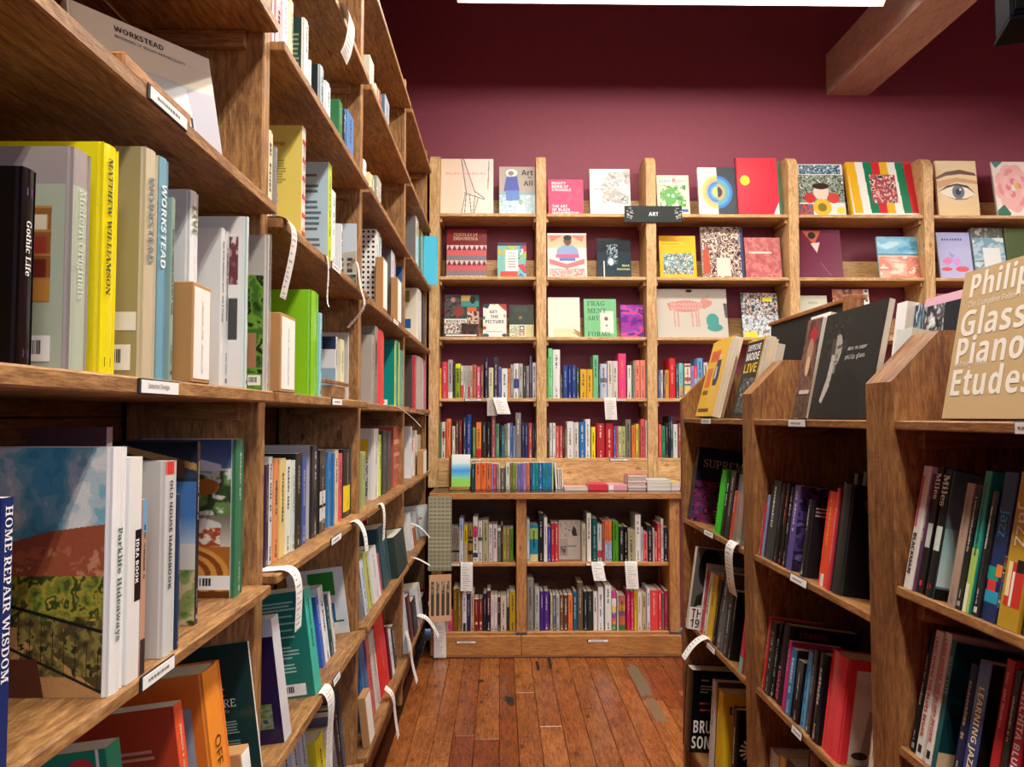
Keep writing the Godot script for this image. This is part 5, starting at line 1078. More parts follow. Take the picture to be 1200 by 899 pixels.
	face_out(wall_row(3, 0, -4.70), 938, 992, 193, "dfe6e2", {pic = [[1, "folk"]], thick = 0.02}, "folk art cover with a crowned face among red and yellow flowers", d)
	face_out(wall_row(3, 0, -4.70), 999, 1078, 192, "e9b52e", {pic = [[1, "stripes"]], thick = 0.045, hard = true, lean = 14.0}, "thick book striped yellow, white, green and red with a market scene", d)
	face_out(wall_row(3, 1, -4.70), 938, 989, 270, "6b1f3e", {pic = [[1, "maroon"]]}, "maroon cover with an orange triangle holding a dark head", d)
	face_out(wall_row(3, 1, -4.70), 1032, 1079, 278, "9ccbe0", {pic = [[1, "beach"]]}, "painted beach cover, blue sky over pink sand", d)
	face_out(wall_row(3, 2, -4.70), 938, 973, 347, "c9ccb4", {txt = [[1, "FREUD", 0.35, 0.8, 0.35, 0.05, "5a5a4c", "r"]]}, "pale sage cover half hidden by the black header board", d)
	face_out(wall_row(3, 2, -4.70), 980, 1023, 339, "9c4a38", {pic = [[1, "canyon"]]}, "red canyon landscape notebook with a black dotted edge", d)
	face_out(wall_row(4, 0, -4.70), 1101, 1149, 189, "e9cfa4", {pic = [[1, "eye"]], thick = 0.02, lean = 6.0}, "cover with one large drawn blue eye and eyebrow", d)
	var pe = face_out(wall_row(4, 0, -4.70), 1170, 1216, 190, "f0e4dc", {pic = [[1, "peony"]], thick = 0.012}, "spiral-bound sketchbook with a pink peony cover", d)
	spiral(pe, 0.30, 0.012)
	face_out(wall_row(4, 1, -4.70), 1103, 1142, 273, "b9bde6", {pic = [[1, "fish"]]}, "lilac cover with pink paper fish shapes", d)
	face_out(wall_row(4, 1, -4.70), 1145, 1182, 268, "9fb4be", {pic = [[1, "lake"]], thick = 0.03}, "grey blue watery cover with a pale title panel", d)
	face_out(wall_row(4, 1, -4.70), 1184, 1222, 268, "4a5a34", {thick = 0.02}, "dark olive cover half hidden by the piano music book", d)
	face_out(wall_row(4, 2, -4.70), 1104, 1150, 345, "d8a0b0", {thick = 0.02}, "pink cover on the third wall shelf behind the island", d)
func spiral(root: Node, h: float, t: float):
	for k in 24:
		var y := 0.01 + k * (h - 0.02) / 24.0
		var path := []
		for j in 9:
			var a := TAU * j / 8.0
			path.append(Vector3(cos(a) * t * 0.7, y, 0.001 + sin(a) * 0.006))
		part("spiral_loop", ribbon(path, Vector3(0, 0.0035, 0), col("c8c4b8"), 0.0004), M.metal, root)

# ---------------------------------------------------------------- counter and low cabinet
func fill_base_cabinet():
	var g := "books standing on the counter"
	var ctr := low_row(0.9424, -0.30, 1.0, -4.572, 0.125, 0.16)
	shelve(ctr, [[446, 484, 590, "1f4a4a"], [488, 544, 580, "e8743a"], [546, 599, 580, "e8743a"], [601, 645, 580, "e8743a"], [648, 667, 590, "a58fd0"], [669, 699, 590, "c23a4f"], [701, 722, 590, "9a9488"], [724, 736, 590, "e8e8e4"], [738, 785, 630, "6b6960"], [795, 836, 500, "e4e4e0"], [838, 860, 525, "93803a"], [862, 893, 525, "7fa03a"], [895, 911, 590, "c9a58c"], [913, 943, 585, "7d82c8"], [945, 968, 585, "8a78c4"], [970, 1000, 560, "b28cc6"], [1003, 1035, 520, "e07a52"], [1040, 1058, 545, "2a4a7c"], [1060, 1088, 525, "2b9ab0"], [1090, 1123, 525, "2a8f9a"], [1125, 1163, 525, "2a6fb8"], [1165, 1196, 525, "2a8fc0"], [1198, 1218, 525, "2a9a8c"], [1220, 1254, 525, "2a85d0"], [1256, 1272, 525, "bfd8a0"]],
		"in the row on the counter", g, 500, 475, 8.565, {d = 0.125})
	shelve(ctr, [[151, 167, 460, "eeeae6", {lean = 4.0, plain = 1}], [171, 182, 530, "e9e6df", {lean = 2.0, plain = 1}], [185, 195, 530, "e4dfd6", {lean = 2.0, plain = 1}], [200, 211, 530, "ece9e2", {lean = 2.0, plain = 1}]], "slumped at the counter row end", g, 630, 475, 7.06, {d = 0.12})
	# gradient book on a little easel
	var e := thing("book_easel", "small wooden easel holding the gradient cover on the counter", "easel", "", Transform3D(Basis(), Vector3(-0.243, 0.9424, -4.56)))
	part("ledge", board(Vector3(0.118, 0.016, 0.06), 0, col("ffe0b0"), 0.002, null, Vector3(0, 0.008, 0.0)).commit(), M.wood, e)
	part("back", board(Vector3(0.112, 0.19, 0.008), 1, col("ffe0b0"), 0.002).commit(), M.wood, e, Transform3D(Basis(Vector3.RIGHT, -0.22), Vector3(0, 0.112, -0.045)))
	part("prop", board(Vector3(0.02, 0.2, 0.012), 1, col("e8c090"), 0.002).commit(), M.wood, e, Transform3D(Basis(Vector3.RIGHT, 0.18), Vector3(-0.06, 0.1, -0.085)))
	face_out(low_row(0.9595, -0.31, -0.18, -4.548, 0.1, 0.2), 529, 551, 533, "f4f6f4", {pic = [[1, "gradient_green"]], thick = 0.008, out = 0.0, lean = 10.0}, "small book with a white, blue and green gradient cover on an easel", g)
	# lying books: [x0, x1, y below, y above, colour, where their edges look]
	var zf := -4.50
	lying(661.5, 689, 0.9424, 0.018, 0.16, zf, "e8b0b4", "white-edged pale pink book lying on the counter")
	lying(690, 711.5, 0.9424, 0.038, 0.14, zf, "d8324a", "crimson book lying spine out on the counter")
	lying(712.6, 735, 0.9424, 0.034, 0.17, zf, "e2a0a8", "pink book lying on the counter with a white label on its spine", true)
	for k in 6: lying(736, 757 + (k % 2), 0.9424 + k * 0.0155, 0.0152, 0.15, zf + 0.004 * (k % 2), "d0407a" if k < 5 else "e0507c", "pink paperback in the stack of six on the counter, %s from below" % ["first", "second", "third", "fourth", "fifth", "sixth"][k])
	for k in 3: lying(758.5, 786, 0.9424 + k * 0.021, 0.0205, 0.16, zf + 0.01, "cfd6d4", "pale book in the stack of three on the counter, %s from below" % ["first", "second", "third"][k])
	for k in 2: lying(786.6, 797, 0.9424 + k * 0.025, 0.0245, 0.16, zf + 0.01, ["d84a6a", "e8c83a"][k], ["pink", "yellow"][k] + " topped book in the short stack at the counter's end")
	var b := "books in the low cabinet"
	shelve(low_row(0.534, -0.337, 0.092, -4.43, 0.25, 0.35), [[120, 165, 455, "1a2420"], [172, 220, 460, "9aa3b5"], [222, 247, 330, "8c8578", {b = [[0.28, 0.34, "1c1a18"]]}], [249, 273, 330, "948c7e", {b = [[0.28, 0.34, "1c1a18"]]}], [275, 300, 330, "8c8578", {b = [[0.28, 0.34, "1c1a18"]]}], [302, 325, 330, "988f80", {b = [[0.28, 0.34, "1c1a18"]]}], [327, 370, 235, "dfe3ee", {b = [[0.72, 1.0, "a9b8e8"]]}], [372, 412, 308, "d2c030", {b = [[0.0, 0.5, "b8a890"]]}], [415, 462, 300, "a8862f", {b = [[0.5, 0.56, "2a2418"], [0.62, 0.68, "2a2418"], [0.2, 0.3, "2a2418"]]}], [465, 513, 222, "e8e4e6", {b = [[0.55, 0.78, "e0408c"], [0.1, 0.2, "2a3a70"]]}], [515, 560, 262, "dcdcd2", {b = [[0.52, 0.6, "3a5a48"]]}], [562, 620, 260, "b4b38c"], [622, 662, 300, "e3d8d8"], [665, 710, 300, "e6d9da"], [712, 746, 335, "6a6a66", {b = [[0.92, 1.0, "eeeeee"]]}], [748, 764, 300, "4a2a28"], [766, 799, 340, "a3a73a"], [801, 831, 340, "c79a6a"], [833, 870, 340, "5f8f1f"]],
		"narrow upper part of the low cabinet", b, 500, 580, 8.565)
	shelve(low_row(0.534, 0.157, 0.985, -4.43, 0.25, 0.35), [[68, 94, 175, "c9d8dc"], [96, 155, 210, "2a8fb8", {b = [[0.6, 0.9, "a8d060"], [0.0, 0.2, "e0d8a0"]]}], [158, 192, 130, "17171a", {tc = "f4f4f4"}], [195, 219, 160, "eeeeee"], [221, 244, 225, "3b3a9a"], [246, 270, 200, "c22a38"], [272, 297, 200, "d8323c"], [462, 490, 205, "c5bfa0"], [497, 528, 130, "eeeeea"], [535, 569, 165, "1f5a60"], [571, 604, 210, "c9d6dc", {b = [[0.1, 0.3, "b8404a"]]}], [606, 621, 185, "b0443a"], [623, 647, 180, "ee7f3e", {b = [[0.0, 0.5, "a9c9ee"]]}], [649, 672, 180, "ee7f3e", {b = [[0.0, 0.5, "a9c9ee"]]}], [678, 722, 190, "4f9a1f"], [725, 760, 225, "2a2c30"], [762, 784, 225, "17171c"], [786, 836, 250, "a9a882"], [838, 878, 140, "f0f0ec"], [880, 892, 230, "c9d8ee"], [894, 924, 265, "ee6f72"], [926, 959, 215, "26282a", {tc = "f0f0f0"}], [961, 972, 235, "e6e6e6"], [974, 992, 265, "ef8a78"], [994, 1016, 200, "e0323c"], [1018, 1037, 170, "e6e2da"], [1040, 1078, 230, "201a24"]],
		"wide upper part of the low cabinet", b, 605, 580, 6.0)
	shelve(low_row(0.136, -0.337, 0.092, -4.43, 0.25, 0.36), [[80, 112, 450, "c9c0ae"], [114, 146, 450, "c0b6a4"], [148, 180, 450, "c9c0ae"], [185, 224, 430, "d83a7c"], [226, 263, 440, "d83a7c"], [265, 307, 215, "7a5a1a", {tc = "e8dcb0"}], [309, 350, 215, "84621e", {tc = "e8dcb0"}], [355, 402, 240, "e2dfe2", {b = [[0.0, 0.2, "23242a", 0.2, 0.8]]}], [404, 437, 265, "2a2f6a"], [440, 475, 255, "c9a98c"], [478, 520, 320, "8c2a22", {b = [[0.2, 0.28, "e8d8a0", 0.25, 0.75]]}], [522, 562, 320, "8c2a22", {b = [[0.2, 0.28, "e8d8a0", 0.25, 0.75]]}], [565, 603, 265, "1a2438"], [605, 640, 235, "5a1f2c", {b = [[0.0, 0.4, "1c1420"]]}], [643, 677, 285, "e4d6d6"], [679, 711, 285, "e6d9da"], [713, 740, 300, "3a2a2c"], [742, 802, 290, "ddd0c6"], [805, 829, 270, "cfc4a8", {b = [[0.0, 0.65, "2a3028"]]}], [832, 892, 245, "cfa818"]],
		"narrow bottom of the low cabinet", b, 500, 665, 8.565)
	shelve(low_row(0.136, 0.157, 0.985, -4.43, 0.25, 0.36), [[75, 125, 85, "8a8884", {hard = true}], [130, 165, 150, "b9c0ba"], [168, 194, 170, "4a2a8c"], [196, 232, 170, "553096"], [240, 256, 195, "c9c28a"], [258, 280, 195, "5a6a9a"], [282, 305, 195, "bfbfba"], [307, 334, 195, "7a5a48"], [336, 362, 195, "5a4034"], [365, 397, 190, "ec7a2f"], [400, 428, 172, "1f6288"], [430, 472, 110, "6a5a48"], [478, 498, 170, "2c3036"], [500, 540, 170, "2a2f30"], [543, 572, 170, "ececec"], [575, 615, 140, "eef0f4"], [625, 670, 130, "eaf0ee", {tc = "2a2a2a"}], [672, 705, 165, "d84a90", {b = [[0.6, 0.8, "eeeef4"], [0.45, 0.6, "e8d03a"], [0.3, 0.45, "7a6ac0"], [0.15, 0.3, "e8743a"], [0.0, 0.15, "2f9a4a"]]}], [708, 721, 180, "c8d0d0"], [723, 770, 200, "c07060", {b = [[0.55, 0.75, "d0a030"], [0.4, 0.55, "7a5a80"], [0.15, 0.4, "c86a40"], [0.0, 0.15, "3a7a44"]]}], [778, 804, 170, "d32a66"], [806, 828, 170, "d32a66"], [830, 852, 160, "d8b81f"], [855, 884, 175, "e6e0d8"], [886, 917, 180, "c9b28a"], [920, 943, 150, "dfe3f6"], [945, 998, 160, "ee4a42"], [1000, 1024, 158, "ec3f50"], [1026, 1041, 180, "8a7a6a"], [1043, 1075, 165, "b81f46"]],
		"wide bottom of the low cabinet", b, 605, 665, 6.0)
	face_out(low_row(0.534, 0.157, 0.985, -4.43, 0.24, 0.35), 655, 680.5, 610, "c9c0b4", {pic = [[1, "photos_tan"]], thick = 0.012, out = -0.06, lean = 6.0, txt = [[1, "Sexual", 0.4, 0.32, 0.4, 0.08, "2a2624"]]}, "tan cover with two grey photographs, shown cover out in the low cabinet", b)
func lying(x0: float, x1: float, y: float, t: float, w: float, z: float, c: String, label: String, sticker := false):
	var p := hit(x0, 570, Vector3(0, 0, z), Vector3(0, 0, 1)); var q := hit(x1, 570, Vector3(0, 0, z), Vector3(0, 0, 1))
	# lying on its back with the spine to the room
	var h := q.x - p.x
	var b := Basis(Vector3.UP, Vector3.RIGHT, Vector3(0, 0, 1)) if false else Basis(Vector3(0, -1, 0), Vector3.RIGHT, Vector3(0, 0, 1))
	var o := {d = w, hard = false, plain = 1}
	if c in ["e8b0b4", "cfd6d4", "d0407a", "e0507c", "e8c83a", "d84a6a"]: b = Basis(Vector3(0, 1, 0), Vector3.RIGHT, Vector3(0, 0, -1)); o.pg = "f6f4f0"
	var org := Vector3(p.x, y + t * 0.5 + 0.0003, z - (0.0 if b.z.z > 0 else w))
	if sticker: o.b = [[0.05, 0.28, "f4f4f4", 0.1, 0.9]]
	make_book(Transform3D(b, org), t - 0.0006, h, col(c), o, label, "books lying on the counter")
# ---------------------------------------------------------------- what stands in the aisle bookcase
func aisle_row(bay: int, level: int, back := 0.003) -> Row:
	var f := row_frame(PL + Vector3.UP * LEVELS[bay][level], DL, TILT_A[level])
	f.O -= f.w * back
	f.lo = BAYS[bay] + 0.022; f.hi = BAYS[bay + 1] - 0.022
	f.room = 0.36 if level == 7 else (LEVELS[bay][level + 1] - LEVELS[bay][level] - 0.068) / cos(f.tilt) - (0.02 if level < 2 else 0.0)
	f.deep = 0.275 - back - (0.03 if f.tilt > 0 else 0.0)
	return f
func fill_bookcase_aisle():
	var g := "books in the aisle bookcase"
	var s := [-1, "barcode", 0.8, 0.93, 0.035, 0.1, 0.0014]
	# first bay, eye-level shelf
	shelve(aisle_row(0, 3), [
		[64, 112, 97, "131315", {t = "Gothic Life", tf = "i", tc = "f0f0f0", tl = 0.28, tp = 0.27, ts = 0.5, hard = true, b = [[0.86, 0.9, "7a3a8a", 0.3, 0.7], [0.04, 0.08, "4a2a6a", 0.3, 0.7]], d = 0.2, pic = [[-1, "23203a", 0.2, 0.75, 0.3, 0.9]], txt = [[-1, "L", 0.6, 0.5, 0.1, 0.06, "e07a50"]], l = "black book with slanted white title, standing at the near end of the eye-level shelf"}],
		[233, 292, 33, "a79d9a", {t = "Modern Originals", tf = "r", tc = "d8e0d4", tl = 0.5, tp = 0.18, hard = true, d = 0.21, b = [[0.0, 0.83, "b4bfa8"]], pic = [[-1, "b4bfa8", 0, 1, 0, 0.83], [-1, "shelfphoto", 0.2, 0.88, 0.3, 0.73, 0.0008], [-1, "barcode", 0.72, 0.89, 0.035, 0.15, 0.0012]], m = "cover", l = "grey book in a sage jacket with a bookshelf photo, beside the bright yellow book"}],
		[332, 383, 17, "f2e21c", {t = "MATTHEW WILLIAMSON", tf = "i", tc = "1a1a14", tl = 0.6, tp = 0.06, ts = 0.55, hard = true, d = 0.22, cc = "f4e61e", l = "bright yellow hardback with black slanted capitals on the eye-level shelf", b = [[0.03, 0.07, "1a1a14", 0.3, 0.7]]}],
		[472, 514, 33, "cbbd9e", {t = "WORKSTEAD", tc = "7a8a90", tl = 0.38, tp = 0.12, ts = 0.6, hard = true, cc = "a4986c", d = 0.22, pic = [[-1, "barcode", 0.72, 0.92, 0.03, 0.14, 0.001], [-1, "f0eeea", 0.74, 0.95, 0.2, 0.28, 0.001]], l = "khaki hardback with grey block capitals between yellow and blue books"}],
		[516, 548, 62, "74a4b8", {t = "WORKSTEAD", tc = "eef2f2", tl = 0.38, tp = 0.12, ts = 0.62, hard = true, d = 0.22, cc = "8aacb8", l = "blue mottled hardback with white block capitals beside the khaki one"}],
		[549, 561, 200, "8fa89c"],
		[621, 648, 170, "e9ebec", {t = "LIVE", tc = "7a8248", tl = 0.3, tp = 0.08, ts = 0.55, hard = true, d = 0.2, cc = "dfe2e6", out = -0.035, m = "gloss", l = "glossy white hardback with olive capitals behind the INTERIOR DESIGN divider"}],
		[722, 734, 300, "e4e4e2", {out = -0.035}], [736, 748, 310, "d8dcdc", {out = -0.035}],
		[780, 811, 255, "cfe0dc", {hard = true, cc = "e6e6e6", d = 0.2, pic = [[-1, "interiors", 0.3, 1.0, 0.0, 1.0]], l = "white picture book with room photos on its cover, next to the grey jacketed one"}],
		[880, 906, 325, "cfcac2", {hard = true, cc = "b8b4ac", d = 0.2, pic = [[-1, "trees", 0.3, 1.0, 0.0, 0.74], s], wrap = 1, l = "grey book in a clear jacket with a green tree photo, at the upright"}]],
		"eye-level shelf of the aisle bookcase", g, 0, 160, 2.809)
	divider(aisle_row(0, 3, 0.0), 225.0, 246.5, 330.0, "INTERIOR DESIGN", 0.030, "kraft box divider reading INTERIOR DESIGN on the eye-level shelf")
	divider(aisle_row(1, 3, 0.0), 326.5, 345.0, 366.0, "NEW BUILDING", 0.06, "kraft box divider reading NEW BUILDING beside the lime green book")
	# second and third bays, eye-level shelf
	shelve(aisle_row(1, 3), [[208, 235, 383, "86cc1e", {hard = true, cc = "8fd628", plain = 1, m = "gloss", d = 0.18, pic = [[-1, "barcode", 0.6, 0.75, 0.03, 0.12]], l = "shiny lime green hardback beside the NEW BUILDING divider"}], [238, 250, 470, "9fd0e4", {cc = "a8d8ea"}], [298, 305, 560, "e4e8ea", {out = -0.06, pic = [[-1, "8fb4cc", 0.0, 1.0, 0.1, 0.5], [-1, "1f3350", 0.0, 1.0, 0.8, 1.0]]}], [318, 330, 570, "eae6b8", {out = -0.06, cc = "e8e4c0"}], [356, 387, 545, "f0f0f0", {out = -0.06, cc = "d0ccc4", hard = false, plain = 1}]],
		"eye-level shelf just past the green one", g, 300, 220, 3.209)
	shelve(aisle_row(2, 3, 0.02), [[434, 444, 553, "a8a198", {cc = "b0a89e"}], [446, 456, 495, "8d8980", {cc = "88857c"}], [458, 482, 510, "e23a3c", {cc = "c82c30"}], [528, 541, 572, "e0e83a", {cc = "0f938e", d = 0.2, pic = [[-1, "barcode", 0.55, 0.8, 0.02, 0.1]], b = [[0.0, 1.0, "12a09a", 0.0, 0.75]], l = "teal book with lime lettering edge past the tall red one"}], [545, 556, 610, "6fae98"]],
		"third bay eye-level shelf of the aisle", g, 300, 220, 3.209)
	shelve(aisle_row(3, 3, 0.02), [[594, 603, 630, "c83040", {cc = "4a4440"}], [606, 631, 630, "c9c4c0"], [634, 643, 635, "d06a94"], [645, 655, 640, "5a2030"], [657, 668, 690, "8a4a58"], [672, 680, 640, "d8d0c8"]],
		"last bay eye-level shelf of the aisle", g, 300, 220, 3.209)
	# first bay, shelf below
	shelve(aisle_row(0, 2), [
		[-14, 18, 240, "26336f", {t = "HOME REPAIR WISDOM", tf = "R", tc = "f4f4f4", tl = 0.86, tp = 0.03, ts = 0.6, hard = false, d = 0.16, l = "navy paperback with white slab capitals standing before the landscape cover"}],
		[270, 305, 115, "f2f2f0", {t = "Parklife Hideaways", tf = "R", tc = "3a5a4a", tl = 0.46, tp = 0.33, ts = 0.5, hard = true, cc = "e8e8e6", d = 0.24, pic = [[-1, "hideaway", 0.0, 1.0, 0.0, 1.0]], m = "gloss", l = "large book whose cover shows a red cliff and wooden deck"}],
		[309, 340, 140, "efefec", {t = "IDEA BOOK", tc = "fafafa", tl = 0.2, tp = 0.37, ts = 0.36, tx = 0.2, b = [[0.35, 0.67, "1a1a1c", 0.48, 1.0]], d = 0.2, hard = false, l = "white paperback with a black IDEA BOOK panel on its spine"}],
		[341, 354, 243, "c89a80", {b = [[0.8, 1.0, "7aa8d0"], [0.0, 0.2, "3a3030"]]}],
		[402, 430, 150, "d4d4d1", {t = "OLD HOUSE HANDBOOK", tc = "33342f", tl = 0.56, tp = 0.1, ts = 0.42, hard = true, cc = "c2c2be", b = [[0.93, 1.0, "d83a34"]], d = 0.19, l = "pale grey hardback with OLD HOUSE HANDBOOK along its spine"}],
		[431, 438, 230, "2a3a5c", {tc = "f0f0f0"}],
		[476, 485, 100, "10141c", {pic = [[-1, "lakehouse"]], d = 0.2, out = -0.03, hard = false, l = "picture book with a timber house above a blue lake"}],
		[577, 597, 95, "3f7a58", {cc = "e4e8e4", pic = [[-1, "views"], [-1, "barcode", 0.35, 0.95, 0.05, 0.14, 0.0008]], d = 0.2, out = -0.03, hard = true, l = "picture book with four stacked photos, snow peak to glowing timber"}]],
		"shelf under the eye-level one, first bay", g, 0, 470, 2.094)
	shelve(aisle_row(0, 2, 0.13), [[120, 127, 476, "e4d8dc", {cc = "6a4a50", d = 0.12, hard = false}]], "at the back, behind the landscape cover", g, 0, 0, 1.0)
	# first bay, tilted shelf near the floor
	shelve(aisle_row(0, 1), [
		[152, 168, 858, "1f8a6a", {d = 0.2, hard = false, plain = 1, cc = "1f8a6a", pic = [[-1, "f0f0ee", 0.93, 0.95, 0.0, 1.0]], txt = [[-1, "AL", 0.52, 0.74, 0.24, 0.16, "f4f4f2"]], l = "green paperback with a red round 5TH EDITION badge on the tilted shelf"}],
		[226, 235, 828, "e2552e", {cc = "b43c24", d = 0.2, hard = false, lines = [[-1, 0.2, 0.84, 0.3, 0.78, 13, "dc9c8a"]], l = "brick red paperback with a printed blurb on the tilted shelf"}],
		[260, 279, 790, "ee9030", {t = "OFF THE", tc = "1c1812", tl = 0.4, tp = 0.42, ts = 0.5, tf = "s", cc = "d8742a", hard = true, d = 0.2, pic = [[-1, "9aa4b4", 0.3, 0.86, 0.08, 0.8]], l = "orange hardback with a grey blue cover panel on the tilted shelf"}],
		[309, 317, 752, "eeeee4", {cc = "103838", hard = false, d = 0.2, txt = [[-1, "TIC", 0.55, 0.62, 0.2, 0.06, "d8e0d8", "r"], [-1, "TURE", 0.55, 0.54, 0.26, 0.06, "d8e0d8", "r"], [-1, "Projects", 0.57, 0.49, 0.24, 0.035, "a8b8b0", "r"]], lines = [[-1, 0.56, 0.82, 0.34, 0.44, 5, "7a9a90"], [-1, 0.56, 0.85, 0.12, 0.3, 9, "7a9a90"]], l = "dark bottle green paperback with white title on the tilted shelf"}]],
		"tilted shelf of the first bay", g)
	badge()
	divider(aisle_row(0, 1, 0.0), 289.0, 299.0, 884.0, "", 0.1, "kraft box divider before the bottle green book")
	# second bay, shelf below eye level
	shelve(aisle_row(1, 2, 0.046), [[310, 314, 545, "3a2a48"], [314.5, 319.5, 536, "d8d8d4"], [320.5, 327, 538, "e0905c"], [327.5, 333.5, 538, "e2cf84"], [334, 340, 540, "e8e6d8"], [340.5, 345, 540, "cfe0dc"], [345.5, 353, 532, "1f2420", {tc = "f0f0f0"}], [353.5, 358, 533, "3f5aa8"], [366, 373, 523, "3a3a3c", {cc = "d4d4d0", hard = true}], [374, 381, 528, "2a2a2c", {b = [[0.15, 0.3, "eeeeee"], [0.34, 0.5, "eeeeee"]]}], [384, 387.5, 530, "3f86c0"], [388, 392, 532, "2f6fb0"], [392.5, 397, 528, "d8c8a8"], [397.5, 401.5, 532, "e05a68"], [402.5, 416, 527, "232326", {b = [[0.08, 0.46, "f0d820", 0.1, 0.98]], hard = true}]],
		"second bay shelf below eye level", g)
	shelve(aisle_row(2, 2, 0.045), [[424.5, 428, 530, "a8b878"], [438, 444, 503, "e8e8e6", {pic = [[-1, "yellowphoto", 0.3, 1.0]], d = 0.2}], [444.5, 447, 510, "d8e85a"], [447.5, 453, 505, "3c403e"], [453.5, 458, 506, "4a4a48"], [461, 471, 500, "c05a4c", {b = [[0.7, 0.78, "e8b0a0"], [0.5, 0.56, "e8b0a0"], [0.3, 0.36, "d88878"]]}]],
		"third bay shelf below eye level", g)
	shelve(aisle_row(3, 2, 0.04), [[481.5, 483.5, 500, "e4eaec"], [486, 489, 505, "e8e2d8", {pic = [[-1, "d8302c", 0.4, 0.95, 0.55, 0.8]]}], [490, 493, 510, "cfc4a8"], [494, 498, 512, "d8d0bc", {out = -0.04}], [499, 503, 508, "eeeeea", {out = -0.04}], [503.5, 507, 510, "e8e6e0"], [507.5, 510, 505, "d8dce0"]],
		"last bay shelf below eye level", g)
	divider(aisle_row(3, 2, 0.0), 496.0, 500.0, 528.0, "", 0.035, "kraft box divider in the last bay below eye level")
	# second bay, tilted shelf
	shelve(aisle_row(1, 1, 0.01), [[334, 342, 726, "dcdce4", {cc = "261c44", d = 0.2, hard = false, plain = 1, pic = [[-1, "b8c0c8", 0.0, 1.0, 0.86, 1.0], [-1, "statue", 0.2, 0.9, 0.12, 0.32], [-1, "barcode", 0.3, 0.7, 0.02, 0.11]], lines = [[-1, 0.3, 0.8, 0.4, 0.6, 8, "6a6a9a"]], name = "spiral_book", l = "dark violet spiral-bound book with two small photos on its cover"}], [370, 377, 692, "36b8a4", {cc = "1f7a6c", d = 0.22, hard = false, lines = [[-1, 0.1, 0.88, 0.2, 0.92, 22, "a8d0c4"]], pic = [[-1, "barcode", 0.42, 0.9, 0.02, 0.13]], l = "teal green paperback with a full page of blurb on its cover"}]],
		"tilted shelf of the second bay", g)
	shelve(aisle_row(1, 1, 0.045), [[379, 382, 700, "3a68c8"], [383, 388.5, 690, "e6e8ec"], [389, 392.5, 700, "1f4a50"], [393, 396, 695, "e2d8d4"], [413, 420, 664, "eef0ee", {pic = [[-1, "mondrian", 0.3, 1.0]], d = 0.19, l = "white paperback with red, green and blue colour blocks"}], [421, 424, 648, "12304a", {cc = "12304a", d = 0.2}]],
		"set back on the second bay tilted shelf", g)
	shelve(aisle_row(2, 1, 0.03), [[426, 429, 662, "8a8a8a"], [429.5, 433, 658, "c9d8ea"], [434, 438, 648, "c9cc6a"], [439.5, 447, 646, "e8eaf0"], [447.5, 449.5, 650, "c86070"], [451, 460, 620, "24505c", {cc = "1f4550"}], [463, 480, 630, "3a4440", {out = 0.03, hard = true, plain = 1, m = "cloth", d = 0.17, cc = "36403c", l = "plain charcoal cloth volume jutting from the tilted shelf"}]],
		"tilted shelf of the third bay", g)
	shelve(aisle_row(2, 1, 0.165), [[466, 469, 597, "e8e4e0", {cc = "c01f2a", d = 0.07}]], "tall, behind the charcoal cloth volume", g)
	shelve(aisle_row(3, 1, 0.03), [[483, 486, 603, "e6e8ea"], [487, 489, 620, "a86a4a"], [491, 494, 600, "cfd8dc"], [499, 501, 591, "ece6e0", {pic = [[-1, "sketch"]], out = 0.05, d = 0.19, plain = 1, l = "pale booklet with an orange scribble jutting out of the last bay"}], [503, 506, 600, "2a2a34"]],
		"tilted shelf of the last bay", g)
	# lowest tilted shelf
	shelve(aisle_row(1, 0, 0.055), [[345, 354, 870, "c4d4de"], [355, 363, 862, "d4e0ea"], [364, 371, 840, "bcd2e4"], [379, 388, 871, "efe62a"], [389, 393, 858, "e4e4ea"], [394, 398, 840, "6a6a78"], [399, 404, 832, "2a2a2c"], [404.5, 407.5, 815, "6a6470"], [408, 411, 803, "8fc8e8"], [411.5, 413.5, 803, "6ac04a"], [414, 420, 797, "eef2f4", {b = [[0.0, 0.2, "8fb8e8"]]}]],
		"lowest shelf of the second bay", g)
	shelve(aisle_row(2, 0, 0.03), [[431, 437, 757, "3a80c0", {cc = "2a6aa8", pic = [[-1, "bluebooks", 0.3, 1.0]], d = 0.2, l = "blue hardback with small black figures above the lowest kraft divider"}], [438, 441, 750, "d86a70"], [442, 447.5, 746, "dcdcd8"], [448, 458, 732, "e62a30", {hard = true, cc = "c01c24", l = "tall bright red hardback on the lowest shelf of the third bay"}], [459, 460.5, 735, "5a1a2c"], [461, 463, 740, "e8eaee"], [464, 466, 735, "3a3a44"]],
		"lowest shelf of the third bay", g)
	shelve(aisle_row(3, 0, 0.0), [[474, 481, 698, "cfe0ee", {cc = "d4e2f0"}], [483, 486, 700, "5a2a34"], [487, 491, 706, "2a2c34"], [492, 496, 690, "e4e8ec"], [497, 500, 700, "23262e"], [503, 506, 690, "8a2a3a"]],
		"lowest shelf of the last bay", g)
	divider(aisle_row(2, 0, 0.0), 434.0, 440.0, 818.0, "", 0.026, "kraft box divider on the lowest shelf under the blue hardback")
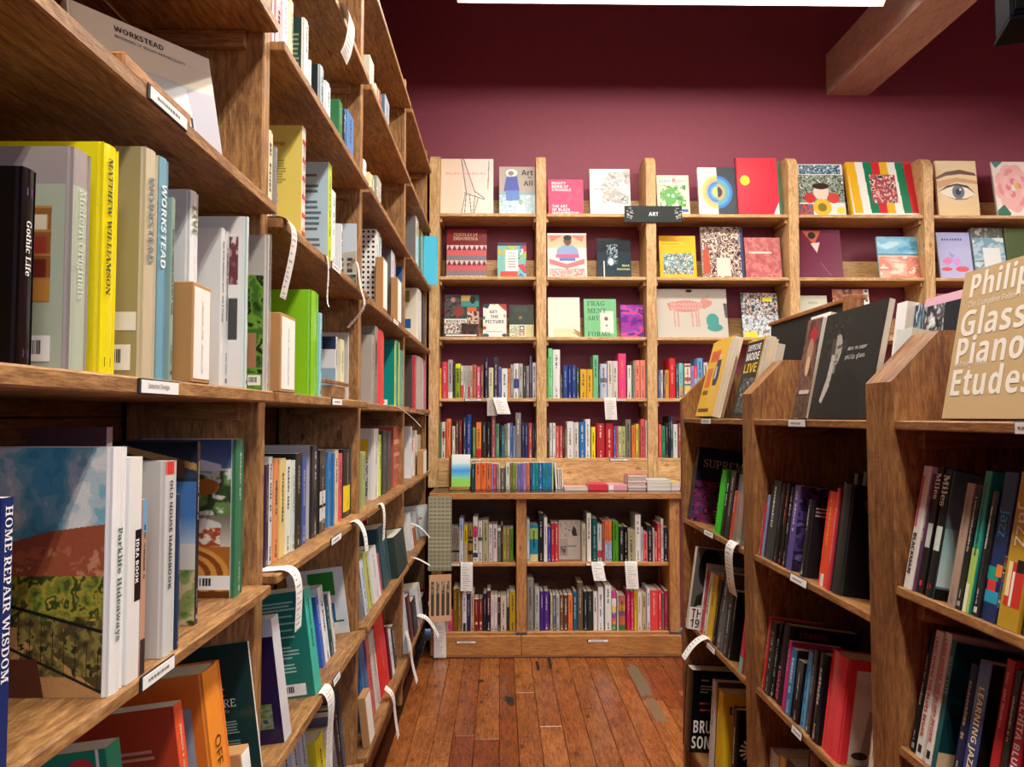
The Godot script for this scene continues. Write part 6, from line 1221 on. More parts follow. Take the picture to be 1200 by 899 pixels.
	# shelves above eye level
	shelve(aisle_row(1, 4, 0.038), [[314, 320, 150, "e8e0c0"], [320.5, 323.5, 172, "8a8a88"], [353, 357, 147, "ece4d8", {cc = "f2dc70", d = 0.2, hard = false, b = [[0.1, 0.14, "d8503c"], [0.25, 0.29, "d8503c"], [0.4, 0.44, "d8503c"], [0.55, 0.59, "d8503c"], [0.7, 0.74, "d8503c"], [0.85, 0.89, "d8503c"]], lines = [[-1, 0.45, 0.8, 0.52, 0.72, 9, "b09a4a"], [-1, 0.45, 0.7, 0.3, 0.5, 4, "c87a4a"]], txt = [[-1, "Things", 0.6, 0.83, 0.22, 0.04, "c8402c"]], l = "pale yellow back cover with red lettering above eye level"}], [384, 388, 190, "c8dc3a", {cc = "b4d0e2", d = 0.2, hard = false, lines = [[-1, 0.3, 0.9, 0.1, 0.9, 16, "5a6a78"]], pic = [[-1, "barcode", 0.5, 0.9, 0.03, 0.14]], l = "pale blue back cover with a lime spine and lines of text"}], [388.5, 392.5, 222, "f0f0ec"], [400, 402, 262, "dfe4ea"], [418, 421.5, 262, "e8ecf0", {pic = [[-1, "building"]], d = 0.18, l = "cover showing a modern apartment block above eye level"}]],
		"second bay shelf above eye level", g)
	shelve(aisle_row(2, 4, 0.035), [[440, 443, 254, "e8e8e6", {pic = [[-1, "dots"]], d = 0.17, l = "white cover with a grid of black dots"}], [443.5, 445, 262, "8fd0d8"], [446, 447.5, 275, "dfe6ec"], [458, 462, 280, "c9d4e0", {cc = "6a6a68"}], [462.5, 464, 290, "b05a58"], [471, 475, 302, "3a70b0", {cc = "2f66a8"}]],
		"third bay shelf above eye level", g)
	shelve(aisle_row(3, 4, 0.03), [[490, 494, 314, "eeeeea", {pic = [[-1, "modern"]], d = 0.17, l = "cream cover with blue, olive and teal squares"}], [495, 499, 322, "2c3a3c"], [501, 504, 330, "8a8478"]],
		"last bay shelf above eye level", g)
	divider(aisle_row(2, 4, 0.0), 449.0, 454.0, 301.0, "", 0.03, "kraft box divider before the black-dotted cover")
	divider(aisle_row(2, 4, 0.0), 466.0, 470.5, 325.0, "", 0.03, "kraft box divider before the plain blue book")
	shelve(aisle_row(3, 5, 0.025), [[487, 490, 222, "d8d8d8", {cc = "6a6660", wrap = 1}], [493, 497, 242, "6a7a3a"], [500, 503, 262, "4ac4f0", {cc = "5ad0f8", out = 0.075, d = 0.15, plain = 1, hard = true, l = "bright cyan book jutting from the last bay"}]],
		"high shelf of the last bay", g)
	shelve(aisle_row(1, 5, 0.025), [[324, 331, -10, "e0b8c0"], [332, 338, -10, "e8e8f0"], [339, 343, 0, "ece6c8"], [357, 362, 20, "e4e6e0", {cc = "23403c", lines = [[-1, 0.6, 0.9, 0.3, 0.8, 8, "8aa078"]]}], [362.5, 364.5, 70, "e8e8e8"], [376, 380, 75, "a8b4c0", {cc = "1c2830"}], [383, 388, 94, "eef0f0"], [397, 401, 116, "2f7a48"], [401.5, 406, 126, "1f2a44"], [407, 414, 128, "5f9ad8"]],
		"second bay shelf near the ceiling", g)
	shelve(aisle_row(2, 6, 0.025), [[433, 438, 64, "dcd8cc"], [440, 444, 98, "e6e0cc"], [444.5, 447, 104, "d86a68"], [451, 456, 110, "c8d4e0", {cc = "5a7a90"}]],
		"third bay shelf near the ceiling", g)
	shelve(aisle_row(2, 5, 0.03), [[427, 430, 186, "f0f0ee"], [434, 439, 205, "e4e0b0"], [441, 446, 206, "8a948c", {wrap = 1, d = 0.16}]], "third bay high shelf under the ceiling one", g)
	# turned book on the shelf above eye level
	var w := Vector3(0.81, 0, 0.586); var u := Vector3(0.586, 0, -0.81)
	var lean := deg_to_rad(14.0)
	var v := Vector3.UP * cos(lean) - w * sin(lean); var wt := w * cos(lean) + Vector3.UP * sin(lean)
	make_book(Transform3D(Basis(wt, v, -u), Vector3(-0.517, 1.8285, -1.400) - u * 0.262 - wt * 0.012), 0.022, 0.258, col("e9e2cf"), {d = 0.265, hard = true, plain = 1, name = "display_book", pic = [[1, "workstead", 0.16, 1.0, 0.0, 0.86], [1, "e9e2cf", 0.0, 1.0, 0.0, 1.0, 0.0002]], txt = [[1, "WORKSTEAD", 0.3, 0.9, 0.34, 0.05, "2a2a2c"], [1, "INTERIORS OF BEAUTY AND NECESSITY", 0.3, 0.85, 0.5, 0.022, "4a4a4a", "s"]], l = "cream book with a small black title, turned cover out above eye level"}, "", g)
# kraft cardboard box with a white paper label towards the aisle
func divider(f: Row, x0: float, x1: float, ytop: float, text: String, d: float, label: String):
	var s0 := along(f, x0); var s1 := along(f, x1)
	if s0 < f.lo: s1 += (f.lo - s0) * 0.6; s0 = f.lo
	var h := minf(up_to(f, s0, ytop), f.room); var t := s1 - s0
	var o := thing("divider_box", label, "divider", "kraft subject dividers", Transform3D(Basis(f.u, f.v, f.w), f.O + f.u * s0 + f.v * 0.0005))
	part("box", board(Vector3(t, h, d), 1, col("b98d5c"), 0.0015, null, Vector3(t * 0.5, h * 0.5, -d * 0.5 - 0.001)).commit(), M.kraft, o)
	part("label", board(Vector3(t * 0.86, h * 0.92, 0.0006), 1, col("f2f0ea"), 0.0002, null, Vector3(t * 0.5, h * 0.5, -0.0006)).commit(), M.paper, o)
	var n := text.length()
	for k in n:
		if text[k] == " ": continue
		var cap := h * 0.74 / maxi(n, 6) * 0.8
		lettering("lettering", text[k], o, Vector3(t * 0.5 - cap * 0.35, h * 0.84 - (k + 1) * h * 0.74 / n, 0.0004), Vector3.RIGHT, Vector3.UP, cap, cap, col("3a3834"), "r")
func badge():
	# printed disc on the green paperback
	var b = get_node("paperback_book") # replaced below by search of its label
	for c in get_children():
		if c.has_meta("label") and str(c.get_meta("label")).begins_with("green paperback with a red round"): b = c
	var ab: AABB = b.get_node("cover").mesh.get_aabb()
	var st := begin(); var x := ab.position.x - 0.0008
	var ctr := Vector3(x, ab.size.y * 0.9, -0.034); var r := 0.019
	for k in 24:
		var a0 := TAU * k / 24; var a1 := TAU * (k + 1) / 24
		tri(st, ctr, ctr + Vector3(0, sin(a0), cos(a0)) * r, ctr + Vector3(0, sin(a1), cos(a1)) * r, Vector3.LEFT, lin(col("d8303c")))
	part("badge_print", st.commit(), M.cover, b)
	lettering("lettering", "5TH", b, ctr + Vector3(-0.0006, 0.001, -0.008), Vector3(0, 0, 1), Vector3.UP, 0.016, 0.009, col("f4e8e4"), "b")
	lettering("lettering", "EDITION", b, ctr + Vector3(-0.0006, -0.007, -0.011), Vector3(0, 0, 1), Vector3.UP, 0.022, 0.005, col("f4e8e4"), "b")
# ---------------------------------------------------------------- what stands on the island units
func island_row(unit: int, level: int, back := 0.006) -> Row:
	var top: bool = level == UNIT_Y[unit].size() - 1
	var tilt: float = 0.0 if top else (0.06 if level == 0 else UNIT_TILT[unit])
	var f := row_frame(PR + Vector3.UP * UNIT_Y[unit][level], DR, tilt)
	f.O -= f.w * back
	var th: float = 0.033 if unit == 0 else 0.049
	f.lo = UNITS[unit][0] + th + 0.012; f.hi = UNITS[unit][1] - th - 0.007
	f.deep = 0.34 - back
	f.room = 0.42 if top else UNIT_Y[unit][level + 1] - UNIT_Y[unit][level] - 0.06
	return f
func fill_islands():
	var g := "music books on the island units"
	# covers shown on the flat tops
	var d := "music books shown cover out on the island tops"
	var ft := island_row(0, 3, 0.0); var mt := island_row(1, 3, 0.0); var nt := island_row(2, 4, 0.0)
	for k in 2:
		face_out(ft, 815.0 + k * 3, 834.0 + k * 4, 405 - k * 2, "e8b93c", {pic = [[1, "diary"]], thick = 0.032, lean = 15.0, out = -0.02 - k * 0.037, txt = [[1, "DIARY", 0.12, 0.75, 0.5, 0.1, "c8502a"]] if k == 0 else []}, ["yellow cover with a standing figure in blue on the far island top", "second yellow copy just behind the first on the far island top"][k], d)
	for k in 2:
		face_out(ft, 857.0 + k * 3, 876.0 + k * 3, 403 - k * 2, ["26282b", "e0b23a"][k], {pic = [[1, "stage"]] if k == 0 else [], thick = 0.026, lean = 14.0, out = -0.02 - k * 0.03, pg = "e8e4da", txt = [[1, "DEPECHE", 0.12, 0.86, 0.74, 0.075, "f0f0f0"], [1, "MODE", 0.12, 0.73, 0.74, 0.1, "f0f0f0", "b", 1], [1, "LIVE", 0.12, 0.57, 0.74, 0.12, "e8c030", "b", 1]] if k == 0 else []}, ["black LIVE cover with yellow edges on the far island top", "yellow edged copy behind the black LIVE cover"][k], d)
	face_out(ft, 880, 886.5, 398, "e4e4e0", {pic = [[1, "stones"]], thick = 0.03, lean = 14.0, out = -0.03, txt = [[1, "ROLLING", 0.12, 0.7, 0.8, 0.12, "c8343c", "b", 1], [1, "STONES", 0.1, 0.5, 0.7, 0.12, "c8343c", "b", 1]]}, "white cover with red capitals beside the black LIVE cover", d)
	face_out(ft, 872, 887, 408, "c8a8a4", {thick = 0.05, lean = 12.0, out = -0.13}, "pale pink edged volume at the back of the far island top", d)
	face_out(mt, 928, 944, 378, "4a302e", {pic = [[1, "redman"]], thick = 0.018, lean = 11.0, out = -0.02, wrap = 1, m = "gloss"}, "plastic-wrapped cover of a man in a red cap on the middle island top", d)
	face_out(mt, 930, 952, 374, "eceae6", {thick = 0.02, lean = 11.0, out = -0.05, plain = 1}, "white edged book behind the red cap cover", d)
	face_out(mt, 947, 1016, 372, "2b2c2d", {pic = [[1, "etudes_man"]], thick = 0.014, lean = 12.0, out = -0.012, txt = [[1, "data on paper", 0.5, 0.6, 0.36, 0.045, "eeeeee", "m"], [1, "philip glass", 0.48, 0.52, 0.38, 0.05, "eeeeee", "m"]]}, "large charcoal cover with a seated man resting his chin on his hand", d)
	face_out(mt, 1036, 1054, 392, "dcdcd8", {pic = [[1, "moon"]], thick = 0.05, lean = 10.0, out = -0.13, pg = "efe6cc", txt = [[1, "Waiting", 0.4, 0.72, 0.45, 0.07, "4a4a4c", "r"], [1, "on the", 0.4, 0.6, 0.4, 0.07, "4a4a4c", "r"], [1, "Moon", 0.4, 0.48, 0.32, 0.07, "4a4a4c", "r"]]}, "pale grey hardback reading Waiting on the Moon", d)
	face_out(mt, 1058, 1068, 360, "8ab0cc", {pic = [[1, "bluephoto"]], thick = 0.02, lean = 8.0, out = -0.26}, "blue photo cover at the back of the middle island top", d)
	face_out(mt, 1036, 1048, 358, "eeeef0", {thick = 0.03, lean = 8.0, out = -0.24}, "plain white book at the back of the middle island top", d)
	face_out(mt, 1071, 1136, 353, "e8b8d0", {pic = [[1, "bandphoto", 0.0, 1.0, 0.0, 0.93]], thick = 0.03, lean = 7.0, out = -0.24, cc = "e8b8d0"}, "box with a pale pink rim and a black and white band photo", d)
	face_out(nt, 1103, 1222, 323, "c8ad82", {thick = 0.02, lean = 11.0, out = -0.012, m = "cloth", txt = [[1, "Philip", 0.1, 0.76, 0.86, 0.22, "f4efe4", "b"], [1, "Glass", 0.06, 0.55, 0.8, 0.19, "f4efe4", "b"], [1, "Piano", 0.06, 0.36, 0.8, 0.19, "f4efe4", "b"], [1, "Etudes", 0.06, 0.15, 0.86, 0.19, "f4efe4", "b"], [1, "The Complete Folios 1-20", 0.1, 0.735, 0.8, 0.05, "f4efe4", "r"], [1, "& Essays from", 0.06, 0.335, 0.5, 0.05, "f4efe4", "r"]]}, "tan cover with huge white piano music lettering", d)
	# far unit
	shelve(island_row(0, 2), [[805, 809, 523, "1c2440", {pic = [[1, "supremes"]], d = 0.24, m = "gloss", hard = false, plain = 1, txt = [[1, "SUPREMES", 0.1, 0.74, 0.85, 0.12, "b8b0a8", "r"], [1, "SI", 0.4, 0.2, 0.2, 0.09, "f0ece8", "R"]], lines = [[1, 0.35, 0.8, 0.06, 0.18, 3, "b88a98"]], l = "glossy dark blue book with a red patterned lower cover at the far unit's end"}], [836, 842, 550, "3ac82a", {plain = 1, cc = "34b824"}], [843, 847, 560, "201c1e"], [848, 853, 552, "26201f"], [854, 857, 575, "c0442a"], [858, 866, 556, "8a8478", {hard = true, wrap = 1, cc = "9a9488", plain = 1}]],
		"upper shelf of the far island unit", g)
	shelve(island_row(0, 1), [[803, 805.5, 640, "d8d4cc", {pic = [[1, "singer"], [1, "e8e4dc", 0.0, 1.0, 0.0, 0.27, 0.0008]], d = 0.19, out = 0.04, hard = false, plain = 1, txt = [[1, "THE", 0.04, 0.14, 0.3, 0.11, "15151a", "b", 1], [1, "1972", 0.04, 0.02, 0.36, 0.11, "15151a", "b", 1]], l = "black and white singer cover with THE and 1972 in a white panel"}], [813, 817, 660, "d8dce0", {cc = "c8ccd4"}], [819, 823, 668, "c83a40"], [823.5, 826.5, 670, "e4dcd0"], [827, 832, 672, "e0b02a"], [833, 836.5, 680, "2a2416", {tc = "e0c040"}], [837.5, 845, 668, "5a5a5c"], [846, 851, 690, "2a2a2a"], [852, 855, 692, "1a1a1c", {pic = [[1, "ensemble"]], d = 0.16, l = "black cover with three small square portraits in a column"}], [865, 869, 697, "c8304a", {b = [[0.0, 0.2, "5ac8b0"]]}], [869.5, 872, 700, "8a8478"]],
		"middle shelf of the far island unit", g)
	shelve(island_row(0, 0), [[799, 805, 778, "3a2e2a", {cc = "121214", d = 0.2, out = 0.03, hard = true, plain = 1, txt = [[1, "BRUCE", 0.1, 0.24, 0.56, 0.15, "f0f0f0", "b", 1], [1, "SONGS", 0.08, 0.05, 0.58, 0.15, "f0f0f0", "b", 1]], lines = [[1, 0.2, 0.5, 0.72, 0.9, 5, "9a9a9a"], [1, 0.2, 0.6, 0.5, 0.62, 3, "c0402c"]], l = "black boxed volume with two lines of white capitals on the bottom shelf"}], [829, 833, 795, "c8c0bc", {cc = "4a4644"}], [836, 842, 806, "d8b020", {cc = "e6c222", d = 0.2, hard = true, txt = [[1, "the cr", 0.12, 0.78, 0.6, 0.12, "1c1a10", "R"]], plain = 1, l = "yellow hardback with lower-case black title on the bottom shelf"}], [854, 858, 828, "101012", {pic = [[1, "daisies"]], d = 0.18, l = "black cover with white daisies on the bottom shelf"}]],
		"bottom shelf of the far island unit", g)
	# middle unit
	shelve(island_row(1, 2), [[887, 890, 590, "c03a34"], [890.5, 893, 580, "8a94c8"], [893.5, 904, 562, "3a3c40", {hard = true}], [904.5, 909, 566, "1a1a1a", {tc = "a8a86a"}], [909.5, 914, 566, "1c1618", {tc = "d83a40"}], [914.5, 919, 570, "202022"], [919.5, 927, 568, "5a4a9a", {pic = [[1, "musicroom"]], d = 0.2, hard = false}], [936, 940, 585, "232323", {cc = "1c1c1e", lines = [[1, 0.1, 0.5, 0.78, 0.92, 3, "c8c8c8"]]}], [957, 967, 575, "e8502c", {tc = "f0d870", b = [[0.0, 0.13, "f0f0ee", 0.0, 0.6]], hard = true}], [967.5, 970, 572, "d03a48"], [971, 982, 566, "2c2e2e", {cc = "161617", pic = [[1, "duo"]], d = 0.22, hard = true, plain = 1, l = "wide near-black book with two dim faces on its cover"}]],
		"upper shelf of the middle island unit", g)
	shelve(island_row(1, 2, 0.235), [[962, 972, 565, "d8d4cc", {cc = "a01820", d = 0.08}], [983, 986, 556, "26262a", {d = 0.08}], [988, 991, 555, "d0ccc4", {d = 0.08}], [993, 996, 554, "202024", {d = 0.08}], [998, 1001, 553, "c8c4bc", {d = 0.08}], [1003, 1006, 552, "1c1c20", {d = 0.08}]], "back of the middle unit's upper shelf", g)
	shelve(island_row(1, 1), [[889, 894, 722, "d83034"], [894.5, 900, 727, "2a2c2a"], [900.5, 905, 730, "1e1e20"], [906, 914, 728, "1c1c1e", {t = "LOADED", tc = "d85a8a", tl = 0.4, tp = 0.55, d = 0.2, txt = [[1, "LOADED", 0.15, 0.87, 0.8, 0.07, "9a2a4a"]], l = "black book with LOADED in pink on spine and cover"}], [915, 918, 750, "c02a70"], [918.5, 925, 758, "2a7ab0", {cc = "20262a"}], [927, 934, 772, "1b1c20", {tc = "e8e8e8"}], [936, 941, 762, "5aa0d0"], [941.5, 946, 760, "4a4440"], [947, 957, 762, "141416", {hard = true}], [961, 979, 760, "ea444c", {cc = "e03a44", pic = [[1, "nose", 0.12, 1.0, 0.0, 0.9]], d = 0.22, hard = true, plain = 1, l = "large red-bordered book with a close-up nose photograph"}], [1012, 1021, 800, "e8e0d0", {tc = "c8803a"}], [1023, 1030, 820, "2a3a8a"]],
		"middle shelf of the middle island unit", g)
	shelve(island_row(1, 0), [[896, 906, 876, "c8c4b8"], [908, 914, 884, "d8b83a"], [916, 934, 888, "2a2a2c"], [938, 950, 880, "6a3a3a"]], "bottom shelf of the middle island unit", g)
	# near unit
	shelve(island_row(2, 3), [[1053, 1067, 546, "e8e6e2", {t = "BLACKMAN", tc = "23202a", tl = 0.4, tp = 0.55, ts = 0.42, tx = -0.1, b = [[0.5, 0.92, "d8486a", 0.12, 0.36]], hard = false}], [1068, 1071.5, 555, "5a3a5c"], [1072, 1080.5, 547, "1a1a1c", {t = "Miles", tf = "R", tc = "f4f4f4", tl = 0.36, tp = 0.05, ts = 0.8, b = [[0.36, 0.55, "c9d6d2", 0.1, 0.9], [0.06, 0.1, "d8303c", 0.3, 0.7]]}], [1081, 1089.5, 549, "1a1a1c", {t = "Miles", tf = "R", tc = "f4f4f4", tl = 0.36, tp = 0.05, ts = 0.8, b = [[0.36, 0.55, "c9d6d2", 0.1, 0.9], [0.06, 0.1, "d8303c", 0.3, 0.7]]}], [1090.5, 1093, 552, "2a3a3c", {pic = [[1, "trumpet"]], d = 0.17, hard = false, plain = 1, l = "grey teal cover with a trumpet player beside two twin black paperbacks"}], [1109, 1118, 566, "a89080", {tc = "7a6458"}], [1118.5, 1126, 572, "15161a"], [1127, 1135, 552, "1f9a88", {b = [[0.0, 0.45, "a8c860"], [0.0, 0.2, "e8e8d0", 0.0, 0.5]]}], [1136, 1145, 575, "2a2a2c", {hard = true}], [1146, 1165, 553, "1c2c5c", {t = "Jazz", tc = "3aa0e0", tl = 0.3, tp = 0.25, ts = 0.75, tf = "s", hard = false, pic = [[1, "jazzart", 0.0, 1.0, 0.1, 0.45]], b = [[0.12, 0.2, "2a9ac0"], [0.2, 0.27, "d83a34", 0.1, 0.7], [0.27, 0.36, "1f9a8a", 0.0, 0.8], [0.3, 0.38, "e8862e", 0.55, 0.98]], l = "navy paperback with Jazz in bright blue and patchwork art below"}], [1167, 1191, 553, "b8922a", {t = "Jazz", tc = "f4ecd8", tl = 0.32, tp = 0.2, ts = 0.8, tf = "s", hard = false, b = [[0.14, 0.42, "c8342c", 0.15, 0.95], [0.2, 0.42, "f0dca8", 0.15, 0.35], [0.14, 0.36, "f0eae0", 0.4, 0.52], [0.36, 0.44, "1c1a1c", 0.55, 0.9]], l = "gold paperback with Jazz in white above red and cream art"}], [1194, 1206, 560, "15161a"], [1208, 1222, 555, "6a2a3a"]],
		"upper tilted shelf of the jazz unit", g)
	shelve(island_row(2, 2), [[1063, 1071, 738, "151517", {tc = "c8c8c8", hard = true}], [1072, 1080, 738, "dcd8d0", {t = "LAND WHERE THE BLUES BEGAN", tc = "b8343c", tl = 0.78, tp = 0.05, ts = 0.5, b = [[0.04, 0.1, "23232a", 0.25, 0.75]]}], [1080.5, 1088.5, 740, "dcd8d0", {t = "LAND WHERE THE BLUES BEGAN", tc = "b8343c", tl = 0.78, tp = 0.05, ts = 0.5, b = [[0.04, 0.1, "23232a", 0.25, 0.75]]}], [1089.5, 1096, 750, "1c5a5c", {t = "MAGIC CITY", tc = "8fc4c0", tl = 0.5, tp = 0.12, tf = "i", pic = [[1, "city"]], d = 0.17, hard = false, l = "dark teal MAGIC CITY book with a bass player on its cover"}], [1112, 1121.5, 776, "1e2448", {tc = "c8b890"}], [1123, 1137, 772, "3f4a80", {t = "LEARNING JAZZ", tc = "f2e0a8", tl = 0.62, tp = 0.2, ts = 0.6, cc = "17171b", pic = [[1, "e0c070", 0.0, 1.0, 0.16, 0.2], [1, "4a5288", 0.0, 1.0, 0.0, 0.16]], d = 0.17, hard = false, l = "blue LEARNING JAZZ paperback with cream capitals"}], [1149, 1159, 768, "b02228", {tc = "e8c8c0"}], [1160, 1169.5, 785, "2c2c2e", {tc = "e8dca0"}], [1171, 1183, 780, "c0223c", {t = "WICHITA BLUES", tc = "f6f0f0", tl = 0.55, tp = 0.15, ts = 0.6, hard = false, l = "crimson WICHITA BLUES paperback"}], [1185, 1198, 790, "1c1c20", {tc = "e8e8e8"}], [1200, 1215, 790, "3a4a5a"]],
		"lower tilted shelf of the jazz unit", g)
# ---------------------------------------------------------------- labels, paper slips, sign
func holder(f: Row, x0: float, x1: float, drop: float, label: String, text := "", hgt := 0.017):
	var s0 := along(f, x0); var s1 := along(f, x1); var l := s1 - s0
	var o := thing("shelf_label", label, "label", "shelf edge labels", Transform3D(Basis(f.u, f.v, f.w), f.O + f.u * s0 + f.v * (-drop) + f.w * 0.0012))
	part("holder", board(Vector3(l, hgt + 0.004, 0.002), 0, col("1c1c1e"), 0.0005, null, Vector3(l * 0.5, 0, 0)).commit(), M.plain, o)
	part("card", board(Vector3(l * 0.93, hgt, 0.0008), 0, col("f4f4f2"), 0.0002, null, Vector3(l * 0.515, 0, 0.0014)).commit(), M.paper, o)
	if text: lettering("lettering", text, o, Vector3(l * 0.2, -0.004, 0.0022), Vector3.RIGHT, Vector3.UP, l * 0.64, 0.009, col("3a3a3c"), "r")
	else:
		var st := begin(); var r := RandomNumberGenerator.new(); r.seed = int(x0)
		var x := l * 0.2
		while x < l * 0.75:
			var w := r.randf_range(0.003, 0.008); quad(st, [Vector3(x, -0.002, 0.0022), Vector3(x + w, -0.002, 0.0022), Vector3(x + w, 0.002, 0.0022), Vector3(x, 0.002, 0.0022)], Vector3(0, 0, 1), lin(col("8a8a8a"))); x += w + 0.002
		part("card_print", st.commit(), M.paper, o)
# a strip of printed paper: points [out, up, along] from the shelf edge at pixel x
func slip(f: Row, x: float, width: float, path: Array, label: String, tone := "f3f2ee"):
	var s := along(f, x)
	var pts := []
	for p in path: pts.append(Vector3(p[2] if p.size() > 2 else 0.0, p[1], p[0]))
	# round the bends
	for k in 2:
		var q := [pts[0]]
		for j in pts.size() - 1:
			q.append(pts[j].lerp(pts[j + 1], 0.25)); q.append(pts[j].lerp(pts[j + 1], 0.75))
		q.append(pts[-1]); pts = q
	var o := thing("paper_slip", label, "paper", "printed stock slips hanging from shelves", Transform3D(Basis(f.u, Vector3.UP, f.u.cross(Vector3.UP)), f.O + f.u * s))
	part("sheet", ribbon(pts, Vector3(width, 0, 0), col(tone)), M.paper, o)
	var st := begin(); var r := RandomNumberGenerator.new(); r.seed = int(x * 7)
	for k in range(2, pts.size() - 1):
		var a: Vector3 = pts[k]; var b: Vector3 = pts[k + 1]
		var n := (b - a).cross(Vector3(1, 0, 0)).normalized()
		if n.z < 0: n = -n
		var m := int(maxf(1.0, a.distance_to(b) / 0.009))
		for j in m:
			var p: Vector3 = a.lerp(b, (j + 0.3) / m) + n * 0.0009; var q: Vector3 = a.lerp(b, (j + 0.52) / m) + n * 0.0009
			var w0 := Vector3(width * 0.14, 0, 0); var w1 := Vector3(width * r.randf_range(0.4, 0.86), 0, 0)
			quad(st, [p + w0, p + w1, q + w1, q + w0], n, lin(col("a8a8a6")))
	part("slip_print", st.commit(), M.paper, o)
func lip(bay: int, level: int) -> Row: return row_frame(PL + Vector3.UP * LEVELS[bay][level], DL, TILT_A[level])
func ilip(unit: int, level: int) -> Row: return row_frame(PR + Vector3.UP * UNIT_Y[unit][level], DR, 0.0 if level == UNIT_Y[unit].size() - 1 else UNIT_TILT[unit])
func build_details():
	# labels clipped to shelf edges
	holder(lip(0, 3), 161, 208, 0.012, "white Interior Design label on the eye-level shelf edge", "Interior Design")
	holder(lip(0, 4), 172, 218, 0.008, "white label in a black clip on the shelf edge under the turned cream book")
	holder(lip(0, 2), 163, 203, 0.008, "white label on the shelf edge under OLD HOUSE HANDBOOK")
	holder(lip(1, 3), 388, 400, 0.011, "small label on the shelf edge under the wooden bookend")
	holder(lip(1, 2), 387, 399, 0.011, "small label on the second bay shelf edge below eye level")
	holder(lip(1, 4), 388, 398, 0.011, "small label on the second bay shelf edge above eye level")
	holder(lip(2, 4), 460, 466, 0.011, "small label on the third bay shelf edge above eye level")
	holder(lip(1, 1), 389, 397, 0.012, "small label on the tilted shelf edge of the second bay")
	holder(ilip(0, 3), 822, 834, 0.009, "small label under the yellow covers on the far island")
	holder(ilip(1, 3), 924, 945, 0.009, "label under the red cap cover on the middle island")
	holder(ilip(2, 4), 1190, 1215, 0.009, "black clipped label under the piano music book")
	holder(ilip(1, 2), 927, 947, 0.009, "label on the upper tilted edge of the middle island")
	holder(ilip(1, 1), 929, 941, 0.009, "label on the lower tilted edge of the middle island")
	holder(ilip(0, 2), 826, 837, 0.009, "label on the upper tilted edge of the far island")
	holder(ilip(0, 1), 829, 839, 0.009, "label on the lower tilted edge of the far island")
	var wf := func(y: float, z: float) -> Row: return row_frame(Vector3(0, y, z), Vector3.RIGHT)
	holder(wf.call(SHELF_Y[3], -4.709), 544, 565, 0.011, "white label on the shelf edge under the lime spine", "", 0.011)
	holder(wf.call(SHELF_Y[4], -4.709), 551, 564, 0.011, "white label on the shelf edge above the orange counter books", "", 0.011)
	holder(wf.call(SHELF_Y[3], -4.709), 722, 733, 0.011, "white label on the shelf edge under the pink spine", "", 0.011)
	holder(wf.call(SHELF_Y[4], -4.709), 714, 736, 0.011, "white label in a black clip above the counter stacks", "", 0.012)
	holder(wf.call(0.533, -4.411), 525, 539, 0.010, "white label on the narrow upper shelf of the low cabinet", "", 0.011)
	holder(wf.call(0.533, -4.411), 686, 710, 0.010, "white label on the wide upper shelf of the low cabinet", "", 0.012)
	holder(wf.call(0.122, -4.376), 534, 558, 0.033, "white label on the plinth under the narrow bay", "", 0.012)
	holder(wf.call(0.122, -4.376), 688, 713, 0.028, "white label on the plinth under the wide bay", "", 0.014)
	# paper slips on the wall bookcase and the low cabinet
	slip(wf.call(SHELF_Y[3], -4.709), 571, 0.062, [[-0.009, 0.002], [0.004, 0.001], [0.007, -0.02], [0.004, -0.11]], "greyish paper slip behind another under the cream spines", "cfcac4")
	slip(wf.call(SHELF_Y[3], -4.709), 577.5, 0.082, [[-0.009, 0.004], [0.012, 0.004], [0.03, -0.02, 0.006], [0.045, -0.10, 0.03]], "white paper slip curling forward under the cream spines")
	slip(wf.call(SHELF_Y[3], -4.709), 708, 0.074, [[-0.009, 0.002], [0.006, 0.001], [0.012, -0.03], [0.012, -0.135, 0.006]], "white printed slip hanging under the pale grey spine")
	slip(wf.call(0.534, -4.411), 540, 0.07, [[-0.009, 0.002], [0.006, 0.002], [0.012, -0.03], [0.012, -0.16]], "white printed slip hanging under the pale blue spine")
	slip(wf.call(0.534, -4.411), 693, 0.07, [[-0.009, 0.002], [0.006, 0.002], [0.014, -0.03], [0.03, -0.10, 0.012]], "white slip hanging under the orange and blue spines")
	slip(wf.call(0.534, -4.411), 732, 0.072, [[-0.009, 0.004], [0.006, 0.004], [0.014, -0.03], [0.016, -0.15, 0.008]], "white slip hanging under the olive patterned spine")
	slip(wf.call(0.136, -4.376), 509, 0.07, [[-0.02, 0.18, -0.04], [0.01, 0.10, -0.02], [0.02, 0.02], [0.022, -0.127]], "white slip hanging to the floor at the low cabinet's end")
	# slips in the aisle bookcase
	slip(lip(1, 4), 331, 0.04, [[-0.04, 0.002], [0.008, 0.003], [0.022, -0.03, 0.002], [0.014, -0.09], [-0.002, -0.17, -0.004]], "printed slip curling over the shelf edge before the yellow cover")
	slip(lip(1, 4), 381, 0.014, [[-0.009, 0.002], [0.006, 0.0], [0.008, -0.05], [0.004, -0.12], [0.01, -0.135]], "narrow slip hanging from the second bay shelf edge")
	slip(lip(1, 4), 418, 0.03, [[-0.03, 0.05], [-0.002, 0.09], [0.01, -0.02], [0.03, -0.07], [-0.03, -0.14]], "curled slip hanging at the end of the second bay")
	slip(lip(1, 6), 398, 0.08, [[-0.009, 0.002], [0.012, 0.004], [0.03, -0.03], [0.018, -0.11], [0.004, -0.14]], "wide slip bulging from the shelf edge near the ceiling")
	slip(lip(1, 2), 331, 0.05, [[-0.16, 0.0022, -0.02], [-0.03, 0.0022, -0.01], [0.012, 0.006], [0.028, -0.03, 0.01], [0.024, -0.13, 0.012]], "long slip lying on the shelf and folding over its edge")
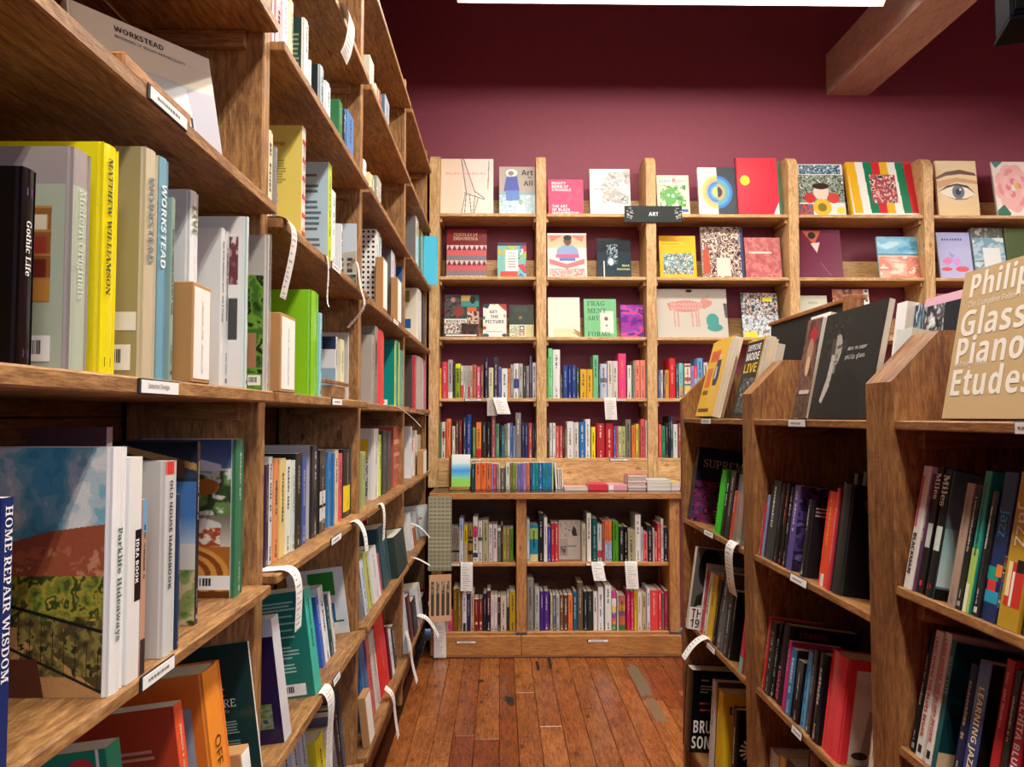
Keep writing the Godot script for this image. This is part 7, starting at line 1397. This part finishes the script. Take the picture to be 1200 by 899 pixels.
	slip(lip(1, 2), 412, 0.05, [[-0.009, 0.002], [0.014, 0.01], [0.035, -0.03, 0.01], [0.04, -0.09, 0.015]], "slip arching out from the second bay's end below eye level")
	slip(lip(2, 2), 444, 0.05, [[-0.009, 0.002], [0.01, 0.006], [0.018, -0.04], [0.014, -0.13]], "slip hanging under the lime edged book of the third bay")
	slip(lip(1, 1), 377, 0.07, [[-0.009, 0.004], [0.006, 0.004], [0.02, -0.03], [0.012, -0.12], [0.014, -0.24]], "broad printed slip hanging from the tilted shelf of the second bay")
	slip(lip(2, 0), 456, 0.05, [[-0.02, 0.05], [0.015, 0.02], [0.02, -0.06], [0.035, -0.15]], "slip hanging below the tall bright red hardback")
	slip(lip(3, 0), 477, 0.06, [[-0.01, 0.12], [0.012, 0.06], [0.02, -0.03], [0.045, -0.12]], "slip hanging to the floor in the last bay")
	slip(lip(3, 0), 492, 0.07, [[-0.02, 0.06], [0.03, 0.05], [0.075, -0.01], [0.10, -0.06]], "slip curling out from the lowest shelf of the last bay")
	slip(lip(2, 3), 452, 0.012, [[-0.009, 0.004], [0.02, 0.0], [0.1, -0.03, 0.2], [0.16, -0.05, 0.35]], "thin white ribbon trailing from under the red book")
	slip(lip(2, 3), 460, 0.012, [[-0.009, 0.004], [0.02, -0.002], [0.07, -0.05, 0.1], [0.10, -0.09, 0.15]], "thin white ribbon trailing from under the teal book")
	slip(lip(3, 1), 486, 0.03, [[-0.02, 0.16], [0.03, 0.14], [0.07, 0.08, 0.05]], "white strip holding the pale booklet in the last bay")
	slip(lip(3, 1), 484, 0.03, [[-0.01, 0.0], [0.03, -0.01], [0.08, -0.05, 0.04]], "short white strip poking out of the last bay")
	# slips on the islands
	slip(ilip(0, 2), 857, 0.075, [[-0.009, 0.004], [0.006, 0.012], [0.024, -0.02], [0.016, -0.12], [0.008, -0.155]], "wide curled slip hanging from the far island's upper shelf")
	slip(ilip(0, 1), 826, 0.05, [[-0.009, 0.006], [0.01, 0.016], [0.05, -0.01], [0.085, -0.06]], "curled slip reaching out of the far island's middle shelf")
	# little wooden bookend and ledge blocks
	var f := lip(1, 3)
	var be := thing("bookend", "small wooden bookend with a sloped top on the eye-level shelf", "bookend", "", Transform3D(Basis(f.u, f.v, f.w), f.O + f.u * (along(f, 392)) + Vector3.UP * 0.0005))
	part("block", board(Vector3(0.16, 0.034, 0.034), 0, col("f0dcc0"), 0.002, null, Vector3(0.08, 0.017, -0.022)).commit(), M.wood, be)
	part("cap", board(Vector3(0.20, 0.012, 0.05), 0, col("e8d0b0"), 0.002).commit(), M.wood, be, Transform3D(Basis(Vector3(1, 0, 0), 0.18), Vector3(0.09, 0.046, -0.026)))
	f = lip(0, 4)
	var lb := thing("ledge_block", "short wooden ledge holding the turned cream book", "wood block", "", Transform3D(Basis(f.u, f.v, f.w), f.O + f.u * along(f, 150) + Vector3.UP * 0.0005))
	part("strip", board(Vector3(0.20, 0.02, 0.03), 0, col("ffd8a8"), 0.003, null, Vector3(0.1, 0.01, -0.02)).commit(), M.wood, lb)
	# ART sign across the post
	var sg := thing("shelf_sign", "black ART sign fixed across a bookcase upright", "sign", "", Transform3D(Basis(), Vector3(0.969, 2.665, -4.692)))
	part("board", board(Vector3(0.366, 0.105, 0.006), 0, col("1a2226"), 0.001).commit(), M.plain, sg)
	lettering("lettering", "ART", sg, Vector3(-0.028, -0.012, 0.0036), Vector3.RIGHT, Vector3.UP, 0.07, 0.024, col("f0f2f2"), "b")
	for s in [-1.0, 1.0]:
		var st := begin(); var r := RandomNumberGenerator.new(); r.seed = 31
		for k in 26:
			var x: float = s * (0.15 + r.randf_range(-0.018, 0.026)); var y := r.randf_range(-0.046, 0.042); var w := r.randf_range(0.003, 0.014)
			quad(st, [Vector3(x, y, 0.0036), Vector3(x + w, y, 0.0036), Vector3(x + w, y + 0.0035, 0.0036), Vector3(x, y + 0.0035, 0.0036)], Vector3(0, 0, 1), lin(col("c8d0d0")))
		part("ornament_print", st.commit(), M.plain, sg)
	# pads hung at the low cabinet's end
	var mp := thing("map_pad", "olive grid-patterned pad hung on the low cabinet's front corner", "pad", "", Transform3D(Basis(), Vector3(-0.345, 0.50, -4.352)))
	part("pad", board(Vector3(0.135, 0.425, 0.008), 1, col("8c8a70"), 0.001, null, Vector3(0, 0.2125, 0)).commit(), M.paper, mp)
	flat_picture(mp, "map", 0.13, 0.42, Vector3(0, 0.2125, 0.0046))
	var cp := thing("column_booklet", "tan booklet with four dark columns leaning out of the lowest shelf", "booklet", "", Transform3D(Basis(Vector3.UP, 0.25), Vector3(-0.335, 0.237, -4.26)))
	part("booklet", board(Vector3(0.125, 0.26, 0.008), 1, col("d0a684"), 0.001, null, Vector3(0, 0.13, 0)).commit(), M.paper, cp)
	flat_picture(cp, "columns", 0.122, 0.256, Vector3(0, 0.13, 0.0046))
func flat_picture(root: Node, key: String, w: float, h: float, at: Vector3):
	var st := begin(); var x := w * 0.5; var y := h * 0.5
	quad(st, [at + Vector3(-x, -y, 0), at + Vector3(x, -y, 0), at + Vector3(x, y, 0), at + Vector3(-x, y, 0)], Vector3(0, 0, 1), Color.WHITE, [Vector2(0, 1), Vector2(1, 1), Vector2(1, 0), Vector2(0, 0)])
	part("print", st.commit(), picture(key), root)
